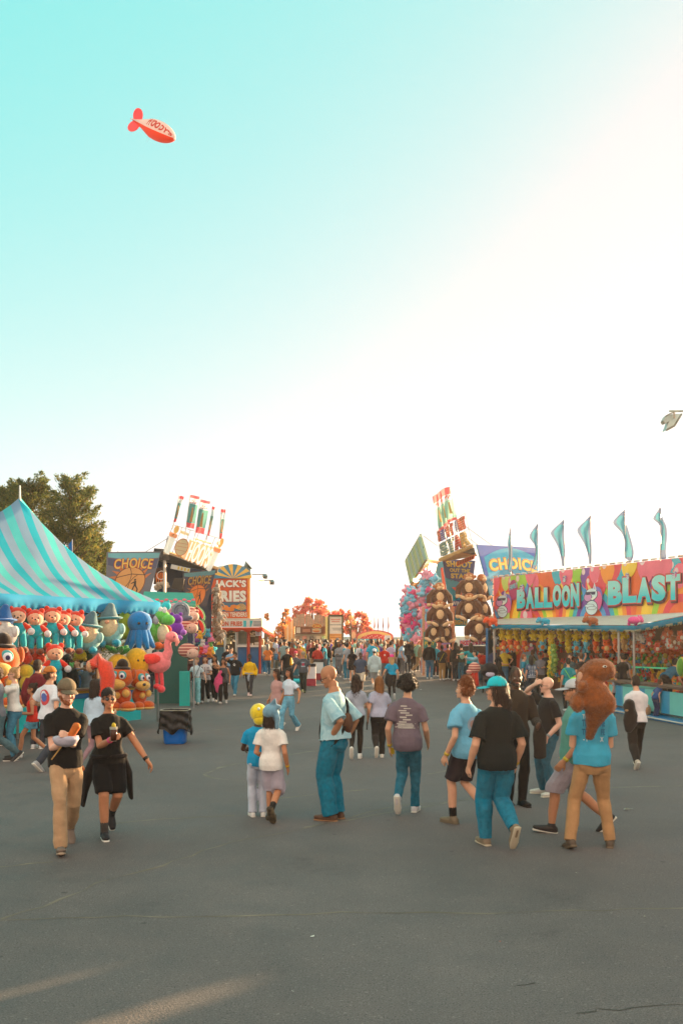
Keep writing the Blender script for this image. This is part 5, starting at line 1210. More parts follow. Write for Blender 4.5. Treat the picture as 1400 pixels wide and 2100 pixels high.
        if hair in('long','bob','mid'):
            L={'long':hairlen,'bob':.035,'mid':.075}[hair]; ww=.050 if hair!='bob' else .054
            pts=[HP(0,-.020,.085),HP(0,-.026,.03),nt_+Mh@(V3(0,-.034,.0)*hk)]
            end=nt_+Mh@(V3(0,-.036,0)*hk)+V3(0,-.012,-L)*h
            hr.tube(pts+[(pts[-1]*.5+end*.5),end],[(ww*hk,.034*hk),(ww*1.02*hk,.032*hk),(ww*1.05*hk,.030*hk),(ww*1.0*hk,.026*hk),(ww*.75*hk,.016*hk)],n=n1)
            for s_ in (1,-1): hr.tube([HP(s_*.040,.0,.09),HP(s_*.046,.002,.04),HP(s_*.046,-.008,-.005),HP(s_*.046,-.012,-.005)+V3(0,0,-L*.6)*h],[.012*hk,.013*hk,.013*hk,.008*hk],n=8)
        if hair=='pony': hr.tube([HP(0,-.06,.09),HP(0,-.085,.07),HP(0,-.075,-.02),HP(0,-.07,-.06)],[.016*hk,.018*hk,.016*hk,.006*hk],n=8)
        if hair=='bun': HB2((0,-.05,.125),(.022,.022,.022))
        me=remesh(hr,vox,2)
        if lod<2: wrinkle(me,.0035*h if hair not in('afro','curly') else .005*h,9/h if hair not in('afro','curly') else 16/h,(1.3,1.3,.25) if hair not in('afro','curly') else (1,1,1),3,ridge=True); wrinkle(me,.0015*h,22/h,(1.3,1.3,.2),4)
        if lod<2:
            cur=hair in('afro','curly'); me=strands(me,[2600,1400][lod],(.026 if cur else (.05 if hair in('long','mid','bob') else .030)),.0035 if lod==0 else .005,down=.05 if cur else .9,out=.9 if cur else .16,rnd=.7 if cur else .16,seed=sd_)
        mk('hair',None,hm_,root,True,False,mesh=me)
    if beard:
        b=MB(); HB(b,(0,.024,.012),(.0285,.030,.022)); HB(b,(0,.047,.004),(.015,.011,.013),10,7)
        for s_ in (1,-1): HB(b,(s_*.031,.012,.032),(.009,.018,.022),8,6)
        b2=remesh(b,vox*.8,1); mk('beard',None,hairm(beard if isinstance(beard,tuple) else HR[hc]),root,True,False,mesh=b2)
        fm=MB(); fm.tube([HP(-.012,.0565,.021),HP(.012,.0565,.021)],[.003*h,.003*h],n=6); 
    if glasses:
        g=MB()
        for s_ in (1,-1): HB(g,(s_*.0175,.054,.056),(.0135,.003,.0095),12,6); g.tube([HP(s_*.030,.050,.059),HP(s_*.044,.01,.058),HP(s_*.043,-.01,.055)],[.0018*h]*3,n=5)
        g.tube([HP(-.006,.057,.060),HP(.006,.057,.060)],[.0018*h]*2,n=5)
        mk('glasses',g,mat(glasses,.15,'glass',spec=.8),root,True,False)
    if False: pass
    if hat in('cap','backcap'):
        hb_=MB(); v,f=unit_ball(20,14); q=v*V3(.0515,.060,.052); q[:,2]=np.maximum(q[:,2],-.006); q+=V3(0,-.004,.088); hb_.add((q*hk)@Mh.T+nt_,f)
        s_=1 if hat=='cap' else -1
        cp=mk('cap',hb_,cloth(hatc),root,True,False)
        br=MB(); v,f=unit_ball(18,6); q=v*V3(.046,.066,.0035); q[:,2]-=(v[:,0]**2)*.012+v[:,1]*.012*s_; q+=V3(0,.054*s_ if s_>0 else -.057,.080); br.add((q*hk)@Mh.T+nt_,f)
        mk('brim',br,cloth(tuple(int(c*.9) for c in hatc)),cp,True,False)
    if hat=='bucket':
        hb_=MB(); pts=[HP(0,-.004,.072),HP(0,-.004,.085),HP(0,-.004,.12),HP(0,-.004,.142)]; hb_.tube(pts,[(.075*hk,.082*hk),(.055*hk,.063*hk),(.050*hk,.056*hk),(.040*hk,.046*hk)],n=18); mk('hat',hb_,cloth(hatc),root,True,False)
    ctx=dict(root=root,h=h,HP=HP,HB=HB,Mh=Mh,nt=nt_,hk=hk,tor=tor,arms=arms,legs=legpts,pel=pel,vox=vox,X=X,sp=sp,sy=sy,lod=lod,T=T,w=w)
    if extra: 
        for ex in (extra if isinstance(extra,list) else [extra]): ex(ctx)
    return ctx
# accessories -------------------------------------------------------
def A_band(arm,col,t=.90,r=.019,name='wristband'):
    def f(c): sh,e,wv,s_=c['arms'][arm]; p=e+(wv-e)*t; d=nrm(wv-e)*.010*c['h']; mk(name,MB().tube([p-d,p+d],[r*c['h']]*2,n=12,caps=False),mat(col,.5,'band'),c['root'],True,False)
    return f
def A_print(kind,col,z=.20,wd=.10,ht=.10,front=True,seed=0,txt=None,second=None):
    """lettering or a printed mark lying on the cloth"""
    def f(c):
        h=c['h']; T=c['T']; s_=1 if front else -1
        shirt=[o for o in c['root'].children if o.name.split('.')[0] in('t_shirt','sweater','tank_top')]
        if not shirt: return
        sh=shirt[0]; bv=None
        import mathutils
        bvh=mathutils.bvhtree.BVHTree.FromPolygons([v.co for v in sh.data.vertices],[p.vertices for p in sh.data.polygons])
        def pt(x,z_,l=.004):
            o=Vector(c['tor'](z_))+Vector((x,s_*.6,0)); hit=bvh.ray_cast(o,Vector((0,-s_,0)))
            p=hit[0] if hit[0] else Vector((x,s_*.1*h,o.z)); return p+Vector((0,s_*l,0))
        mb=MB(); rs=random.Random(seed)
        def qd(x0,z0,x1,z1,l=.004,mi=0):
            n=4; 
            for i in range(n):
                a,b=x0+(x1-x0)*i/n,x0+(x1-x0)*(i+1)/n; mb.add([pt(a,z0,l),pt(b,z0,l),pt(b,z1,l),pt(a,z1,l)],[(0,1,2,3)],mi)
        if kind=='text':
            for li,(word,zz,hh,ww) in enumerate(txt):
                v,fc=text_mesh(word,.04); mn=v.min(0); mx=v.max(0)
                x=((v[:,0]-mn[0])/(mx[0]-mn[0])-.5)*ww*h*s_*(-1); y=zz+(v[:,1]-mn[1])/(mx[1]-mn[1])*hh
                mb.add([pt(a,b,.004+.001*(k>0)) for a,b,k in zip(x,y,v[:,2])],fc)
        elif kind=='disc':
            for k,(r,mi) in enumerate(((1,0),(.55,1))):
                n=16; ctr=pt(0,z,.004+k*.003); rim=[pt(math.cos(a)*wd*.5*h*r,z+math.sin(a)*ht*.5*r,.004+k*.003) for a in [i*2*math.pi/n for i in range(n)]]
                mb.add([ctr]+rim,[(0,i+1,(i+1)%n+1) for i in range(n)],mi)
        elif kind=='box':
            qd(-wd*.5*h,z-ht*.5,wd*.5*h,z+ht*.5); n=12; ctr=pt(0,z,.008); rim=[pt(math.cos(a)*wd*.32*h,z+math.sin(a)*ht*.32,.008) for a in [i*2*math.pi/n for i in range(n)]]; mb.add([ctr]+rim,[(0,i+1,(i+1)%n+1) for i in range(n)],1)
        elif kind=='scribble':
            for i in range(9):
                zz=z+ht*(.5-i/8); a=rs.uniform(-.5,.1)*wd*h; b=a+rs.uniform(.25,.6)*wd*h; qd(a,zz,b,zz+.006+rs.random()*.006)
            qd(-wd*.75*h,z-ht*.66,wd*.75*h,z-ht*.60); 
        elif kind=='lines':
            for i in range(5): zz=z+ht*(.5-i/4); qd(-wd*rs.uniform(.3,.5)*h,zz,wd*rs.uniform(.3,.5)*h,zz+.006)
        elif kind=='stripes':
            for i in range(9): zz=-.01+i*.03; qd(-.088*h,zz,.088*h,zz+.011)
        mk('print',mb,[cloth(col),cloth(second or col)],sh,False,False)
    return f
def A_strap(col,side=1,bag=None,bagpos=(.10,.06,.0)):
    def f(c):
        h=c['h']; tor=c['tor']; X=c['X']; pts=[]
        rx,ry=.112*h*c['w'],.088*h*c['w']
        for i in range(25):
            a=i*2*math.pi/24; x=math.cos(a); y=math.sin(a); z=.12+.16*x*side; pts.append(tor(z)+X*x*rx*(.9 if x*side<0 else .72)+V3(0,1,0)*y*ry*(1.0 if z<.24 else .75))
        mk('shoulder_strap',MB().tube(pts,[(.004*h,.011*h)]*25,n=8,ref=(1,0,0),caps=False),cloth(col),c['root'],True,False)
        if bag: b=bagpos; p=tor(b[2])+X*b[0]*h+V3(0,b[1],0)*h; mk('bag',MB().ball(p,(bag[0]*h,bag[1]*h,bag[2]*h)),cloth(bag[3]),c['root'],True,False)
    return f
def person_tools(): pass
# ------------------------------------------------------------------ the cast: foreground walkers
BLK=(30,29,28); JEAN=(44,112,138); WHT=(226,222,214)
def tiedye(c1,c2):
    m=mat(c1,.92,'cloth',.3,30,.05,seed=1); m=m.copy(); n=m.node_tree; b=n.nodes['Principled BSDF']
    for l in list(b.inputs['Base Color'].links): n.links.remove(l)
    tc=n.nodes.new('ShaderNodeTexCoord'); z=n.nodes.new('ShaderNodeTexNoise'); z.inputs['Scale'].default_value=9; z.inputs['Detail'].default_value=5; z.inputs['Distortion'].default_value=1.2; n.links.new(tc.outputs['Object'],z.inputs['Vector'])
    r=n.nodes.new('ShaderNodeValToRGB'); r.color_ramp.elements[0].position=.38; r.color_ramp.elements[0].color=(*lin(c1),1); r.color_ramp.elements[1].position=.62; r.color_ramp.elements[1].color=(*lin(c2),1)
    n.links.new(z.outputs[0],r.inputs[0]); n.links.new(r.outputs[0],b.inputs['Base Color']); return m
camo=tiedye((110,96,72),(60,52,40))
def cup_in_hand(c):      # clear cup of iced tea with lemon in her right hand: a thing of its own
    pass
def world(c,p): return c['root'].matrix_world_() if False else Vector(c['root'].location)+Euler(c['root'].rotation_euler).to_matrix()@Vector(p)
fg=[]
a=person(136,1740,1.80,200,'walkR',(.03,.185,.63),(-.01,.20,.655),lean=3,hyaw=12,hpitch=-8,skin_='pale',hair='short',hc='auburn',hat='cap',hatc=(112,100,80),topc=cloth(BLK,.04),loose=.35,w=.95,bottom='pants',botc=cloth((176,142,108)),wide=.3,shoe=(116,100,88),sole=(160,140,118),beard=(150,84,44),lod=0,label='bearded man in black t-shirt, tan trousers and brown mesh cap, nearest on the left',extra=[A_band(0,(226,84,130)),A_band(1,(40,40,40))])
def necklace(c):
    h=c['h']; t=c['tor']; pts=[t(.285)+V3(math.cos(x)*.040*h,.030*h+math.sin(x)*.02*h,-.02*h*max(0,math.sin(x))) for x in np.linspace(.1,3.04,12)]
    mk('necklace',MB().tube(pts,[.0035*h]*12,n=6),metal((150,150,146)),c['root'],True,False)
necklace(a)
# the food he carries: a battered snack on a stick in a paper tray
p=world(a,(a['arms'][0][2]+a['arms'][1][2])/2)
o=thing('food_tray','grey paper tray with a fried snack on a wooden stick carried by the bearded man','food tray',tuple(p))
mb=MB(); c_=p+Vector((.02,-.05,.01)); v,f=unit_ball(18,12); q=v*np.array((.13,.09,.075)); q[:,2]=np.where(v[:,2]>.35,.35*.075,q[:,2]); q+=np.random.RandomState(2).randn(*q.shape)*.004; mb.add(q+np.array(c_),f); mk('paper_tray',mb,mat((176,172,184),.7,'paper',.4,20,.1),o,True)
mk('fried_snack',MB().tube([c_+Vector((.05,0,.03)),c_+Vector((.11,0,.13))],[.035,.042],n=12),mat((190,100,36),.7,'batter',.6,30,.2),o,True)
mk('stick',MB().bar(c_+Vector((-.02,-.02,-.05)),c_+Vector((-.13,-.04,-.20)),.014),wood((170,130,70)),o)
b=person(224,1716,1.64,203,'midR',(.02,.19,.665),(.24,.10,.50),hyaw=0,hpitch=4,female=True,w=1.08,skin_='tan',hair='pony',hc='black',topc=cloth(BLK,.04),loose=.35,bottom='shorts',botc=cloth((26,25,26),.04),wide=.25,shoe=(40,38,40),sole=(226,222,210),sock=(70,66,62),glasses=(20,20,22),lod=0,label='woman in sunglasses, black t-shirt and black shorts holding an iced drink',extra=[A_band(0,(230,90,140)),A_band(1,(30,30,30),.88)])
h=b['h']; mb=MB(); pl=V3(b['pel'][0],b['pel'][1],b['pel'][2])
for s_,L in ((1,.30),(-1,.27),(.9,.22)):
    mb.tube([pl+V3(s_*.10*h,-.02,.01*h),pl+V3(s_*.135*h,-.05,-.10*h),pl+V3(s_*.16*h,-.10,-L*h)],[(.022*h,.03*h),(.03*h,.045*h),(.014*h,.05*h)],n=12)
mb.tube([pl+V3(math.cos(x)*.112*h,math.sin(x)*.088*h,.025*h) for x in np.linspace(0,6.28,20)],[.014*h]*20,n=8,caps=False)
j=mk('tied_jacket',mb,cloth((34,30,30),.1),b['root'],True,False)
p=world(b,b['arms'][0][2])+Vector((.045,-.07,.065))
o=thing('drink_cup','clear plastic cup of dark iced tea with a lemon wedge','cup',tuple(p))
mk('cup',MB().tube([p+Vector((0,0,-.075)),p+Vector((0,0,.075))],[.030,.042],n=18,caps=False),mat((200,200,190),.15,'glass',spec=.6,trans=.6),o,True)
mk('tea',MB().tube([p+Vector((0,0,-.07)),p+Vector((0,0,.05))],[.031,.040],n=18,caps=False),mat((70,36,20),.2,'glass'),o,True); mk('lemon_wedge',MB().ball(p+Vector((.0,0,.09)),(.022,.014,.03)),mat((196,176,50),.5,'fruit'),o,True)
# the two children in plush hats
c=person(529,1674,1.32,10,'stand','down','bent',skin_='dark',hair='short',hc='black',topc=cloth((20,150,196)),loose=.5,hem=-.05,bottom='pants',botc=cloth((186,192,204)),wide=.6,shoe=(226,224,218),lod=0,hyaw=20,headk=1.12,label='child in bright blue t-shirt and pale trousers, wearing a round yellow plush hat',face=False)
mb=MB(); c['HB'](mb,(0,-.01,.085),(.068,.078,.075)); c['HB'](mb,(0,-.03,.03),(.05,.05,.05)); hh=mk('plush_hat',mb,plush((232,204,44)),c['root'],True,False)
for s_ in(1,-1):
    mb=MB(); c['HB'](mb,(s_*.03,-.078,.12),(.012,.008,.013)); mk('hat_eye',mb,plush((226,232,206)),hh,True,False)
c=person(558,1684,1.36,-14,'midL','down',(.10,.10,.55),skin_='tan',hair='bob',hc='dkbrown',topc=cloth(WHT),loose=.65,hem=-.06,bottom='longshorts',botc=cloth((176,168,180)),wide=.7,shoe=None,lod=0,headk=1.1,hyaw=-12,hpitch=6,sock=(40,38,36),label='child in white t-shirt and lilac shorts, wearing a blue-grey shark shaped plush hat',extra=[A_band(0,(206,160,40))],face=False)
# camouflage clogs
for hp,k,an,toe,pit in c['legs']:
    pr=R(pit); fw=nrm(toe*math.cos(pr)+V3(0,0,-1)*math.sin(pr)); up=nrm(V3(0,0,1)*math.cos(pr)+toe*math.sin(pr)); hl=an-up*.024*c['h']-fw*.026*c['h']
    mk('clog',MB().tube([hl,hl+fw*.06*c['h'],hl+fw*.11*c['h'],hl+fw*.15*c['h']],[(.032*c['h'],.026*c['h']),(.034*c['h'],.026*c['h']),(.038*c['h'],.024*c['h']),(.028*c['h'],.014*c['h'])],n=14,ref=np.cross(fw,up)),camo,c['root'],True,False)
mb=MB(); HB=c['HB']; HB(mb,(0,-.008,.094),(.062,.070,.062)); HB(mb,(.0,.03,.078),(.055,.05,.028)); HB(mb,(.042,-.02,.045),(.018,.022,.062)); 
mb.tube([c['HP'](.01,.0,.13),c['HP'](.035,-.01,.165),c['HP'](.055,-.02,.20)],[(.032*c['hk'],.014*c['hk']),(.024*c['hk'],.012*c['hk']),(.010*c['hk'],.007*c['hk'])],n=10)
mb.tube([c['HP'](.05,.0,.13),c['HP'](.075,.02,.13)],[.028*c['hk'],.014*c['hk']],n=10); mb.tube([c['HP'](.045,-.01,.10),c['HP'](.07,-.02,.05),c['HP'](.06,-.03,-.03)],[(.02*c['hk'],.016*c['hk'])]*3,n=10)
mk('plush_hat',None,plush((110,152,172)),c['root'],True,False,mesh=remesh(mb,.009,4))
# bald man in profile
c=person(686,1681,1.86,62,'stand',(.145,.0,.50),(.075,-.015,.535),lean=1,hyaw=18,hpitch=-24,w=1.06,belly=.12,skin_='olive',hair=None,topc=tiedye((138,182,194),(170,204,210)),loose=.85,hem=-.005,sleeve=.95,bottom='pants',botc=denim((18,112,138)),wide=.95,shoe=(92,66,50),sole=(150,110,76),glasses=(60,40,30),lod=0,label='bald man in washed blue t-shirt and wide teal cargo trousers, looking down',extra=[A_strap(BLK,1,(.05,.028,.07,(92,60,44)),(.02,-.085,.10))])
# three seen from behind in the middle
person(730,1556,1.54,-4,'midR','bent','swingB',female=True,skin_='fair',hair='long',hc='dkbrown',hairlen=.13,topc=cloth((160,168,182)),loose=.35,hem=.0,bottom='pants',botc=cloth((44,38,34)),wide=.05,shoe=(226,222,214),lod=1,face=False,label='woman with long dark hair, grey t-shirt and black leggings right behind the bald man')
c=person(777,1554,1.50,3,'midR','bent','down',female=True,w=1.06,skin_='fair',hair='long',hc='ombre',hairlen=.12,topc=cloth((172,176,196)),loose=.45,hem=-.01,bottom='pants',botc=cloth((48,44,42)),wide=.35,shoe=(220,212,200),lod=1,face=False,label='woman with long golden hair, lilac grey t-shirt and black joggers, seen from behind')
p=world(c,c['arms'][1][2])+Vector((-.02,-.01,-.12)); o=mk('mobile_phone',MB().box(p,(.02,.07,.15),rx=.3),mat((24,24,26),.3,'glass')); tag(o,'black mobile phone in the hand of the golden haired woman','phone')
c=person(836,1667,1.73,-14,'midR','swingF','down',w=.94,skin_='fair',hair='afro',hc='black',topc=cloth((112,98,108)),loose=.6,hem=-.05,bottom='pants',botc=denim((40,104,124)),wide=.35,shoe=(206,200,200),lod=0,hyaw=4,face=False,label='bushy haired boy in mauve t-shirt with pale back print and jeans',extra=[A_band(1,(206,170,60)),A_print('scribble',(196,190,180),.19,.11,.13,front=False,seed=3),A_print('lines',(190,186,178),.115,.15,.03,front=False)])
p=world(c,c['arms'][1][2])+Vector((.03,0,-.06)); o=mk('yellow_wallet',MB().box(p,(.05,.03,.08),rz=.3),mat((196,160,30),.5,'plastic')); tag(o,'small yellow pouch in the hand of the boy in the mauve t-shirt','pouch')
person(950,1690,1.72,38,'midL','swingB',(.15,.02,.475),w=.96,skin_='fair',hair='curly',hc='auburn',topc=cloth((110,178,206)),loose=.6,hem=-.05,bottom='shorts',botc=cloth((54,46,50)),wide=.6,shoe=(120,106,84),sole=(110,98,80),sock=(30,28,28),lod=0,hyaw=35,face=True,label='auburn curly haired young man in light blue t-shirt and dark shorts',extra=[A_band(1,(206,170,60)),A_print('disc',(150,170,186),.17,.08,.10,front=False,second=(170,140,130))])
person(1016,1736,1.78,14,'midL',(.135,.03,.475),(.155,.03,.475),w=1.12,belly=.05,skin_='fair',hair='mid',hc='dkbrown',hat='cap',hatc=(20,188,200),topc=cloth((28,34,34),.05),loose=.75,hem=-.055,sleeve=.8,bottom='pants',botc=denim((30,116,142)),wide=.6,shoe=(130,112,90),sole=(190,176,150),lod=0,hyaw=52,label='long haired person in turquoise cap, big black t-shirt and jeans, walking away',extra=[A_band(0,(200,160,50))])
c=person(1056,1652,1.80,190,'stand',(.11,.03,.50),(.10,.19,.60),w=1.04,skin_='dark',hair='buzz',hc='black',top='long',topc=cloth((48,40,34),.05),loose=.35,bottom='pants',botc=cloth((30,28,27),.05),wide=.4,shoe=(34,30,28),sole=(40,34,30),beard=HR['black'],lod=0,hyaw=-6,label='bearded man all in black facing us with a folded jacket on his arm')
h=c['h']; aw=c['arms'][1][2]; mk('folded_jacket',None,cloth((52,46,42),.1),c['root'],True,False,mesh=wrinkle(remesh(MB().tube([aw+V3(0,.0,.02),aw+V3(-.02,0,-.12),aw+V3(-.03,-.02,-.42)],[(.05,.05),(.10,.06),(.09,.04)],n=12),.014,2),.012,3))
mk('collar',MB().tube([c['tor'](.30)+V3(math.cos(x)*.044*h,math.sin(x)*.04*h+.004,-.006*h) for x in np.linspace(0,6.28,16)],[(.006*h,.012*h)]*16,n=8,caps=False),cloth((52,44,38)),c['root'],True,False)
c=person(1122,1630,1.64,104,'wide','brow',(.12,.06,.50),w=1.12,belly=.2,skin_='pale',hair=None,topc=cloth((34,34,36),.05),loose=.4,sleeve=.7,bottom='pants',botc=denim((52,96,112)),wide=.4,shoe=(206,202,190),sole=(220,212,190),glasses=(24,22,22),lod=0,hyaw=-5,label='bald man in sunglasses and black polo shirt shading his eyes with his hand',extra=[A_band(1,(150,150,150))]); necklace(c)
person(1172,1706,1.75,80,[(.05,-.22,.05,45,0),(-.05,.13,0,-8,0)],'down',(.15,.06,.47),w=1.08,belly=.12,skin_='tan',hair='short',hc='dkbrown',hat='cap',hatc=(186,188,190),topc=cloth((92,150,134)),loose=.7,hem=-.05,sleeve=.8,bottom='longshorts',botc=cloth((158,146,152)),wide=.7,shoe=(52,46,44),sole=(214,206,190),lod=0,hyaw=0,label='man in sage green t-shirt, grey cap and grey shorts striding to the left',extra=[A_band(1,(206,180,50))])
c=person(1212,1738,1.76,-4,[(.11,.02,0,0,12),(-.13,-.05,.01,18,-14)],(.06,.14,.66),(.06,.14,.66),w=1.0,skin_='fair',hair='short',hc='dkbrown',topc=cloth((58,162,192)),loose=.5,hem=-.03,bottom='pants',botc=cloth((176,134,92)),wide=.4,shoe=(92,78,64),sole=(110,94,74),lod=0,face=False,label='man in bright blue printed t-shirt and tan trousers carrying a long brown plush',extra=[A_print('text',(206,214,212),front=False,txt=[('TO          NE',.245,.026,.125)]),A_print('text',(30,110,150),front=False,txt=[('TE         ME',.20,.040,.13),('TE         FE',.150,.036,.13)]),A_print('text',(206,220,220),front=False,txt=[('- I         X',.112,.028,.115)])])
pc=c
person(1304,1574,1.60,-3,'walkR','hold','hold',lean=4,w=1.0,skin_='fair',hair='buzz',hc='dkbrown',topc=cloth((222,216,216)),loose=.7,hem=-.02,hpitch=-22,bottom='pants',botc=cloth((46,40,36),.06),wide=.6,shoe=(196,180,160),lod=1,face=False,label='man in plain white t-shirt and black cargo trousers with head bowed, far right')
# the brown plush animal carried over the shoulder
base=G(1212,1738); S=Vector((0,-.02,0))
def PP(px,py,d=9.85): return P(px,py,d)
mb=MB()
mb.tube([PP(1208,1512,10.0),PP(1213,1488,9.93),PP(1222,1460,9.86),PP(1225,1440,9.82),PP(1213,1418,9.85),PP(1208,1398,9.88),PP(1214,1380,9.9)],[(.045,.04),(.065,.055),(.12,.09),(.175,.13),(.165,.15),(.135,.14),(.12,.12)],n=20)
mb.ball(PP(1226,1374,9.86),(.165,.16,.115),nu=20,nv=14); mb.ball(PP(1205,1384,9.9),(.11,.12,.10)); mb.ball(PP(1183,1440,9.8),(.075,.09,.10)); mb.ball(PP(1247,1443,9.8),(.075,.09,.10)); mb.ball(PP(1193,1408,9.75),(.06,.07,.06))
me=strands(wrinkle(remesh(mb,.012,6),.007,4),15000,.016,.003,down=.6,out=.45,rnd=.3,seed=2)
o=thing('plush_animal','big long brown fuzzy plush animal with tapering tail slung over a man\'s shoulder','plush toy',tuple(PP(1215,1500)))
mk('body',None,mat((150,84,38),.95,'plush',.6,70,.3,spec=.05),o,True,mesh=me)
mk('eye',MB().ball(PP(1239,1367,9.70),(.022,.012,.012)),plush((226,220,206)),o,True)
mk('eye_pupil',MB().ball(PP(1240,1367,9.688),(.009,.006,.008)),mat((30,24,22),.2,'eye'),o,True)
mk('muzzle_patch',MB().ball(PP(1189,1392,9.86),(.035,.06,.07)),plush((200,150,120)),o,True)
# black rucksack carried by the man in white
q=G(1304,1574); d=q.y-.1
o=thing('black_bag','floppy black plush bag hanging beside the man in the white t-shirt','bag',tuple(P(1287,1480,d)))
mb=MB().tube([P(1290,1440,d),P(1291,1455,d),P(1293,1478,d),P(1287,1500,d)],[(.09,.08),(.10,.08),(.15,.08),(.07,.05)],n=14).ball(P(1286,1450,d),(.09,.08,.10)); mk('bag_body',None,plush((34,28,26)),o,True,mesh=wrinkle(remesh(mb,.016,4),.012,3))
mk('clasp',MB().ball(P(1284,1457,d-.1),(.03,.02,.02)),metal((180,140,100)),o,True)
# ------------------------------------------------------------------ left edge group
person(30,1558,1.66,105,'wide','point',(.10,.33,.72),female=True,w=.98,skin_='pale',hair='bun',hc='blond',topc=cloth(WHT),loose=.5,hem=-.0,bottom='pants',botc=denim((70,126,150)),wide=.25,shoe=(52,48,46),sole=(214,208,196),glasses=(60,40,36),lod=1,label='blond woman in white printed t-shirt and jeans reaching out at the tent counter',extra=[A_print('lines',(150,90,96),.15,.10,.09)])
person(66,1552,1.38,98,'walkL',(.08,.12,.58),(.08,.12,.58),female=True,w=.95,skin_='tan',hair='bun',hc='dkbrown',topc=cloth((206,54,40)),top='tank',loose=.4,bottom='brief',botc=denim((96,160,180)),wide=.5,shoe=(222,220,216),lod=1,headk=1.08,hyaw=5,label='girl in red top and pale blue denim shorts with white trainers, facing left')
person(104,1578,1.76,-28,'walkL','down',(.20,.16,.60),w=1.08,skin_='fair',hair='short',hc='brown',hat='backcap',hatc=(190,116,56),topc=cloth((216,220,226)),loose=.7,hem=-.02,bottom='pants',botc=cloth((62,66,74)),wide=.3,shoe=(160,160,160),lod=1,hyaw=-30,label='man in orange cap and white t-shirt with a red and blue back emblem',extra=[A_print('disc',(206,80,84),.19,.12,.15,front=False,second=(90,110,180))])
c=person(78,1535,1.76,-8,'stand','down','down',w=1.05,skin_='fair',hair='short',hc='dkbrown',top='long',topc=cloth((112,40,46)),loose=.6,bottom='pants',botc=cloth((60,60,66)),lod=1,face=False,label='person in a maroon hooded sweatshirt seen from behind at the tent counter')
mk('hood',MB().ball(c['tor'](.29)+V3(0,-.05,0),(.10,.06,.07)),cloth((100,36,42)),c['root'],True,False)
person(-6,1562,1.72,120,'walkR','bent','bent',w=1.0,skin_='fair',hair='short',hc='brown',topc=cloth((120,122,130)),loose=.5,bottom='pants',botc=denim((84,110,116)),shoe=(60,60,60),lod=1,label='person in grey top and faded jeans cut off by the left edge of the picture')
person(17,1528,1.36,170,'stand','down','down',w=.9,skin_='tan',hair='short',hc='blond',topc=cloth((96,190,166)),loose=.6,hem=-.05,bottom='pants',botc=cloth((40,38,40)),wide=.1,shoe=(60,50,46),lod=1,headk=1.1,label='small child in mint green t-shirt and black leggings between the grown-ups at the left edge')
c=person(196,1577,1.54,-24,'walkR','bent','bent',female=True,skin_='fair',hair='mid',hc='dkbrown',top='tee',topc=cloth((178,200,216)),loose=1.3,hem=.0,sleeve=1.0,bottom='pants',botc=cloth((150,120,126)),wide=.1,shoe=(222,140,90),sole=(224,100,40),lod=1,face=False,label='dark haired woman in pale blue loose top and orange soled trainers')
person(178,1474,1.58,176,'stand','face','face',female=True,skin_='tan',hair='long',hc='dkbrown',topc=cloth((130,134,144)),loose=.7,bottom='brief',botc=denim((90,120,140)),wide=.5,shoe=(60,56,56),lod=2,hat='cap',hatc=(150,150,156),label='woman in grey top and denim shorts holding a phone to her face')
person(139,1480,1.76,185,'stand','down','down',skin_='dark',hair='afro',hc='black',top='long',topc=cloth((44,44,46)),bottom='pants',botc=cloth((40,40,44)),lod=2,label='tall person in dark top standing in the shade under the striped tent')
person(160,1468,1.62,150,'stand','down','down',skin_='fair',hair='short',hc='auburn',topc=cloth((50,90,130)),bottom='pants',botc=cloth((60,60,70)),lod=2,label='person in blue top behind the woman with the phone under the tent')
# ------------------------------------------------------------------ middle distance, walking towards us
person(566,1496,1.50,142,'walkL','down','down',female=True,w=.95,skin_='tan',hair='long',hc='dkbrown',topc=cloth((190,150,146)),loose=.6,hem=-.10,bottom='shorts',botc=cloth((190,150,146)),wide=.3,shoe=(214,206,196),lod=1,hyaw=-15,label='girl with long dark hair in a dusty pink outfit walking beside her friend')
person(592,1500,1.54,150,'walkR','down',(.22,.06,.50),female=True,w=.96,skin_='tan',hair='long',hc='black',hairlen=.2,top='crop',topc=cloth((206,222,236)),loose=.4,bottom='pants',botc=denim((104,166,190)),wide=.55,shoe=(226,220,210),lod=1,hyaw=-10,label='girl in white t-shirt and light jeans with very long black hair, striding')
person(403,1444,1.63,186,'walkL','swingB',(.19,.02,.50),female=True,w=.92,skin_='pale',hair='bun',hc='blond',topc=cloth((206,222,230)),top='crop',loose=.4,bottom='pants',botc=denim((132,188,196)),wide=.75,shoe=(222,208,200),lod=1,hyaw=-25,label='blond woman in white top and wide pale jeans with a navy sweater across her',extra=[A_strap((36,44,60),-1)])
person(421,1441,1.66,180,'walkR','bent','bent',female=True,skin_='fair',hair='mid',hc='auburn',topc=cloth((206,196,196)),loose=.5,bottom='pants',botc=cloth((40,38,38)),wide=.5,shoe=(200,200,200),lod=2,label='woman in striped white top and black trousers just behind the blond woman',extra=[A_print('stripes',(70,60,66),.1)])
c=person(440,1439,1.68,182,'walkL',(.05,.14,.72),'down',female=True,skin_='tan',hair='long',hc='black',topc=cloth((34,32,34)),top='tank',loose=.1,bottom='pants',botc=cloth((30,28,30)),wide=.3,shoe=(206,200,200),lod=1,label='woman with long black hair all in black lifting a white cup')
p=world(c,c['arms'][0][2])+Vector((0,-.05,.06)); o=mk('paper_cup',MB().tube([p+Vector((0,0,-.08)),p+Vector((0,0,.08))],[.03,.042],n=12,caps=False),mat((220,216,210),.6,'paper'),smooth=True); tag(o,'white paper cup raised by the black haired woman in black','cup')
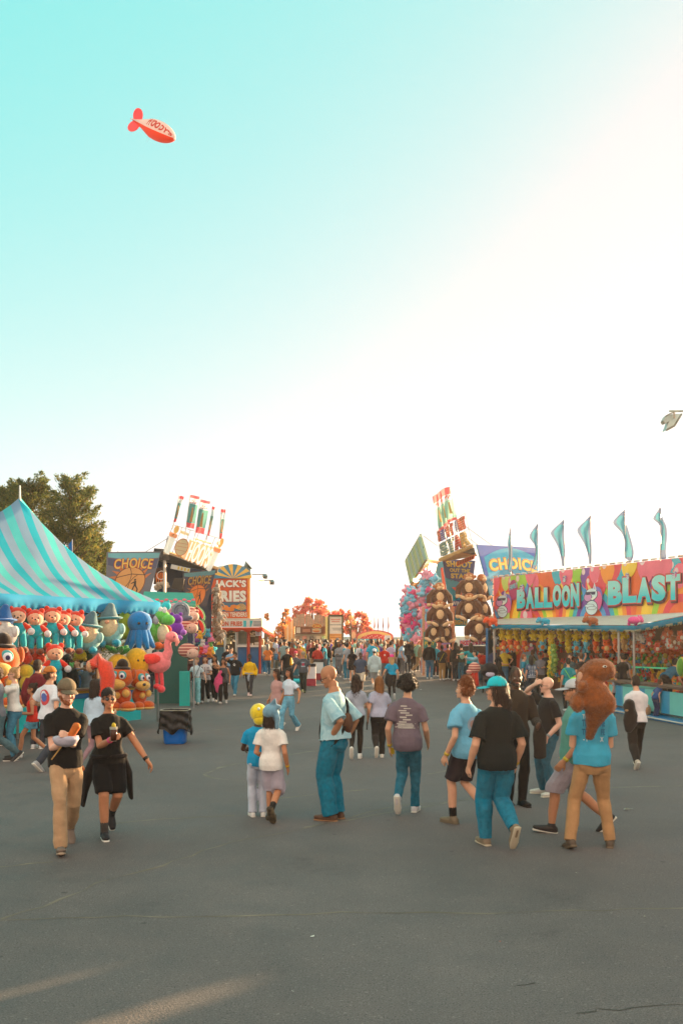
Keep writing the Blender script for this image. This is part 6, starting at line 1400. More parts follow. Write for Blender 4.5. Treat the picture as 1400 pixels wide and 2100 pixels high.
c=person(458,1443,1.60,180,'walkR','lift','down',female=True,w=.96,skin_='tan',hair='long',hc='dkbrown',topc=cloth((84,80,82)),top='tank',loose=.5,hem=-.06,bottom='pants',botc=cloth((38,34,34)),wide=.5,shoe=(214,206,200),lod=1,hpitch=8,label='woman in charcoal sleeveless top and black flared trousers beside the pink jacket',extra=[A_strap((40,38,40),1,(.05,.035,.045,(40,38,40)),(.0,.08,.12))])
p=world(c,c['arms'][1][2]); 
p=P(447,1402,G(458,1443).y-.1); o=mk('pink_jacket',None,cloth((226,84,130),.15),smooth=True,mesh=wrinkle(remesh(MB().tube([p+Vector((.1,0,.42)),p+Vector((.03,0,.15)),p,p+Vector((.02,0,-.28))],[(.05,.05),(.15,.07),(.17,.08),(.10,.06)],n=14),.02,3),.02,2.5)); tag(o,'bright pink jacket carried low between the two dark clothed women','jacket')
person(482,1427,1.70,172,'walkL','face','down',w=1.12,belly=.15,skin_='tan',hair='short',hc='black',topc=cloth((36,36,38)),loose=.6,bottom='pants',botc=denim((60,126,154)),wide=.35,shoe=(214,214,210),lod=1,label='man in black lettered t-shirt and blue jeans, hand raised to his glasses',glasses=(30,28,28),extra=[A_print('text',(220,220,216),front=True,txt=[('Q',.17,.055,.05)])])
c=person(512,1428,1.64,180,'walkL','down','down',female=True,w=1.08,skin_='dark',hair='buzz',hc='black',top='long',topc=cloth((224,178,30)),loose=.5,hem=.02,bottom='pants',botc=cloth((62,60,62)),wide=.1,shoe=(226,196,190),lod=1,label='woman in a bright yellow sweater with a grey shirt tied at her waist')
h=c['h']; pl=c['pel']; mb=MB(); mb.tube([pl+V3(math.cos(x)*.108*h,math.sin(x)*.086*h,.035*h) for x in np.linspace(0,6.28,20)],[.014*h]*20,n=8,caps=False); mb.tube([pl+V3(.0,.085*h,.03*h),pl+V3(.02*h,.10*h,-.06*h),pl+V3(.01*h,.10*h,-.14*h)],[(.02*h,.01*h),(.03*h,.012*h),(.02*h,.01*h)],n=8); mk('tied_shirt',mb,cloth((150,160,172)),c['root'],True,False)
# ------------------------------------------------------------------ middle and far people, one by one
def mid(px,py,H,yaw,label,lod=2,**k): return person(px,py,H,yaw,lod=lod,label=label,**k)
GB=(170,174,176)
mid(392,1399,1.62,160,'woman in brown-grey top and dark red trousers by the green awning stall',female=True,hair='short',hc='brown',topc=cloth((96,84,78)),loose=.8,botc=cloth((74,36,42)),wide=.4,wr='bent',wl='bent')
mid(379,1393,1.74,110,'man in sage green jacket with dark hair beside the green stall',hair='short',hc='black',top='long',topc=cloth((90,126,114)),botc=cloth((46,48,52)),feet='stand')
mid(358,1399,1.60,20,'person in red vest with a grey scarf over the shoulder, black cap',hair='short',hc='black',hat='cap',hatc=(40,38,40),top='long',topc=cloth((196,66,30)),botc=denim((46,84,110)),shoe=(220,220,216),extra=[A_strap((150,160,170),-1)])
mid(338,1440,1.66,20,'person in black trousers with a patterned bag, behind the pink flamingo',hair='mid',hc='dkbrown',topc=cloth((60,50,48)),botc=cloth((34,30,30)),wide=.5,shoe=(60,56,52),extra=[A_strap((50,40,36),1,(.09,.03,.07,(186,170,140)),(.10,.03,.02))])
mid(316,1423,1.70,0,'person in dark trousers and green shoes partly hidden by the orange plush dogs',hair='short',hc='black',topc=cloth((70,74,84)),botc=cloth((46,50,60)),shoe=(60,110,90))
mid(415,1390,1.70,200,'stall worker in turquoise t-shirt standing left of the other worker',hair='buzz',hc='dkbrown',topc=cloth((20,160,180)),botc=cloth((50,60,74)),skin_='tan')
mid(435,1388,1.74,30,'stall worker in turquoise t-shirt with bushy dark hair, arm raised to the prizes',hair='afro',hc='black',topc=cloth((20,160,180)),botc=cloth((50,60,74)),wr='lift',skin_='dark')
mid(437,1424,1.66,180,'woman with long dark hair and pale grey top between the black dressed women',hair='long',hc='dkbrown',topc=cloth((160,172,190)),botc=cloth((50,50,56)),female=True)
mid(466,1398,1.62,10,'person all in black before the fries stand door',hair='short',hc='black',topc=cloth((44,40,40)),botc=cloth((36,34,36)))
mid(474,1404,1.60,190,'person in light blue top half hidden behind the man with the lettered t-shirt',hair='short',hc='dkbrown',topc=cloth((130,170,200)),botc=cloth((60,70,90)))
mid(538,1381,1.76,-24,'person with pale yellow hair in cream shirt and bright blue jeans',hair='long',hc=(206,196,150),hairlen=.14,top='long',topc=cloth((196,196,176)),botc=denim((20,122,168)),wide=.5,w=1.05,wr='bent',wl='bent',face=False) if False else person(538,1381,1.76,-24,lod=2,label='person with pale blond hair in cream shirt and bright blue jeans',hair='long',hc='blond',hairlen=.14,top='long',topc=cloth((200,200,178)),botc=denim((20,122,168)),wide=.5,w=1.05,wr='bent',wl='bent',face=False)
mid(552,1372,1.66,200,'person in blue jacket with brown hair beside the pale blond person',hair='short',hc='brown',topc=cloth((60,130,160)),botc=cloth((80,70,64)))
mid(566,1373,1.80,-60,'tall man in white t-shirt with a blue shirt tied at the waist',hair='short',hc='dkbrown',topc=cloth((196,206,224)),botc=cloth((84,92,84)),extra=[lambda c: mk('tied_shirt',MB().tube([c['pel']+V3(0,0,.03),c['pel']+V3(0,0,-.30)],[(.19,.15),(.21,.16)],n=12),cloth((80,146,196)),c['root'],True,False)])
mid(584,1389,1.78,182,'big man in grey-green t-shirt and dark cap facing us',w=1.15,hair='short',hc='black',hat='cap',hatc=(50,50,54),topc=cloth((134,156,156)),loose=.7,botc=cloth((64,70,78)),beard=HR['black'],skin_='tan')
mid(589,1409,1.66,182,'boy in black t-shirt holding a yellow drink bottle',hair='short',hc='black',topc=cloth((34,32,32)),loose=.6,botc=cloth((50,52,54)),wl=(.10,.16,.60),extra=[lambda c: mk('drink_bottle',MB().tube([c['arms'][1][2]+V3(0,.04,-.05),c['arms'][1][2]+V3(0,.04,.22)],[.06,.035],n=10),mat((236,176,30),.4,'plastic'),c['root'],True,False)])
mid(606,1407,1.46,184,'child in grey t-shirt and pink cap between the two boys',hair='short',hc='brown',hat='cap',hatc=(214,90,110),topc=cloth((92,96,104)),botc=cloth((60,110,124)),headk=1.1)
mid(622,1420,1.66,178,'boy in dark grey t-shirt with a square print pulling a cart',feet='walkL',hair='short',hc='brown',hat='cap',hatc=(150,140,120),topc=cloth((78,84,92)),loose=.7,botc=cloth((44,48,46)),wide=.5,wr=(.22,.02,.52),shoe=(110,130,90),extra=[A_print('box',(150,176,190),.17,.10,.12,second=(170,70,90))])
mid(600,1392,1.70,185,'person in a dark red shirt behind the boy with the yellow bottle',hair='buzz',hc='black',topc=cloth((150,60,56)),botc=cloth((60,60,60)),w=1.1,skin_='brown')
mid(612,1388,1.62,190,'person in orange top with turquoise bag straps in the centre crowd',hair='mid',hc='dkbrown',topc=cloth((196,120,84)),botc=cloth((70,80,90)),female=True,extra=[A_strap((80,170,180),1)])
mid(668,1384,1.72,-6,'person in black hooded jacket with a dark red backpack and jeans',hair='afro',hc='black',top='long',topc=cloth((40,38,40)),loose=.6,botc=denim((60,126,156)),extra=[lambda c: mk('backpack',MB().ball(c['tor'](.18)+V3(0,-.17,0),(.15,.09,.22)),cloth((96,34,34)),c['root'],True,False)],face=False)
mid(689,1382,1.70,4,'woman in black t-shirt and pale blue wide jeans seen from behind',hair='mid',hc='black',topc=cloth((38,36,38)),botc=denim((136,180,200)),wide=.7,female=True,face=False)
mid(702,1384,1.66,-10,'person in beige-grey t-shirt right of the woman in pale jeans',hair='short',hc='brown',topc=cloth((166,156,152)),botc=cloth((44,42,44)),face=False,skin_='tan')
mid(712,1394,1.68,30,'dark haired young man in grey t-shirt with teal jeans looking right',hair='short',hc='black',topc=cloth((140,150,160)),botc=denim((50,116,140)),hyaw=-40)
mid(722,1401,1.58,-5,'woman with waist long black hair in a black dress seen from behind',hair='long',hc='black',hairlen=.2,topc=cloth((34,30,32)),hem=-.12,bottom='skirt',botc=cloth((34,30,32)),female=True,face=False)
mid(739,1418,1.60,176,'heavy man in navy t-shirt and cream shorts coming towards us',feet='walkL',hair='buzz',hc='black',skin_='dark',w=1.2,belly=.3,topc=cloth((66,78,98)),bottom='longshorts',botc=cloth((186,174,156)),wide=.6,shoe=(46,44,44))
mid(767,1414,1.68,2,'man in white cap turned backwards and pale grey long shirt, from behind',hair='short',hc='dkbrown',hat='backcap',hatc=(214,222,232),top='long',topc=cloth((172,194,198)),loose=1.0,hem=-.1,bottom='longshorts',botc=cloth((150,160,166)),face=False,feet='midR')
mid(788,1398,1.66,182,'man in a bright red t-shirt with a white chest badge facing us',hair='short',hc='dkbrown',topc=cloth((186,46,34)),loose=.6,botc=cloth((80,84,90)),extra=[A_print('disc',(226,216,210),.19,.04,.05,second=(220,200,200))])
mid(803,1436,1.64,2,'woman in pink cap and turquoise top with a dark jacket round her waist',feet='midL',hair='long',hc='blond',hairlen=.09,hat='cap',hatc=(230,60,140),topc=cloth((20,150,190)),loose=.4,hem=.03,botc=cloth((38,34,36)),wide=.05,female=True,face=False,wl=(.20,.05,.52),extra=[lambda c: mk('tied_jacket',MB().ball(c['pel']+V3(-.10,-.03,-.12),(.16,.14,.26)),cloth((38,36,38)),c['root'],True,False)])
mid(763,1393,1.84,0,'tall man in turquoise t-shirt standing above the centre crowd',hair='short',hc='dkbrown',topc=cloth((50,156,184)),loose=.6,botc=cloth((70,76,86)),beard=HR['brown'],hyaw=-60)
mid(749,1388,1.60,5,'woman with long brown hair and lilac top beside the turquoise shirt man',hair='long',hc='dkbrown',hairlen=.12,topc=cloth((172,160,196)),botc=cloth((60,60,70)),female=True,face=False)
mid(801,1386,1.66,-20,'person in lilac shirt right of the red t-shirt man',hair='short',hc='dkbrown',topc=cloth((186,172,200)),botc=cloth((60,56,66)),face=False)
mid(822,1380,1.72,2,'person in black top with an orange and green back print',hair='mid',hc='black',top='long',topc=cloth((32,30,32)),loose=.6,botc=cloth((36,36,40)),face=False,extra=[A_print('box',(200,96,60),.17,.10,.11,front=False,second=(100,140,60))])
mid(836,1381,1.80,20,'man in dark jacket with reddish hair carrying a white bag',hair='buzz',hc='auburn',top='long',topc=cloth((44,42,46)),botc=cloth((50,54,62)),extra=[lambda c: mk('bag',MB().ball(c['pel']+V3(-.2,.0,-.2),(.14,.12,.22)),cloth((176,186,196)),c['root'],True,False)])
mid(846,1378,1.64,-30,'woman in brown top with a pale blue bag near the barrier',hair='mid',hc='brown',topc=cloth((90,70,56)),botc=cloth((50,44,44)),female=True)
mid(853,1377,1.66,-40,'woman in black with light shoulder bag beside the barrier',hair='short',hc='black',topc=cloth((38,34,34)),botc=cloth((36,34,36)),female=True)
mid(868,1384,1.74,-30,'man in olive jacket and pale jeans leaning near the barrier',hair='short',hc='dkbrown',top='long',topc=cloth((120,112,90)),botc=denim((140,160,180)))
mid(880,1393,1.78,-20,'stout man in black jacket and blue jeans at the end of the queue',hair='buzz',hc='dkbrown',top='long',topc=cloth((34,32,32)),loose=.7,w=1.12,botc=denim((56,104,134)),shoe=(200,206,200),face=False)
mid(893,1388,1.60,-10,'person in turquoise top beside the stout man in black',hair='short',hc='black',topc=cloth((40,150,170)),botc=cloth((40,38,40)),face=False)
mid(906,1395,1.58,-14,'child in black with bright yellow shoulder bag and tan trousers',hair='short',hc='black',skin_='dark',topc=cloth((40,38,40)),botc=cloth((150,116,70)),face=False,extra=[A_strap((226,206,40),1)],headk=1.08)
mid(918,1394,1.62,-20,'person in rust coloured top and black trousers in the star game queue',hair='short',hc='black',topc=cloth((150,84,50)),botc=cloth((40,38,40)),wr='bent',face=False,skin_='tan')
mid(926,1393,1.66,20,'person with black jacket and pale jeans in the star game queue',hair='short',hc='black',topc=cloth((60,54,54)),botc=denim((80,140,160)),face=False)
mid(934,1396,1.72,0,'tall person all in dark clothes in the star game queue',hair='mid',hc='black',top='long',topc=cloth((40,38,38)),botc=cloth((36,40,50)),face=False)
mid(945,1396,1.66,10,'person with mint green backpack in the star game queue',hair='short',hc='black',topc=cloth((60,70,60)),botc=denim((60,110,130)),face=False,extra=[lambda c: mk('backpack',MB().ball(c['tor'](.16)+V3(0,-.15,0),(.12,.08,.17)),cloth((150,196,170)),c['root'],True,False)])
mid(965,1402,1.76,0,'woman with very long hair in teal top with arms spread at the star game',hair='long',hc='dkbrown',hairlen=.18,topc=cloth((20,150,160)),botc=cloth((40,44,50)),female=True,wr=(.30,.10,.72),wl=(.30,.10,.72),face=False)
c=mid(978,1415,1.62,95,'woman in light blue long sleeved shirt and jeans leaning over the pushchair',hair='short',hc='black',top='long',topc=cloth((122,176,194)),loose=.8,botc=denim((58,104,134)),wide=.4,lean=10,wr='lift',wl='lift',female=True)
mid(1073,1432,1.62,-95,'man in blue t-shirt in profile before the painted hippo panel',hair='short',hc='auburn',topc=cloth((30,116,140)),botc=cloth((50,60,70)))
mid(1088,1436,1.60,10,'woman with long black hair and blue white striped top from behind',hair='long',hc='black',hairlen=.10,topc=cloth((60,84,110)),botc=cloth((52,62,74)),wide=.2,female=True,face=False,extra=[A_print('stripes',(214,218,222),front=False)])
mid(1107,1430,1.68,170,'man in grey t-shirt with dark cap and folded arms',hair='short',hc='black',hat='cap',hatc=(34,34,36),topc=cloth((106,106,114)),botc=cloth((60,54,50)),wr='cross',wl='cross',skin_='tan')
mid(1118,1426,1.74,160,'person in black cap and black shirt behind the man with folded arms',hair='short',hc='black',hat='cap',hatc=(30,30,30),topc=cloth((40,40,44)),botc=cloth((40,40,44)),skin_='tan')
mid(1164,1458,1.60,2,'woman in teal t-shirt with a lime green bag strap, from behind',hair='bun',hc='black',topc=cloth((30,136,146)),botc=cloth((40,40,40)),female=True,w=1.1,face=False,extra=[A_strap((140,230,60),-1,(.08,.04,.10,(140,230,60)),(.08,-.07,.03))])
mid(1168,1440,1.70,150,'man with dark hair behind the woman in teal',hair='short',hc='dkbrown',topc=cloth((60,80,84)),botc=cloth((50,50,50)))
mid(1190,1444,1.72,20,'person in black t-shirt beside the head of the brown plush',hair='short',hc='brown',topc=cloth((44,40,42)),botc=cloth((40,40,44)),face=False)
mid(1275,1448,1.72,20,'person in black t-shirt with white sleeve mark at the dart counter',hair='short',hc='dkbrown',topc=cloth((38,36,38)),botc=cloth((38,38,40)),wr='bent',wl='bent')
mid(1283,1440,1.68,-60,'person in grey t-shirt right of the one in black at the dart counter',hair='short',hc='black',topc=cloth((130,128,132)),botc=cloth((44,42,46)))
mid(1262,1458,1.12,30,'small child in grey t-shirt and black trousers before the dart counter',hair='short',hc='dkbrown',topc=cloth((150,154,166)),botc=cloth((40,38,42)),headk=1.25,shoe=(214,214,214))
mid(1203,1425,1.74,60,'stall worker in teal shirt reaching up among the hanging prizes',hair='short',hc='dkbrown',topc=cloth((24,110,130)),botc=cloth((40,40,44)),wr='up',pos=Vector((P(1200,0,36).x,36,.5)))
mid(1361,1420,1.76,-50,'stall worker in blue t-shirt bending over the prizes by the balloon wall',hair='short',hc='dkbrown',topc=cloth((36,110,140)),botc=cloth((36,32,34)),lean=62,wr=(.10,.36,.40),wl=(.10,.36,.40),pos=Vector((P(1364,0,30.2).x,30.2,.1)))
mid(1343,1476,1.10,-70,'small child in dark blue at the foot of the striped counter',hair='short',hc='brown',topc=cloth((50,80,130)),botc=cloth((50,60,90)),headk=1.2,lean=25)
# far crowd: copies of a few people, recoloured
POOL=[]
specs=[('short',False,'tee',0),('mid',True,'tee',180),('short',False,'long',0),('long',True,'tee',0),('afro',False,'tee',180),('short',False,'tee',180),('bob',True,'long',180),('short',False,'long',180)]
for i,(hr_,fe,tp_,yw) in enumerate(specs):
    c=person(0,1362,1.7,0,['stand','walkR','stand','shift','walkL','stand','stand','walkR'][i],['down','bent','down','down','swingF','hip','hold','down'][i],['down','down','bent','down','swingB','down','hold','pocket'][i],female=fe,hair=hr_,hat='cap' if i in(5,) else None,top=tp_,lod=3,face=False,loose=.6,label='far crowd person to be recoloured')
    ks_=list(children(c['root'])); POOL.append((c['root'],ks_,{k.name:list(children(k)) for k in ks_}))
tops=[('white',(206,208,210)),('black',(36,34,36)),('grey',(130,134,138)),('navy',(50,62,92)),('red',(170,54,44)),('turquoise',(40,150,176)),('olive green',(100,106,76)),('pink',(206,130,146)),('orange',(206,120,60)),('pale blue',(140,176,206)),('maroon',(104,44,50)),('beige',(180,160,134)),('purple',(96,66,140)),('yellow',(206,176,60)),('mint',(140,190,170)),('brown',(104,78,60))]
bots=[('dark trousers',(44,42,46)),('blue jeans',(62,110,140)),('tan trousers',(156,130,98)),('grey trousers',(104,106,110))]
rs=random.Random(21); used=set(); CG='visitors in the far centre crowd'
def landmark(px):
    for x,t in ((560,'by the wing of the fries stand'),(600,'left of the snack stand'),(672,'in front of the snack stand'),(704,'in front of the tall menu board'),(728,'by the triple globe lamp'),(800,'in front of the arched stall'),(840,'near the lone lantern lamp'),(900,'beside the pink and blue plush column'),(2000,'by the painted hippo panel')):
        if px<x: return t
faces=['facing us','seen from behind','turned left','turned right']
hairs=['black','dkbrown','brown','auburn','blond','grey']; hn={'black':'black','dkbrown':'dark brown','brown':'brown','auburn':'reddish','blond':'blond','grey':'grey'}
spots=[]
for row,(y0,n) in enumerate(((1357,34),(1361,30),(1366,26),(1372,21),(1379,11))):
    for k in range(n):
        px=532+(862-532)*(k+rs.uniform(.1,.9))/n
        if row>=3 and 520<px<545: continue
        spots.append((px,y0+rs.uniform(-1.5,1.5)))
for k in range(13): spots.append((556+k*22+rs.uniform(-7,7),1387+rs.uniform(-3,4)))
for k in range(9): spots.append((1012+k*11+rs.uniform(-3,3),1405+rs.uniform(-4,8)))
first={}
for px,py in spots:
    i=rs.randrange(len(POOL)); root,kids,subs=POOL[i]
    for tries in range(200):
        t=rs.choice(tops); b=rs.choice(bots); fc=rs.randrange(4); hcx=rs.choice(hairs); lab='person in %s top and %s, %s hair, %s, %s'%(t[0],b[0],hn[hcx],faces[fc],landmark(px))
        if lab not in used and len(lab.split())<=16: break
        if len(lab.split())>16:
            lab='%s haired person in %s top and %s, %s'%(hn[hcx],t[0],b[0],landmark(px))
            if lab not in used and len(lab.split())<=16: break
    used.add(lab)
    if i in first: r=copy_tree(root,None,[]) ; ks=[]
    else: r=root; first[i]=1
    if r is not root:
        for ch in kids: c=ch.copy(); COL.objects.link(c); c.parent=r; ks.append(c); 
        for ch,c in zip(kids,ks):
            for g in subs[ch.name]: d=g.copy(); COL.objects.link(d); d.parent=c
    else: ks=kids
    g=G(px,py); r.location=g; r.rotation_euler=(0,0,R([180,0,90,-90][fc]+rs.uniform(-20,20))); s=rs.uniform(.92,1.07); r.scale=(s,s,s)
    r['label']=lab; r['category']='person'; r['group']=CG
    sk=rs.choice(list(SK))
    for c in ks:
        nm=c.name.split('.')[0]; m=None
        if nm in('t_shirt','sweater'): m=cloth(t[1])
        elif nm=='trousers': m=cloth(b[1])
        elif nm=='hair': m=hairm(HR[hcx])
        elif nm=='body': m=skin(SK[sk])
        if m and c.material_slots: c.material_slots[0].link='OBJECT'; c.material_slots[0].material=m
# ------------------------------------------------------------------ plush toys, balloons and other prizes
def toy(name,label,cat,loc,size,parts,rz=0,group=None,tilt=(0,0),vox=None):
    """parts: (part name, material, shapes[, sub-parts]); shapes in units of the toy's size, facing -Y"""
    o=thing(name,label,cat,tuple(loc),rz,group); o.rotation_euler=(tilt[0],tilt[1],rz); o.scale=(size,)*3
    for nm,m,shs in parts:
        for sub in (shs if isinstance(shs[0],list) else [shs]):
            mb=MB()
            for s in sub:
                if s[0]=='b': mb.ball(s[1],s[2],0,16,10,M=Euler(s[3]).to_matrix() if len(s)>3 else None)
                elif s[0]=='t': mb.tube(s[1],s[2],n=12)
                elif s[0]=='p': mb.slab(s[1],s[2])
            me=mb.mesh(nm); 
            mk(nm,None,m,o,True,False,mesh=me)
    return o
def ord_(i): return ['first','second','third','fourth','fifth','sixth','seventh','eighth','ninth','tenth','eleventh','twelfth','thirteenth','fourteenth','fifteenth','sixteenth','seventeenth','eighteenth'][i]
EYEM=mat((24,20,20),.15,'eye',spec=.8)
def td(px): return 21.0+5.0*px/331-.25
def at(px,py,dd=0): return P(px,py,td(px)+dd)
def bear(label,loc,size,hood,face,body,limb,foot,mitt,rz=0,tilt=(0,0),group=None):
    return toy('plush_bear',label,'plush toy',loc,size,[
     ('head',plush(face),[('b',(0,-.02,.28),(.165,.15,.15)),('b',(0,-.15,.24),(.075,.06,.055))]),
     ('hood',plush(hood),[('b',(0,.03,.335),(.18,.16,.145))]),
     ('ear',plush(hood),[[('b',(.13,0,.45),(.06,.035,.06))],[('b',(-.13,0,.45),(.06,.035,.06))]]),
     ('eye',EYEM,[[('b',(.06,-.155,.29),(.018,.012,.02))],[('b',(-.06,-.155,.29),(.018,.012,.02))]]),
     ('nose',EYEM,[('b',(0,-.21,.26),(.022,.014,.016))]),
     ('torso',plush(body),[('b',(0,0,.02),(.155,.13,.17))]),
     ('arm',plush(hood),[[('t',[(.12,-.02,.10),(.22,-.07,.02)],[.06,.055])],[('t',[(-.12,-.02,.10),(-.22,-.07,.02)],[.06,.055])]]),
     ('mitten',plush(mitt),[[('b',(.25,-.10,-.04),(.075,.07,.075))],[('b',(-.25,-.10,-.04),(.075,.07,.075))]]),
     ('leg',plush(limb),[[('t',[(.08,0,-.10),(.09,-.02,-.33)],[.075,.065])],[('t',[(-.08,0,-.10),(-.09,-.02,-.33)],[.075,.065])]]),
     ('foot',plush(foot),[[('b',(.10,-.06,-.42),(.085,.12,.07))],[('b',(-.10,-.06,-.42),(.085,.12,.07))]])],rz,group,tilt)
RB='red hooded plush bears hung under the striped tent'
BX=[(38,1292,.35),(73,1296,.30),(107,1291,.25),(131,1296,.15),(156,1297,-.1)]
for i,(x,y,r) in enumerate(BX): bear('red hooded plush bear in turquoise trousers, %s from the left under the tent edge'%ord_(i),at(x,y,-.05*i),1.03,(206,56,36),(222,170,138),(24,166,180),(24,166,180),(120,62,36),(206,206,208),rz=r,tilt=(0,(i%3-1)*.05),group=RB)
bear('lone red hooded plush bear in the lower row beside the maroon sweatshirt',at(113,1368,-.6),1.05,(214,52,34),(222,170,138),(24,170,190),(24,166,180),(120,62,36),(206,206,208),rz=.45,group=RB)
def gnome(label,loc,size,hat,brim,body,feet,beard=(206,186,150),rz=0,tilt=0):
    return toy('plush_gnome',label,'plush toy',loc,size,[
     ('body',plush(body),[('b',(0,0,-.08),(.29,.22,.27)),('b',(.27,-.08,-.02),(.08,.08,.12)),('b',(-.27,-.08,-.02),(.08,.08,.12))]),
     ('beard',mat(beard,.95,'plush',1.0,40,.2,spec=.05),[('b',(0,-.10,.02),(.21,.17,.25))]),
     ('nose',plush((214,150,120)),[('b',(0,-.26,.14),(.05,.045,.045))]),
     ('hat',plush(hat),[('t',[(0,0,.20),(0,0,.34),(.05,0,.50)],[.22,.17,.08])]),
     ('brim',plush(brim),[('b',(0,-.02,.22),(.30,.26,.045))]),
     ('foot',plush(feet),[[('b',(.16,-.16,-.32),(.10,.12,.09))],[('b',(-.16,-.16,-.32),(.10,.12,.09))]])],rz,'plush gnomes under the striped tent',(0,tilt))
gnome('white bearded plush gnome with blue and red coat at the left edge',at(8,1293),1.0,(30,90,150),(40,110,180),(206,206,204),(60,160,200),(206,202,196))
gnome('plush gnome in teal hat leaning beside the last red hooded bear',at(182,1303),1.05,(70,110,120),(60,140,150),(130,180,180),(20,150,176),rz=.1,tilt=.12)
gnome('plush gnome with wide teal brim and cream beard left of the octopus',at(226,1289),1.12,(90,120,126),(50,130,140),(132,188,188),(10,140,170),tilt=-.05)
toy('plush_pear','yellow green pear shaped plush behind the gnome and the octopus','plush toy',at(256,1283,.3),1.0,[('body',plush((168,188,60)),[('b',(0,0,.12),(.17,.15,.25)),('b',(0,0,-.15),(.24,.18,.2))]),('leaf',plush((80,140,50)),[('b',(0,0,.38),(.08,.03,.04))])])
toy('plush_octopus','big bright blue plush octopus with a round head and dangling arms','plush toy',at(287,1296,-.3),1.06,[
 ('head',plush((14,120,186)),[('b',(0,0,.22),(.29,.26,.27))]),
 ('eye',EYEM,[[('b',(.03,-.26,.20),(.035,.02,.035))],[('b',(.20,-.19,.20),(.03,.025,.035))]]),
 ('tentacle',plush((12,116,180)),[[('t',[(x*.5,y*.5,.02),(x*.8,y*.8,-.2),(x*1.2,y*1.1,-.42+abs(x)*.25)],[.10,.095,.05])] for x,y in ((-.28,0),(-.16,-.16),(.02,-.22),(.18,-.15),(.27,0),(.1,.15),(-.12,.15))])],rz=0)
toy('plush_frog','lime green plush frog with big snout hanging at the tent corner','plush toy',at(333,1290,-.1),1.15,[
 ('head',plush((96,190,76)),[('b',(0,0,.28),(.17,.16,.15)),('b',(.14,-.12,.20),(.15,.14,.12))]),
 ('eye',plush((226,226,220)),[[('b',(.06,-.10,.42),(.055,.05,.075))],[('b',(-.03,-.06,.43),(.05,.05,.07))]]),
 ('cheek',plush((176,176,186)),[('b',(-.13,-.07,.20),(.07,.07,.10))]),
 ('body',plush((104,190,80)),[('b',(-.10,.04,-.08),(.14,.12,.22)),('b',(-.20,-.06,-.02),(.07,.07,.15))]),
 ('belly',plush((222,206,170)),[('b',(.02,-.04,-.10),(.14,.13,.20))]),
 ('foot',plush((230,100,30)),[[('b',(-.08,-.10,-.38),(.11,.13,.09))],[('b',(.10,-.06,-.38),(.10,.12,.08))]])],rz=.1)
toy('plush_bear','round cyan plush head peeking out above the green frog','plush toy',at(341,1243,.6),.55,[('body',plush((30,186,200)),[('b',(0,0,0),(.24,.2,.22))]),('ear',plush((30,186,200)),[('b',(.12,0,.2),(.07,.05,.07))])])
def snail(label,loc,size,c1,c2):
    mbp=[('t',[(.20*math.cos(a)*(1-a/16),-.12,.20*math.sin(a)*(1-a/16)) for a in [k*.4 for k in range(26)]],[.02]*26)]
    toy('plush_snail',label,'plush toy',loc,size,[('shell',plush(c1),[('b',(0,0,0),(.27,.14,.27))]),('spiral',plush(c2),mbp),('body',plush(c2),[('b',(.12,-.02,-.20),(.24,.12,.09))])])
snail('grey plush snail shell with a spiral beside the pink one',P(371,1253,30.0),1.05,(120,130,140),(96,106,120)); snail('pink plush snail peeking out left of the grey one',P(356,1254,30.2),.95,(206,146,160),(226,170,180))
toy('plush_bear','glossy purple plush bear hanging below the snail plushes','plush toy',P(361,1290,29.5),1.0,[('body',plush((120,44,160)),[('b',(0,0,0),(.24,.2,.24)),('b',(.02,0,.28),(.18,.16,.17))]),('limb',plush((160,90,190)),[[('b',(.24,-.12,-.10),(.10,.10,.09))],[('b',(-.2,-.12,-.14),(.10,.10,.09))],[('b',(.12,-.15,-.26),(.11,.1,.09))]]),('ear',plush((120,44,160)),[[('b',(.14,0,.44),(.06,.04,.06))],[('b',(-.12,0,.44),(.06,.04,.06))]])])
toy('plush_star','small red plush peeking between the green frog and the purple bear','plush toy',at(341,1291,.5),.6,[('body',plush((200,36,50)),[('b',(0,0,0),(.25,.15,.2))]),('tail',plush((206,60,60)),[('t',[(-.1,0,.1),(-.3,0,.25)],[.08,.02])])])
toy('plush_flamingo','tall pink plush flamingo with a curved neck and long hanging legs','plush toy',at(333,1356,-1.2),1.56,[
 ('body',plush((238,130,134)),[('b',(-.06,0,-.02),(.20,.13,.17))]),
 ('neck',plush((240,134,138)),[('t',[(.03,0,.02),(.10,0,.16),(.085,-.01,.28),(.12,-.02,.36)],[.10,.070,.055,.06])]),
 ('head',plush((240,136,140)),[('b',(.15,-.02,.385),(.10,.085,.085))]),
 ('beak',plush((240,150,140)),[('t',[(.21,-.03,.36),(.25,-.05,.30),(.23,-.05,.25)],[.045,.035,.018])]),
 ('eye',EYEM,[('b',(.20,-.085,.385),(.014,.01,.016))]),
 ('wing',plush((240,70,64)),[('b',(-.15,-.12,.04),(.15,.05,.085))]),
 ('leg',plush((238,80,90)),[[('t',[(-.02,0,-.16),(0,0,-.38)],[.035,.03])],[('t',[(-.10,.05,-.15),(-.09,.05,-.34)],[.035,.03])]]),
 ('foot',plush((240,76,84)),[[('b',(-.01,-.03,-.44),(.065,.08,.06))],[('b',(-.09,.03,-.40),(.06,.07,.05))]])])
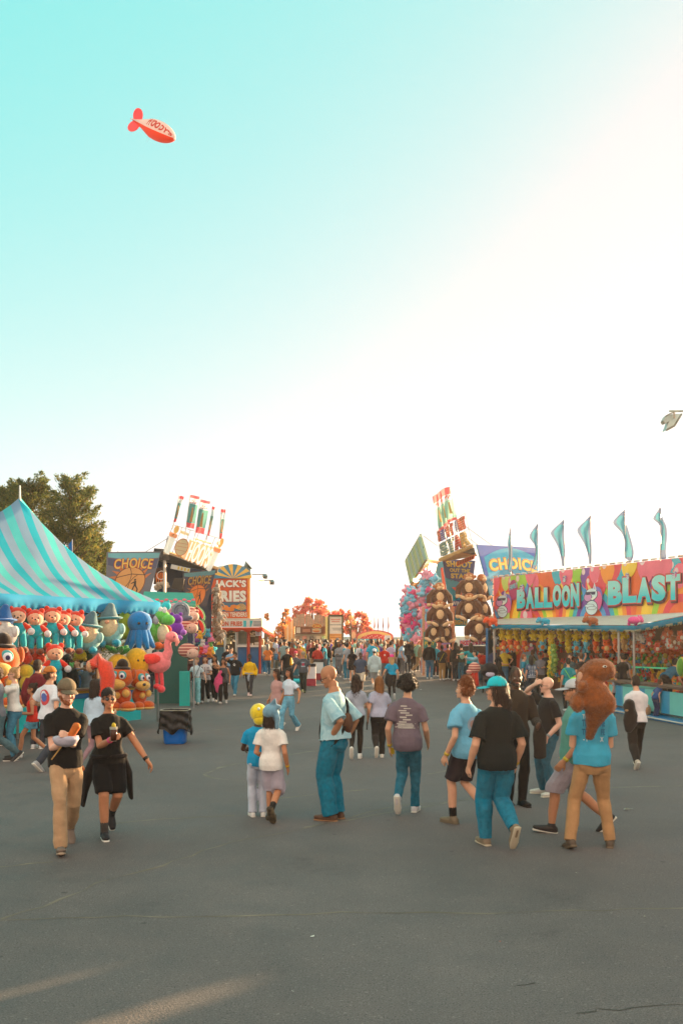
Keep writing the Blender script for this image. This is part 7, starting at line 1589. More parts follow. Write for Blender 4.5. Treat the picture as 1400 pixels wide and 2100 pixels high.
def pineapple(label,loc,size,rz,leaf):
    L=[[('b',(math.cos(a)*.17,math.sin(a)*.10-.03,.34+abs(math.sin(a*1.3))*.06),(.13,.05,.055),(0,-.5,a))] for a in [k*.9 for k in range(7)]]
    toy('plush_pineapple',label,'plush toy',loc,size,[('body',plush((226,172,40)),[('b',(0,0,-.03),(.27,.22,.32))])]+([('leaf',plush((44,120,52)),L)] if leaf else [])+[('eye',EYEM,[[('b',(.05,-.22,.02),(.02,.012,.025))],[('b',(.17,-.18,.02),(.02,.012,.025))]])],rz,None,(0,.0))
pineapple('yellow pineapple plush with dark green leaves under the gnome',at(243,1368,-.4),1.12,-.2,True); pineapple('plain yellow round faced plush below the octopus',at(281,1356,-.5),1.15,.1,False)
def dog(label,loc,size,rz,hat=True,face=True):
    pr=[('head',plush((206,94,34)),[('b',(0,0,.20),(.25,.20,.21))]),('muzzle',plush((226,176,90)),[('b',(-.05,-.17,.06),(.19,.13,.11)),('b',(-.12,-.24,.05),(.09,.06,.07))]),('nose',EYEM,[('b',(-.14,-.31,.09),(.045,.03,.032))]),
     ('ear',plush((176,80,30)),[[('b',(.25,.02,.26),(.05,.06,.11))],[('b',(-.24,.02,.26),(.05,.06,.11))]]),
     ('body',plush((206,90,34)),[('b',(.02,.02,-.17),(.18,.15,.20))]),('paw',plush((226,176,90)),[[('b',(.14,-.14,-.12),(.08,.06,.08))],[('b',(-.04,-.14,-.16),(.07,.06,.07))]]),
     ('foot',plush((210,96,40)),[[('b',(.16,-.08,-.38),(.16,.16,.10))],[('b',(-.10,-.08,-.38),(.12,.14,.09))]]),('foot_sole',plush((226,180,100)),[[('b',(.16,-.08,-.435),(.165,.165,.05))],[('b',(-.10,-.08,-.435),(.125,.145,.045))]]),
     ('eye_patch',plush((70,160,160)),[('b',(-.09,-.155,.24),(.09,.05,.09)),('b',(.07,-.155,.24),(.09,.05,.09))]),('eye',plush((226,224,230)),[[('b',(-.09,-.20,.23),(.055,.03,.062))],[('b',(.08,-.20,.23),(.06,.03,.066))]]),('pupil',mat((50,34,80),.2,'eye'),[[('b',(-.085,-.228,.225),(.028,.012,.032))],[('b',(.085,-.228,.225),(.03,.012,.034))]])]
    if hat: pr.append(('black_hat',plush((40,28,24)),[('b',(.02,.02,.44),(.12,.11,.13)),('b',(.02,0,.37),(.17,.14,.05))]))
    return toy('plush_dog',label,'plush toy',loc,size,pr,rz,'orange plush dogs at the tent corner')
dog('orange plush dog with black hat facing us at the tent corner',at(249,1409,-1.0),1.18,-.1); dog('orange plush dog turned to the right beside the hatted one',at(286,1411,-.9),1.10,.95,hat=False)
dog('large orange plush dog with one big eye at the left edge',at(4,1382,-.4),1.5,.3); 
toy('black_plush','black plush shape between the yellow plush and the flamingo','plush toy',at(305,1371,-.2),.6,[('body',plush((36,26,24)),[('b',(0,0,0),(.28,.2,.24)),('b',(-.2,0,-.25),(.2,.15,.2))]),('ear',plush((36,26,24)),[('b',(.2,0,.22),(.08,.06,.1))])])
toy('plush_limb','long curved coral red plush arm hanging beside the orange dogs','plush toy',at(207,1385,-1.4),1.0,[('arm',plush((226,76,54)),[('t',[(-.22,0,.22),(-.05,0,.34),(.10,0,.22),(.16,0,-.05),(.12,0,-.40),(.02,0,-.62)],[.13,.17,.18,.17,.17,.15])]),('cuff',plush((200,160,120)),[('b',(-.24,-.02,.20),(.08,.12,.14))])])
for i,(x,y,c,l) in enumerate(((14,1335,(150,40,24),'dark red shaggy plush above the big orange dog'),(42,1342,(176,52,30),'rust red shaggy plush below the first hooded bears'),(70,1343,(196,64,40),'scarlet orange shaggy plush right of the rust red one'))):
    toy('shaggy_plush',l,'plush toy',at(x,y,.1),.8,[('body',mat(c,.95,'plush',1,30,.3),[('b',(0,0,0),(.28,.2,.22)),('b',(.2,-.05,-.12),(.15,.12,.14)),('b',(-.2,-.05,-.1),(.15,.12,.14))]),('crest',plush((206,150,50)),[('b',(0,-.1,-.2),(.10,.06,.08))])])
toy('plush_duck','yellow plush duck above the blond woman','plush toy',at(54,1392,-.1),.9,[('body',plush((206,196,60)),[('b',(0,0,.18),(.18,.16,.17)),('b',(.04,0,-.12),(.2,.17,.22))]),('eye',EYEM,[('b',(-.08,-.14,.2),(.02,.015,.02))]),('beak',plush((220,130,40)),[('b',(-.14,-.12,.14),(.07,.05,.03))])],rz=-.3)
for i,(x,y,c,l) in enumerate(((197,1340,(214,210,206),'black and white spotted plush below the leaning gnome'),(165,1344,(214,190,40),'yellow pointed plush below the last hooded bear'),(178,1348,(40,64,36),'dark green plush below the leaning gnome'),(84,1330,(190,160,60),'small golden plush between the hooded bears'),(312,1275,(150,110,140),'patterned lilac plush behind the octopus and the frog'),(212,1249,(206,110,40),'striped rainbow plush between the two gnomes'),(8,1252,(70,140,60),'green plush over the white bearded gnome'),(262,1325,(200,150,60),'amber plush below the pear shaped one'),(120,1325,(80,60,50),'brown plush shoe like toy behind the hooded bears'))):
    toy('small_plush',l,'plush toy',at(x,y,.5),.6,[('body',plush(c),[('b',(0,0,0),(.26,.18,.2)),('b',(.05,-.03,.2),(.15,.13,.13))]),('ear',plush(c),[[('b',(.15,0,.33),(.05,.03,.07))],[('b',(-.06,0,.33),(.05,.03,.07))]]),('limb',plush(tuple(int(v*.8) for v in c)),[[('b',(.2,-.08,-.15),(.09,.09,.08))],[('b',(-.2,-.08,-.15),(.09,.09,.08))]])])
# filling the back wall of the tent with mixed prizes on the shelves
rs=random.Random(3); pc_=[(206,60,50),(226,180,50),(40,150,180),(96,170,80),(220,120,160),(140,80,160),(230,130,50),(200,196,190)]
cn={0:'red',1:'yellow',2:'blue',3:'green',4:'pink',5:'purple',6:'orange',7:'white'}
proto={}
def small_prize(loc,ci,size,label,group,rz=0):
    if ci not in proto:
        mb=MB().ball((0,0,0),(.22,.18,.22),0,12,8).ball((0,-.02,.27),(.18,.16,.16),0,12,8).ball((.13,0,.41),(.06,.04,.06),0,8,6).ball((-.13,0,.41),(.06,.04,.06),0,8,6).ball((.2,-.1,-.12),(.09,.1,.08),0,8,6).ball((-.2,-.1,-.12),(.09,.1,.08),0,8,6)
        proto[ci]=mb.mesh('prize'); shade(proto[ci]); proto[ci].materials.append(plush(pc_[ci]))
    o=bpy.data.objects.new('plush_prize',proto[ci]); COL.objects.link(o); o.location=loc; o.scale=(size,)*3; o.rotation_euler=(rs.uniform(-.2,.2),rs.uniform(-.3,.3),rz+rs.uniform(-.5,.5)); return tag(o,label,'plush toy',group)
for i in range(60):
    ci=rs.randrange(8); a=.4+(i%20)*.42+rs.uniform(-.1,.1); z=[1.28,2.18,.35][i//20]; small_prize(tp(a,2.75,z),ci,.62,'small %s plush prize on the shelves at the back of the striped tent'%cn[ci],'small plush prizes on the tent shelves',rz=.46)
# second stall: striped cats, watermelon slices and small colourful prizes
for i,(x,y) in enumerate(((386,1258),(384,1282),(385,1334))):
    st_=mat((206,150,130),.95,'plush',.5,60,.1); stm=stripe=bpy.data.materials.get('striped_plush')
    if not stm:
        stm=bpy.data.materials.new('striped_plush'); stm.use_nodes=True; n=stm.node_tree; wv=n.nodes.new('ShaderNodeTexWave'); wv.inputs['Scale'].default_value=3.2; wv.bands_direction='Z'; tc=n.nodes.new('ShaderNodeTexCoord'); n.links.new(tc.outputs['Object'],wv.inputs['Vector']); cr_=n.nodes.new('ShaderNodeValToRGB'); e=cr_.color_ramp.elements; e[0].position=.45; e[0].color=(*lin((222,176,156)),1); e[1].position=.55; e[1].color=(*lin((166,74,70)),1); n.links.new(wv.outputs['Color'],cr_.inputs[0]); n.links.new(cr_.outputs[0],n.nodes['Principled BSDF'].inputs['Base Color']); n.nodes['Principled BSDF'].inputs['Roughness'].default_value=.95
    toy('striped_plush_cat',['striped pink and cream plush cat, topmost of three beside the green stall','striped pink and cream plush cat in the middle of the stack','striped plush cat with a smiling pale face, lowest of the three'][i],'plush toy',P(x,y,31),.95,[('body',stm,[('b',(0,0,0),(.32,.2,.24))]),('head',plush((222,180,160)),[('b',(.18,-.12,-.10),(.2,.16,.17))]),('eye',EYEM,[[('b',(.12,-.27,-.08),(.02,.015,.03))],[('b',(.25,-.25,-.08),(.02,.015,.03))]]),('ear',stm,[[('b',(.06,-.1,.08),(.05,.04,.07))],[('b',(.32,-.1,.06),(.05,.04,.07))]])],0,'striped plush cats by the green stall')
for i,(x,y,r) in enumerate(((397,1256,.5),(408,1258,-.6),(411,1285,-.3))):
    o=thing('plush_watermelon',['plush watermelon slice leaning left at the top by the striped cats','plush watermelon slice leaning right at the top by the banner','lower plush watermelon slice beside the middle striped cat'][i],'plush toy',tuple(P(x,y,31.2)),0,'watermelon slice plushes'); o.rotation_euler=(0,r,0)
    def half(r0,y0,y1): 
        a=[k*math.pi/12 for k in range(13)]; return [(r0*.55*math.sin(t),y0,r0*math.cos(t)) for t in a]
    for nm,r0,c,th in (('rind',.27,(80,150,60),.10),('white_rim',.235,(226,222,206),.13),('flesh',.21,(214,64,54),.16)):
        q=half(r0,-th/2,0); mb=MB().slab(q[::-1],-th) ; mk(nm,mb,plush(c),o,False,False)
for i in range(26):
    ci=rs.randrange(8); small_prize(P(rs.uniform(402,436),rs.uniform(1296,1345),31.5+rs.uniform(0,1)),ci,.42,'small %s plush in the mixed pile beside the striped cats'%cn[ci],'mixed plush pile by the green stall')
# column of beige plush sloths in front of the fries sign
rs=random.Random(8); k=0
for i in range(17):
    y=1208+i*6.3; x=447+rs.uniform(-6,6)*(1.2 if y>1230 else .6)
    c=(150,122,98) if i%3 else (196,182,164)
    if ('sl',i%3) not in proto:
        mb=MB().ball((0,0,0),(.22,.18,.26),0,12,8).ball((0,-.08,.26),(.17,.15,.15),0,12,8).tube([(.15,0,.1),(.32,-.05,-.05),(.34,-.1,-.25)],[.07,.06,.05],n=8).tube([(-.15,0,.1),(-.32,-.05,-.05),(-.34,-.1,-.25)],[.07,.06,.05],n=8).tube([(.1,0,-.15),(.18,-.1,-.38)],[.08,.06],n=8).tube([(-.1,0,-.15),(-.18,-.1,-.38)],[.08,.06],n=8)
        me=mb.mesh('sloth'); me.materials.append(mat(c,.95,'plush',1,40,.3)); shade(me); proto[('sl',i%3)]=me
    o=bpy.data.objects.new('plush_sloth',proto[('sl',i%3)]); COL.objects.link(o); o.location=P(x,y,45+rs.uniform(-.2,.2)); o.scale=(.62,)*3; o.rotation_euler=(rs.uniform(-.3,.3),rs.uniform(-.5,.5),rs.uniform(-.8,.8)); tag(o,'beige plush sloth in the tall hanging column before the fries sign' if i%3 else 'pale plush sloth in the tall hanging column before the fries sign','plush toy','hanging column of plush sloths')
# gorillas
FUR=mat((96,62,44),.95,'plush',1.0,40,.25,spec=.05); GT=plush((224,186,140)); GH=plush((180,104,52))
def gorilla(label,x,y,d,size,rz,tilt=0):
    toy('plush_gorilla',label,'plush toy',P(x,y,d),size,[
     ('body',FUR,[('b',(0,0,-.05),(.30,.22,.32)),('b',(0,0,.15),(.27,.2,.2))]),('belly',GT,[('b',(0,-.15,.02),(.15,.10,.20))]),
     ('head',GH,[('b',(0,-.03,.40),(.19,.17,.17))]),('face',GT,[('b',(0,-.14,.36),(.13,.09,.08)),('b',(.05,-.14,.45),(.06,.05,.05)),('b',(-.05,-.14,.45),(.06,.05,.05))]),
     ('ear',GH,[[('b',(.20,0,.42),(.05,.03,.06))],[('b',(-.20,0,.42),(.05,.03,.06))]]),
     ('arm',FUR,[[('t',[(.20,0,.22),(.38,-.02,.02),(.40,-.08,-.18)],[.13,.12,.10])],[('t',[(-.20,0,.22),(-.38,-.02,.02),(-.40,-.08,-.18)],[.13,.12,.10])]]),
     ('hand',GT,[[('b',(.40,-.10,-.26),(.09,.08,.08))],[('b',(-.40,-.10,-.26),(.09,.08,.08))]]),
     ('leg',FUR,[[('t',[(.14,-.04,-.26),(.22,-.18,-.34)],[.13,.11])],[('t',[(-.14,-.04,-.26),(-.22,-.18,-.34)],[.13,.11])]]),
     ('foot',GT,[[('b',(.20,-.27,-.33),(.15,.07,.065),(0,-.5,0))],[('b',(-.20,-.27,-.33),(.15,.07,.065),(0,.5,0))]])],rz,'big brown plush gorillas stacked on the star game',(0,tilt))
GL=[('topmost gorilla of the left stack, below the star banner',900,1226,45,1.22,.1),('middle gorilla of the left stack with folded feet',901,1262,44.8,1.22,.0),('lowest left gorilla of the left stack',892,1297,44.9,1.0,-.5),('lowest right gorilla of the left stack turned away',911,1298,45,1.05,.4),
 ('topmost gorilla of the right stack with pale chest',962,1207,44.6,1.25,-.25),('top right gorilla in profile next to the choice banner',985,1208,45,1.2,.9),('middle gorilla of the right stack',962,1249,44.4,1.25,-.3),('middle right gorilla turned to the right',986,1250,44.8,1.2,.8),('lowest and frontmost gorilla of the right stack',980,1291,44.2,1.3,.05)]
for l,x,y,d,s,r in GL: gorilla(l,x,y,d,s,r)
# pink and blue plush clusters
rs=random.Random(31); pk=[((226,150,176),'pink'),((110,186,214),'pale blue'),((214,70,130),'magenta')]
for i,(c,nm) in enumerate(pk):
    mb=MB().ball((0,0,0),(.24,.2,.2),0,12,8).ball((.02,-.12,.2),(.2,.17,.17),0,12,8).tube([(.12,-.05,.28),(.22,0,.38)],[.085,.07],n=8).tube([(-.1,-.05,.28),(-.2,0,.38)],[.085,.07],n=8).ball((.16,-.15,-.12),(.1,.1,.08),0,8,6).ball((-.16,-.15,-.12),(.1,.1,.08),0,8,6)
    me=mb.mesh('long_eared'); me.materials.append(plush(c)); shade(me); proto[('pk',i)]=me
def cluster(cx0,y0,y1,prof,n,d,lab):
    for i in range(n):
        t=(i+.5)/n; y=y0+(y1-y0)*t; w_=np.interp(t,[0,.2,.5,.8,1],prof); x=cx0+rs.uniform(-1,1)*w_; ci=rs.choice([0,1,0,1,0,1,2])
        o=bpy.data.objects.new('plush_bunny',proto[('pk',ci)]); COL.objects.link(o); o.location=P(x,y,d+rs.uniform(-.5,.3)); o.scale=(.82,)*3; o.rotation_euler=(rs.uniform(-.6,.6),rs.uniform(-1,1),rs.uniform(-1.2,1.2)); tag(o,'%s long eared plush in the %s'%(pk[ci][1],lab),'plush toy','pink and blue plushes in the '+lab)
cluster(842,1212,1312,[5,14,19,20,14],64,50,'left hanging cluster')
cluster(877,1180,1308,[8,14,17,16,8],70,49.5,'right hanging cluster')
# awning hippos
def hippo(label,x,y,d,size,c,rz):
    toy('plush_hippo',label,'plush toy',P(x,y,d),size,[('body',plush(c),[('b',(0,0,0),(.34,.2,.2))]),('head',plush(c),[('b',(-.34,-.08,.06),(.19,.16,.16)),('b',(-.46,-.12,-.02),(.12,.12,.10))]),('ear',plush(c),[[('b',(-.28,-.1,.22),(.04,.03,.05))],[('b',(-.38,-.02,.22),(.04,.03,.05))]]),('leg',plush(c),[[('b',(.2,-.14,-.18),(.09,.09,.11))],[('b',(-.16,-.14,-.18),(.09,.09,.11))]])],rz,'plush hippos lying on the awning edge')
hippo('orange plush hippo on the left corner of the blue awning',1008,1274,41.3,.75,(228,84,36),.2); hippo('turquoise plush hippo lying on the awning edge',1116,1274,37.7,.62,(24,160,190),.0); hippo('brown plush hippo lying on the awning edge',1213,1273,34.3,.66,(156,84,46),.1); hippo('pink plush hippo on the awning corner',1299,1272,31.2,.62,(232,84,150),3.3)
# rows of hanging prizes under the awning
def ad(px): return np.interp(px,[1010,1300,1400,1490],[42,32,26.5,22.5])+.5
def chickmesh(c,c2=None,kind='chick'):
    k=(kind,c)
    if k in proto: return proto[k]
    mb=MB(); mb.ball((0,0,.14),(.21,.18,.19),0,12,8); mb.ball((0,0,-.14),(.19,.16,.20),0,12,8)
    for s in(1,-1): mb.ball((s*.2,-.04,-.10),(.08,.06,.10),0,8,6); mb.ball((s*.1,-.08,-.33),(.09,.10,.07),0,8,6); mb.ball((s*.08,-.17,.18),(.022,.012,.028),2,6,5)
    if kind=='chick': mb.ball((0,-.2,.11),(.05,.05,.03),1,8,6)
    else: mb.ball((0,-.10,-.14),(.13,.10,.14),1,10,7)
    if kind=='bear':
        for s in(1,-1): mb.ball((s*.14,0,.31),(.06,.03,.06),0,8,6)
    me=mb.mesh(kind); shade(me)
    for m in (plush(c),plush(c2 or (220,130,40)),EYEM): me.materials.append(m)
    proto[k]=me; return me
def hang(px,py,size,me,label,group,name='plush_chick',dd=0):
    o=bpy.data.objects.new(name,me); COL.objects.link(o); o.location=P(px,py,ad(px)+dd); o.scale=(size,)*3; o.rotation_euler=(rs.uniform(-.1,.1),rs.uniform(-.25,.25),rs.uniform(-.9,.9)); return tag(o,label,'plush toy',group)
xs_=[1030,1044,1058,1074,1094,1112,1130,1148,1164,1182,1202,1222,1240,1260,1278]
for i,x in enumerate(xs_): hang(x,1301+rs.uniform(-1.5,1.5),.72 if x<1180 else .66,chickmesh((226,190,30)),'yellow plush chick, %s from the left in the top row under the awning'%ord_(i),'yellow plush chicks under the awning')
xs2=[(1032,'orange'),(1046,'orange'),(1060,'orange'),(1076,'orange'),(1112,'blue'),(1131,'yellow'),(1164,'yellow'),(1182,'blue'),(1202,'blue'),(1221,'orange'),(1243,'orange'),(1262,'orange'),(1279,'brown')]
cc={'orange':((228,96,28),(230,190,120)),'blue':((90,186,204),(206,120,50)),'yellow':((222,186,40),(230,200,90)),'brown':((190,140,80),(214,180,120))}
cnt_={}
for x,c in xs2:
    i=cnt_.get(c,0); cnt_[c]=i+1
    hang(x,1323+rs.uniform(-2,2),.64,chickmesh(cc[c][0],cc[c][1],'bear'),'%s plush animal, %s of its colour from the left in the second row'%(c,ord_(i)) if c!='brown' else 'tan brown plush animal at the right end of the second row under the awning','plush animals in the second row','plush_animal')
for i in range(34):       # black-white, navy and red ones further right, hanging from the raised awning
    x=rs.uniform(1284,1400); t=(x-1284)/116; y=rs.uniform(1296-6*t,1335-6*t); c,nm=rs.choice([((40,60,96),'navy blue'),((120,170,200),'light blue'),((206,70,36),'red'),((214,206,196),'white'),((206,96,40),'orange'),((150,90,50),'brown')])
    if t>.35 and nm in('navy blue','light blue'): c,nm=(206,80,40),'red'
    hang(x,y,.42,chickmesh(c,(214,200,180),'bear'),'small %s plush hanging in the jumble at the raised end of the awning'%nm,'jumbled small plushes by the balloon wall','plush_animal',dd=.4+rs.random())
for i in range(8): hang(1015+rs.uniform(-3,6),1296+i*3.6,.30,chickmesh((60,60,66) if i%2 else (200,200,200),(200,200,200),'bear'),'small black and white plush in the string at the awning\'s left corner' ,'string of small plushes at the left corner','plush_animal')
# avocado and banana plush column
for i in range(12):
    y=1330+i*5; x=1132+rs.uniform(-7,7); c,nm=[((110,150,50),'green avocado'),((226,190,40),'yellow banana')][i%2]
    hang(x,y,.5,chickmesh(c,(170,190,90) if i%2==0 else (240,210,80),'bear'),'%s plush in the column left of the counter'%nm,'avocado and banana plush column','plush_fruit',dd=-1.0)
# balloons on the wall
bal=[((206,90,30),'orange'),((70,140,50),'green'),((190,40,36),'red'),((60,130,170),'blue'),((206,170,50),'yellow'),((170,170,160),'grey')]
bm_=[]
for c,nm in bal:
    mb=MB().ball((0,0,0),(.5,.5,.56),0,14,10).tube([(0,0,-.56),(0,0,-.66)],[.05,.09],n=8); me=mb.mesh('balloon'); shade(me); me.materials.append(mat(c,.25,'latex',spec=.6)); bm_.append(me)
rs=random.Random(77); nb_=0
for r in range(8):
    for k in range(33):
        x=1238+k*5.3+(r%2)*2.6+rs.uniform(-1,1); y=1318+r*6.4+rs.uniform(-1,1)
        if x<1300 and r<3 or nb_>=270 or x>1408: continue
        if x<1262 and rs.random()<.3: continue
        t=tX(x); p=ml(t,0); z=EYE-(y-HY)/F*p.y; ci=rs.choice([0,0,1,1,2,3,4,5,0])
        if r<4 and rs.random()<.5: ci=0
        o=bpy.data.objects.new('balloon',bm_[ci]); COL.objects.link(o); o.location=(p.x-.12*rs.random()-.1,p.y-.22-.15*rs.random(),z); o.scale=(.15+rs.uniform(-.02,.02),)*3; o.rotation_euler=(rs.uniform(-.5,.5),rs.uniform(-.5,.5),0); tag(o,'%s balloon pinned in the dense balloon wall behind the counter'%bal[ci][1],'balloon','balloons on the dart wall'); nb_+=1
mk('shelf_light',MB().tube([ml(tX(1238),1.18)+Vector((-.3,-.5,0)),ml(tX(1440),1.18)+Vector((-.3,-.5,0))],[.03,.03]),mat((90,206,150),.4,'lit',emit=.1),bs)
mk('prize_bench',MB().slab([ml(tX(1225),.95)+Vector((-.2,-.35,0)),ml(tX(1450),.95)+Vector((-.2,-.35,0)),ml(tX(1450),.35)+Vector((-.6,-1.2,0)),ml(tX(1225),.35)+Vector((-.6,-1.2,0))],-.1),paint((110,60,40)),bs)
for i in range(190):
    x=rs.uniform(1238,1405); t=tX(x); f=rs.random(); p=ml(t,0); ci=rs.choice([0,0,1,6,6,3,2,1]); z=1.08-.75*f
    o=small_prize(Vector((p.x-.25-.45*f,p.y-.45-.9*f,z)),ci,.26+rs.random()*.1,'tiny %s prize in the heap under the green light strip'%cn[ci],'tiny prizes heaped under the balloons')
for i in range(90):
    x=rs.uniform(1120,1236); t=tX(x); p=ml(t,0); z=rs.uniform(.5,2.3); ci=rs.choice([0,0,6,1,2]); small_prize(Vector((p.x-.1,p.y-.3,z)),ci,.26,'small %s prize on the dim back wall behind the chick row'%cn[ci],'small prizes on the dim back wall')
for j,z in enumerate((.6,1.0,1.4,1.8,2.2)): mk('shelf_board',MB().slab([ml(tX(1118),z)+Vector((-.1,-.35,0)),ml(tX(1238),z)+Vector((-.1,-.35,0)),ml(tX(1238),z)+Vector((0,.1,0)),ml(tX(1118),z)+Vector((0,.1,0))],.03),wood((96,60,44)),bs)
toy('plush_avocado','lime green striped plush at the right edge above the counter','plush toy',P(1398,1368,27),.8,[('body',plush((190,196,50)),[('b',(0,0,0),(.2,.18,.34))]),('stripe',plush((90,150,50)),[('b',(-.08,-.06,0),(.12,.14,.30))])])
# toys and bags in hands around the queue on the right
toy('striped_plush_doll','pink striped plush doll with red legs held by the woman in teal','plush toy',P(972,1375,38.6),1.0,[('body',stm,[('b',(0,0,.1),(.24,.18,.22)),('b',(-.2,-.05,-.05),(.13,.1,.1))]),('leg',plush((196,50,34)),[[('t',[(.05,0,-.05),(.10,0,-.55)],[.09,.09])],[('t',[(-.10,0,-.05),(-.08,0,-.5)],[.09,.08])]])])
toy('red_plush','red plush animal on the wall inside the star game','plush toy',P(990,1353,44),.75,[('body',plush((206,56,34)),[('b',(0,0,0),(.3,.2,.3)),('b',(-.2,-.05,.2),(.16,.14,.15))]),('ear',plush((206,56,34)),[('b',(-.25,0,.35),(.05,.04,.08))])])
# pushchair, cart, bins
o=thing('pushchair','black pushchair with folded hood beside the woman in light blue','pushchair',tuple(G(1003,1420))); b0=Vector(o.location)
mk('hood',MB().ball(b0+Vector((0,0,.85)),(.34,.38,.32)),cloth((38,34,38)),o,True); mk('seat',MB().ball(b0+Vector((0,-.05,.55)),(.28,.35,.2)),cloth((60,56,62)),o,True)
mk('frame',MB().bar(b0+Vector((-.28,0,.1)),b0+Vector((-.30,.3,1.05)),.03).bar(b0+Vector((.28,0,.1)),b0+Vector((.30,.3,1.05)),.03).bar(b0+Vector((-.3,.3,1.05)),b0+Vector((.3,.3,1.05)),.03),metal((60,60,60)),o)
for dx in(-.28,.28): mk('wheel',MB().tube([b0+Vector((dx-.02,-.2,.12)),b0+Vector((dx+.02,-.2,.12))],[.12,.12],n=16,caps=False,ref=(0,0,1)),mat((30,30,30),.7,'rubber'),o,True)
mk('white_cloth',MB().ball(b0+Vector((-.02,-.33,.72)),(.18,.06,.1)),cloth((200,196,214)),o,True)
o=thing('pull_cart','small turquoise pull cart with dark wheels beside the boy in dark grey','cart',tuple(G(606,1414))); b0=Vector(o.location)
mk('tub',MB().ball(b0+Vector((0,0,.34)),(.36,.4,.14),0,20,8),mat((30,186,196),.4,'plastic'),o,True); mk('load',MB().ball(b0+Vector((0,.05,.45)),(.28,.3,.12)),cloth((60,60,64)),o,True)
for dx in(-.26,.26):
    mk('wheel',MB().tube([b0+Vector((dx-.03,-.1,.11)),b0+Vector((dx+.03,-.1,.11))],[.11,.11],n=14,caps=False,ref=(0,0,1)),mat((34,34,36),.7,'rubber'),o,True)
for i,(x,y,lab,c1,c2) in enumerate(((653,1394,'white and dark red litter bin nearest the centre of the crowd',(196,206,206),(130,40,50)),(637,1406,'low white and red box bin left of the other bin',(206,206,210),(150,40,60)))):
    o=thing('litter_bin',lab,'bin',tuple(G(x,y))); b0=Vector(o.location); mk('box',MB().box(b0+Vector((0,0,.55)),(.42,.42,.5)),paint(c1),o); mk('base',MB().box(b0+Vector((0,0,.15)),(.44,.44,.3)),paint(c2),o); mk('lid',MB().box(b0+Vector((0,0,.87)),(.46,.46,.12)),paint((40,40,44)),o)
# foreground bin: blue tub under a black bag
o=thing('rubbish_bin','blue tub bin wrapped in a big black bag standing alone left of centre','bin',tuple(G(360,1524))); b0=Vector(o.location)
def loft(rings,n=28,close=True):
    mb=MB(); vs=[]
    for z,rx,ry,p in rings:
        for i in range(n):
            a=2*math.pi*i/n; c_,s_=math.cos(a),math.sin(a); k=(abs(c_)**p+abs(s_)**p)**(-1/p); vs.append((rx*c_*k,ry*s_*k,z))
    fs=[(j*n+i,j*n+(i+1)%n,(j+1)*n+(i+1)%n,(j+1)*n+i) for j in range(len(rings)-1) for i in range(n)]
    if close: fs+= [tuple(range(n-1,-1,-1)),tuple(range((len(rings)-1)*n,len(rings)*n))]
    return mb.add(vs,fs)
mb=loft([(0.0,.20,.22,5),(.02,.215,.235,5),(.40,.25,.28,5),(.66,.27,.30,5)]); mk('tub',mb,mat((10,110,200),.35,'plastic',.05,10,.05),o,True,False)
n=90; vs=[];rs=np.random.RandomState(5); zs=[.665,.68,.66,.60,.52,.44,.36,.28,.22]; dep=np.array([.30+.10*math.sin(a*1.0+2.2)+.06*math.sin(a*3+1)+.03*math.sin(a*7) for a in np.linspace(0,2*math.pi,n,endpoint=False)])
dep+=np.where(np.abs(np.linspace(0,2*math.pi,n,endpoint=False)-3.6)<.35,.10,0)
for j,t in enumerate(np.linspace(0,1,16)):
    for i in range(n):
        a=2*math.pi*i/n; c_,s_=math.cos(a),math.sin(a); k=(abs(c_)**5+abs(s_)**5)**(-.2); base_r=(.282+.035*t**.7); f=.014*math.sin(a*9+t*5)*t+.010*math.sin(a*23+t*9)*t+.01*math.sin(a*4-t*14)
        vs.append(((base_r+f)*c_*k,(base_r+.02+f)*s_*k,.69-t*dep[i]*1.15 if j else .69))
inner=[]
for i in range(n):
    a=2*math.pi*i/n; c_,s_=math.cos(a),math.sin(a); k=(abs(c_)**5+abs(s_)**5)**(-.2); vs.append((.255*c_*k,.275*s_*k,.67))
for i in range(n):
    a=2*math.pi*i/n; c_,s_=math.cos(a),math.sin(a); k=(abs(c_)**5+abs(s_)**5)**(-.2); vs.append((.20*c_*k,.22*s_*k,.35))
fs=[(j*n+i,j*n+(i+1)%n,(j+1)*n+(i+1)%n,(j+1)*n+i) for j in range(15) for i in range(n)]; a0=16*n
fs+=[(i,(i+1)%n,a0+(i+1)%n,a0+i) for i in range(n)]+[(a0+i,a0+(i+1)%n,a0+n+(i+1)%n,a0+n+i) for i in range(n)]+[tuple(range(a0+n,a0+2*n))]
me=MB().add(vs,fs).mesh('bag'); wrinkle(me,.012,4,(1,1,.5),2); bo=mk('black_bag',None,mat((16,16,16),.34,'plastic_film',.5,14,.1,spec=.35),o,True,False,mesh=me)
mk('bag_rim',MB().tube([Vector((.29*math.cos(a)*((abs(math.cos(a))**5+abs(math.sin(a))**5)**-.2),.30*math.sin(a)*((abs(math.cos(a))**5+abs(math.sin(a))**5)**-.2),.695)) for a in np.linspace(0,2*math.pi,40)],[.010]*40,n=6,caps=False),mat((150,150,130),.4,'plastic'),o,True,False)
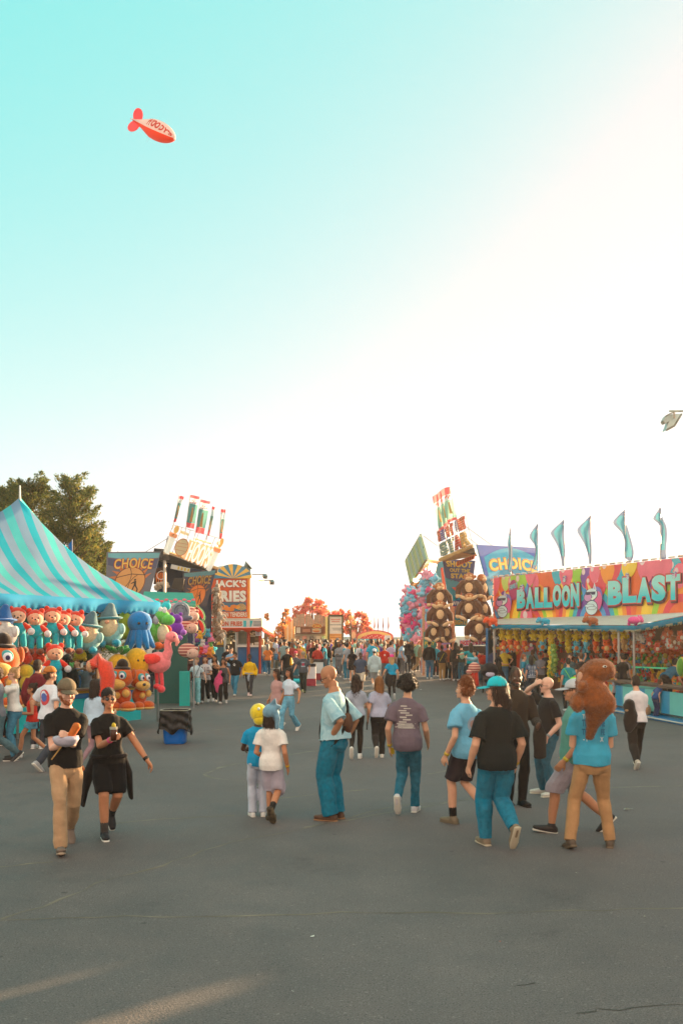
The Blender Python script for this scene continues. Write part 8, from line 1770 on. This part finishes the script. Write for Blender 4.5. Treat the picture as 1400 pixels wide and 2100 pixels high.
# ------------------------------------------------------------------ tethered blimp
bd=170.0; tail=np.array(P(266,242,bd+4)); nose=np.array(P(359,284,bd-3)); ax=nrm(nose-tail); L=np.linalg.norm(nose-tail)
upv=nrm(np.array((0,-.0,1.))-ax*ax[2]); sd2=np.cross(ax,upv)
if sd2[1]>0: sd2=-sd2
o=thing('blimp','red and white advertising blimp floating high in the sky on the left','blimp',tuple((tail+nose)/2))
prof=lambda t:1.62*(max(0,math.sin(math.pi*t**1.55))**.62)*(.35+.65*min(1,t*1.9))
nu,nv=40,32; vs=[];fs=[];ms=[]
def bp(t,a,l=0): return tail+ax*L*t+(prof(t)+l)*(math.cos(a)*upv+math.sin(a)*sd2)
for j in range(nv+1):
    t=.01+.98*j/nv
    for i in range(nu): vs.append(bp(t,2*math.pi*i/nu))
for j in range(nv):
    for i in range(nu):
        fs.append((j*nu+i,j*nu+(i+1)%nu,(j+1)*nu+(i+1)%nu,(j+1)*nu+i)); a=2*math.pi*(i+.5)/nu; t=(j+.5)/nv; ms.append(0 if math.cos(a)>-.10 else 1)
fs.append(tuple(range(nu-1,-1,-1))); ms.append(0); fs.append(tuple(range(nv*nu,nv*nu+nu))); ms.append(0)
mb=MB(); mb.add(vs,fs); mb.m=ms; env=mk('envelope',mb,[mat((226,214,204),.6,'fabric',trans=.3),mat((236,74,40),.6,'fabric',trans=.3)],o,True)
v,f=text_mesh("WOODY'S",.045); mn=v.min(0); mx=v.max(0); ts=.50+(v[:,0]-mn[0])/(mx[0]-mn[0])*.47; aa=math.pi/2-.08-(v[:,1]-mn[1])/(mx[1]-mn[1])*(.95-.25*(v[:,0]-mn[0])/(mx[0]-mn[0]))
mk('lettering',MB().add([bp(t,a,.05 if z>0 else -.02) for t,a,z in zip(ts,aa,v[:,2])],f),mat((206,70,56),.6,'fabric',trans=.2),env)
for k,a in enumerate((0.15,2.75,-1.6)):
    dr=math.cos(a)*upv+math.sin(a)*sd2; tn_=np.cross(ax,dr); q=[]
    c0=tail+ax*L*.17+dr*.95
    for i in range(20): b_=2*math.pi*i/20; q.append(c0+ax*1.35*math.cos(b_)+dr*1.15*math.sin(b_))
    mk('fin',MB().slab(q,.12),mat((236,90,96),.6,'fabric',trans=.3),o)
mk('tether',MB().tube([tail+ax*L*.5-upv*1.4,tail+ax*L*.5-upv*2.4],[.02,.02],n=4),metal((200,200,200)),o)
# ------------------------------------------------------------------ warm evening haze between the stalls
hm_=bpy.data.materials.new('haze'); hm_.use_nodes=True; n=hm_.node_tree; n.nodes.clear()
pv=n.nodes.new('ShaderNodeVolumePrincipled'); pv.inputs['Density'].default_value=HAZE_D; pv.inputs['Color'].default_value=(1,.93,.84,1); pv.inputs['Anisotropy'].default_value=0.6
mo=n.nodes.new('ShaderNodeOutputMaterial'); n.links.new(pv.outputs[0],mo.inputs['Volume'])
try: hm_.cycles.homogeneous_volume=True
except Exception: pass
hz_=mk('haze',MB().box((0,115,7.0),(540,320,16.4)),hm_); tag(hz_,kind='stuff',label='warm evening haze over the fairground')
bpy.data.scenes.remove(TS)
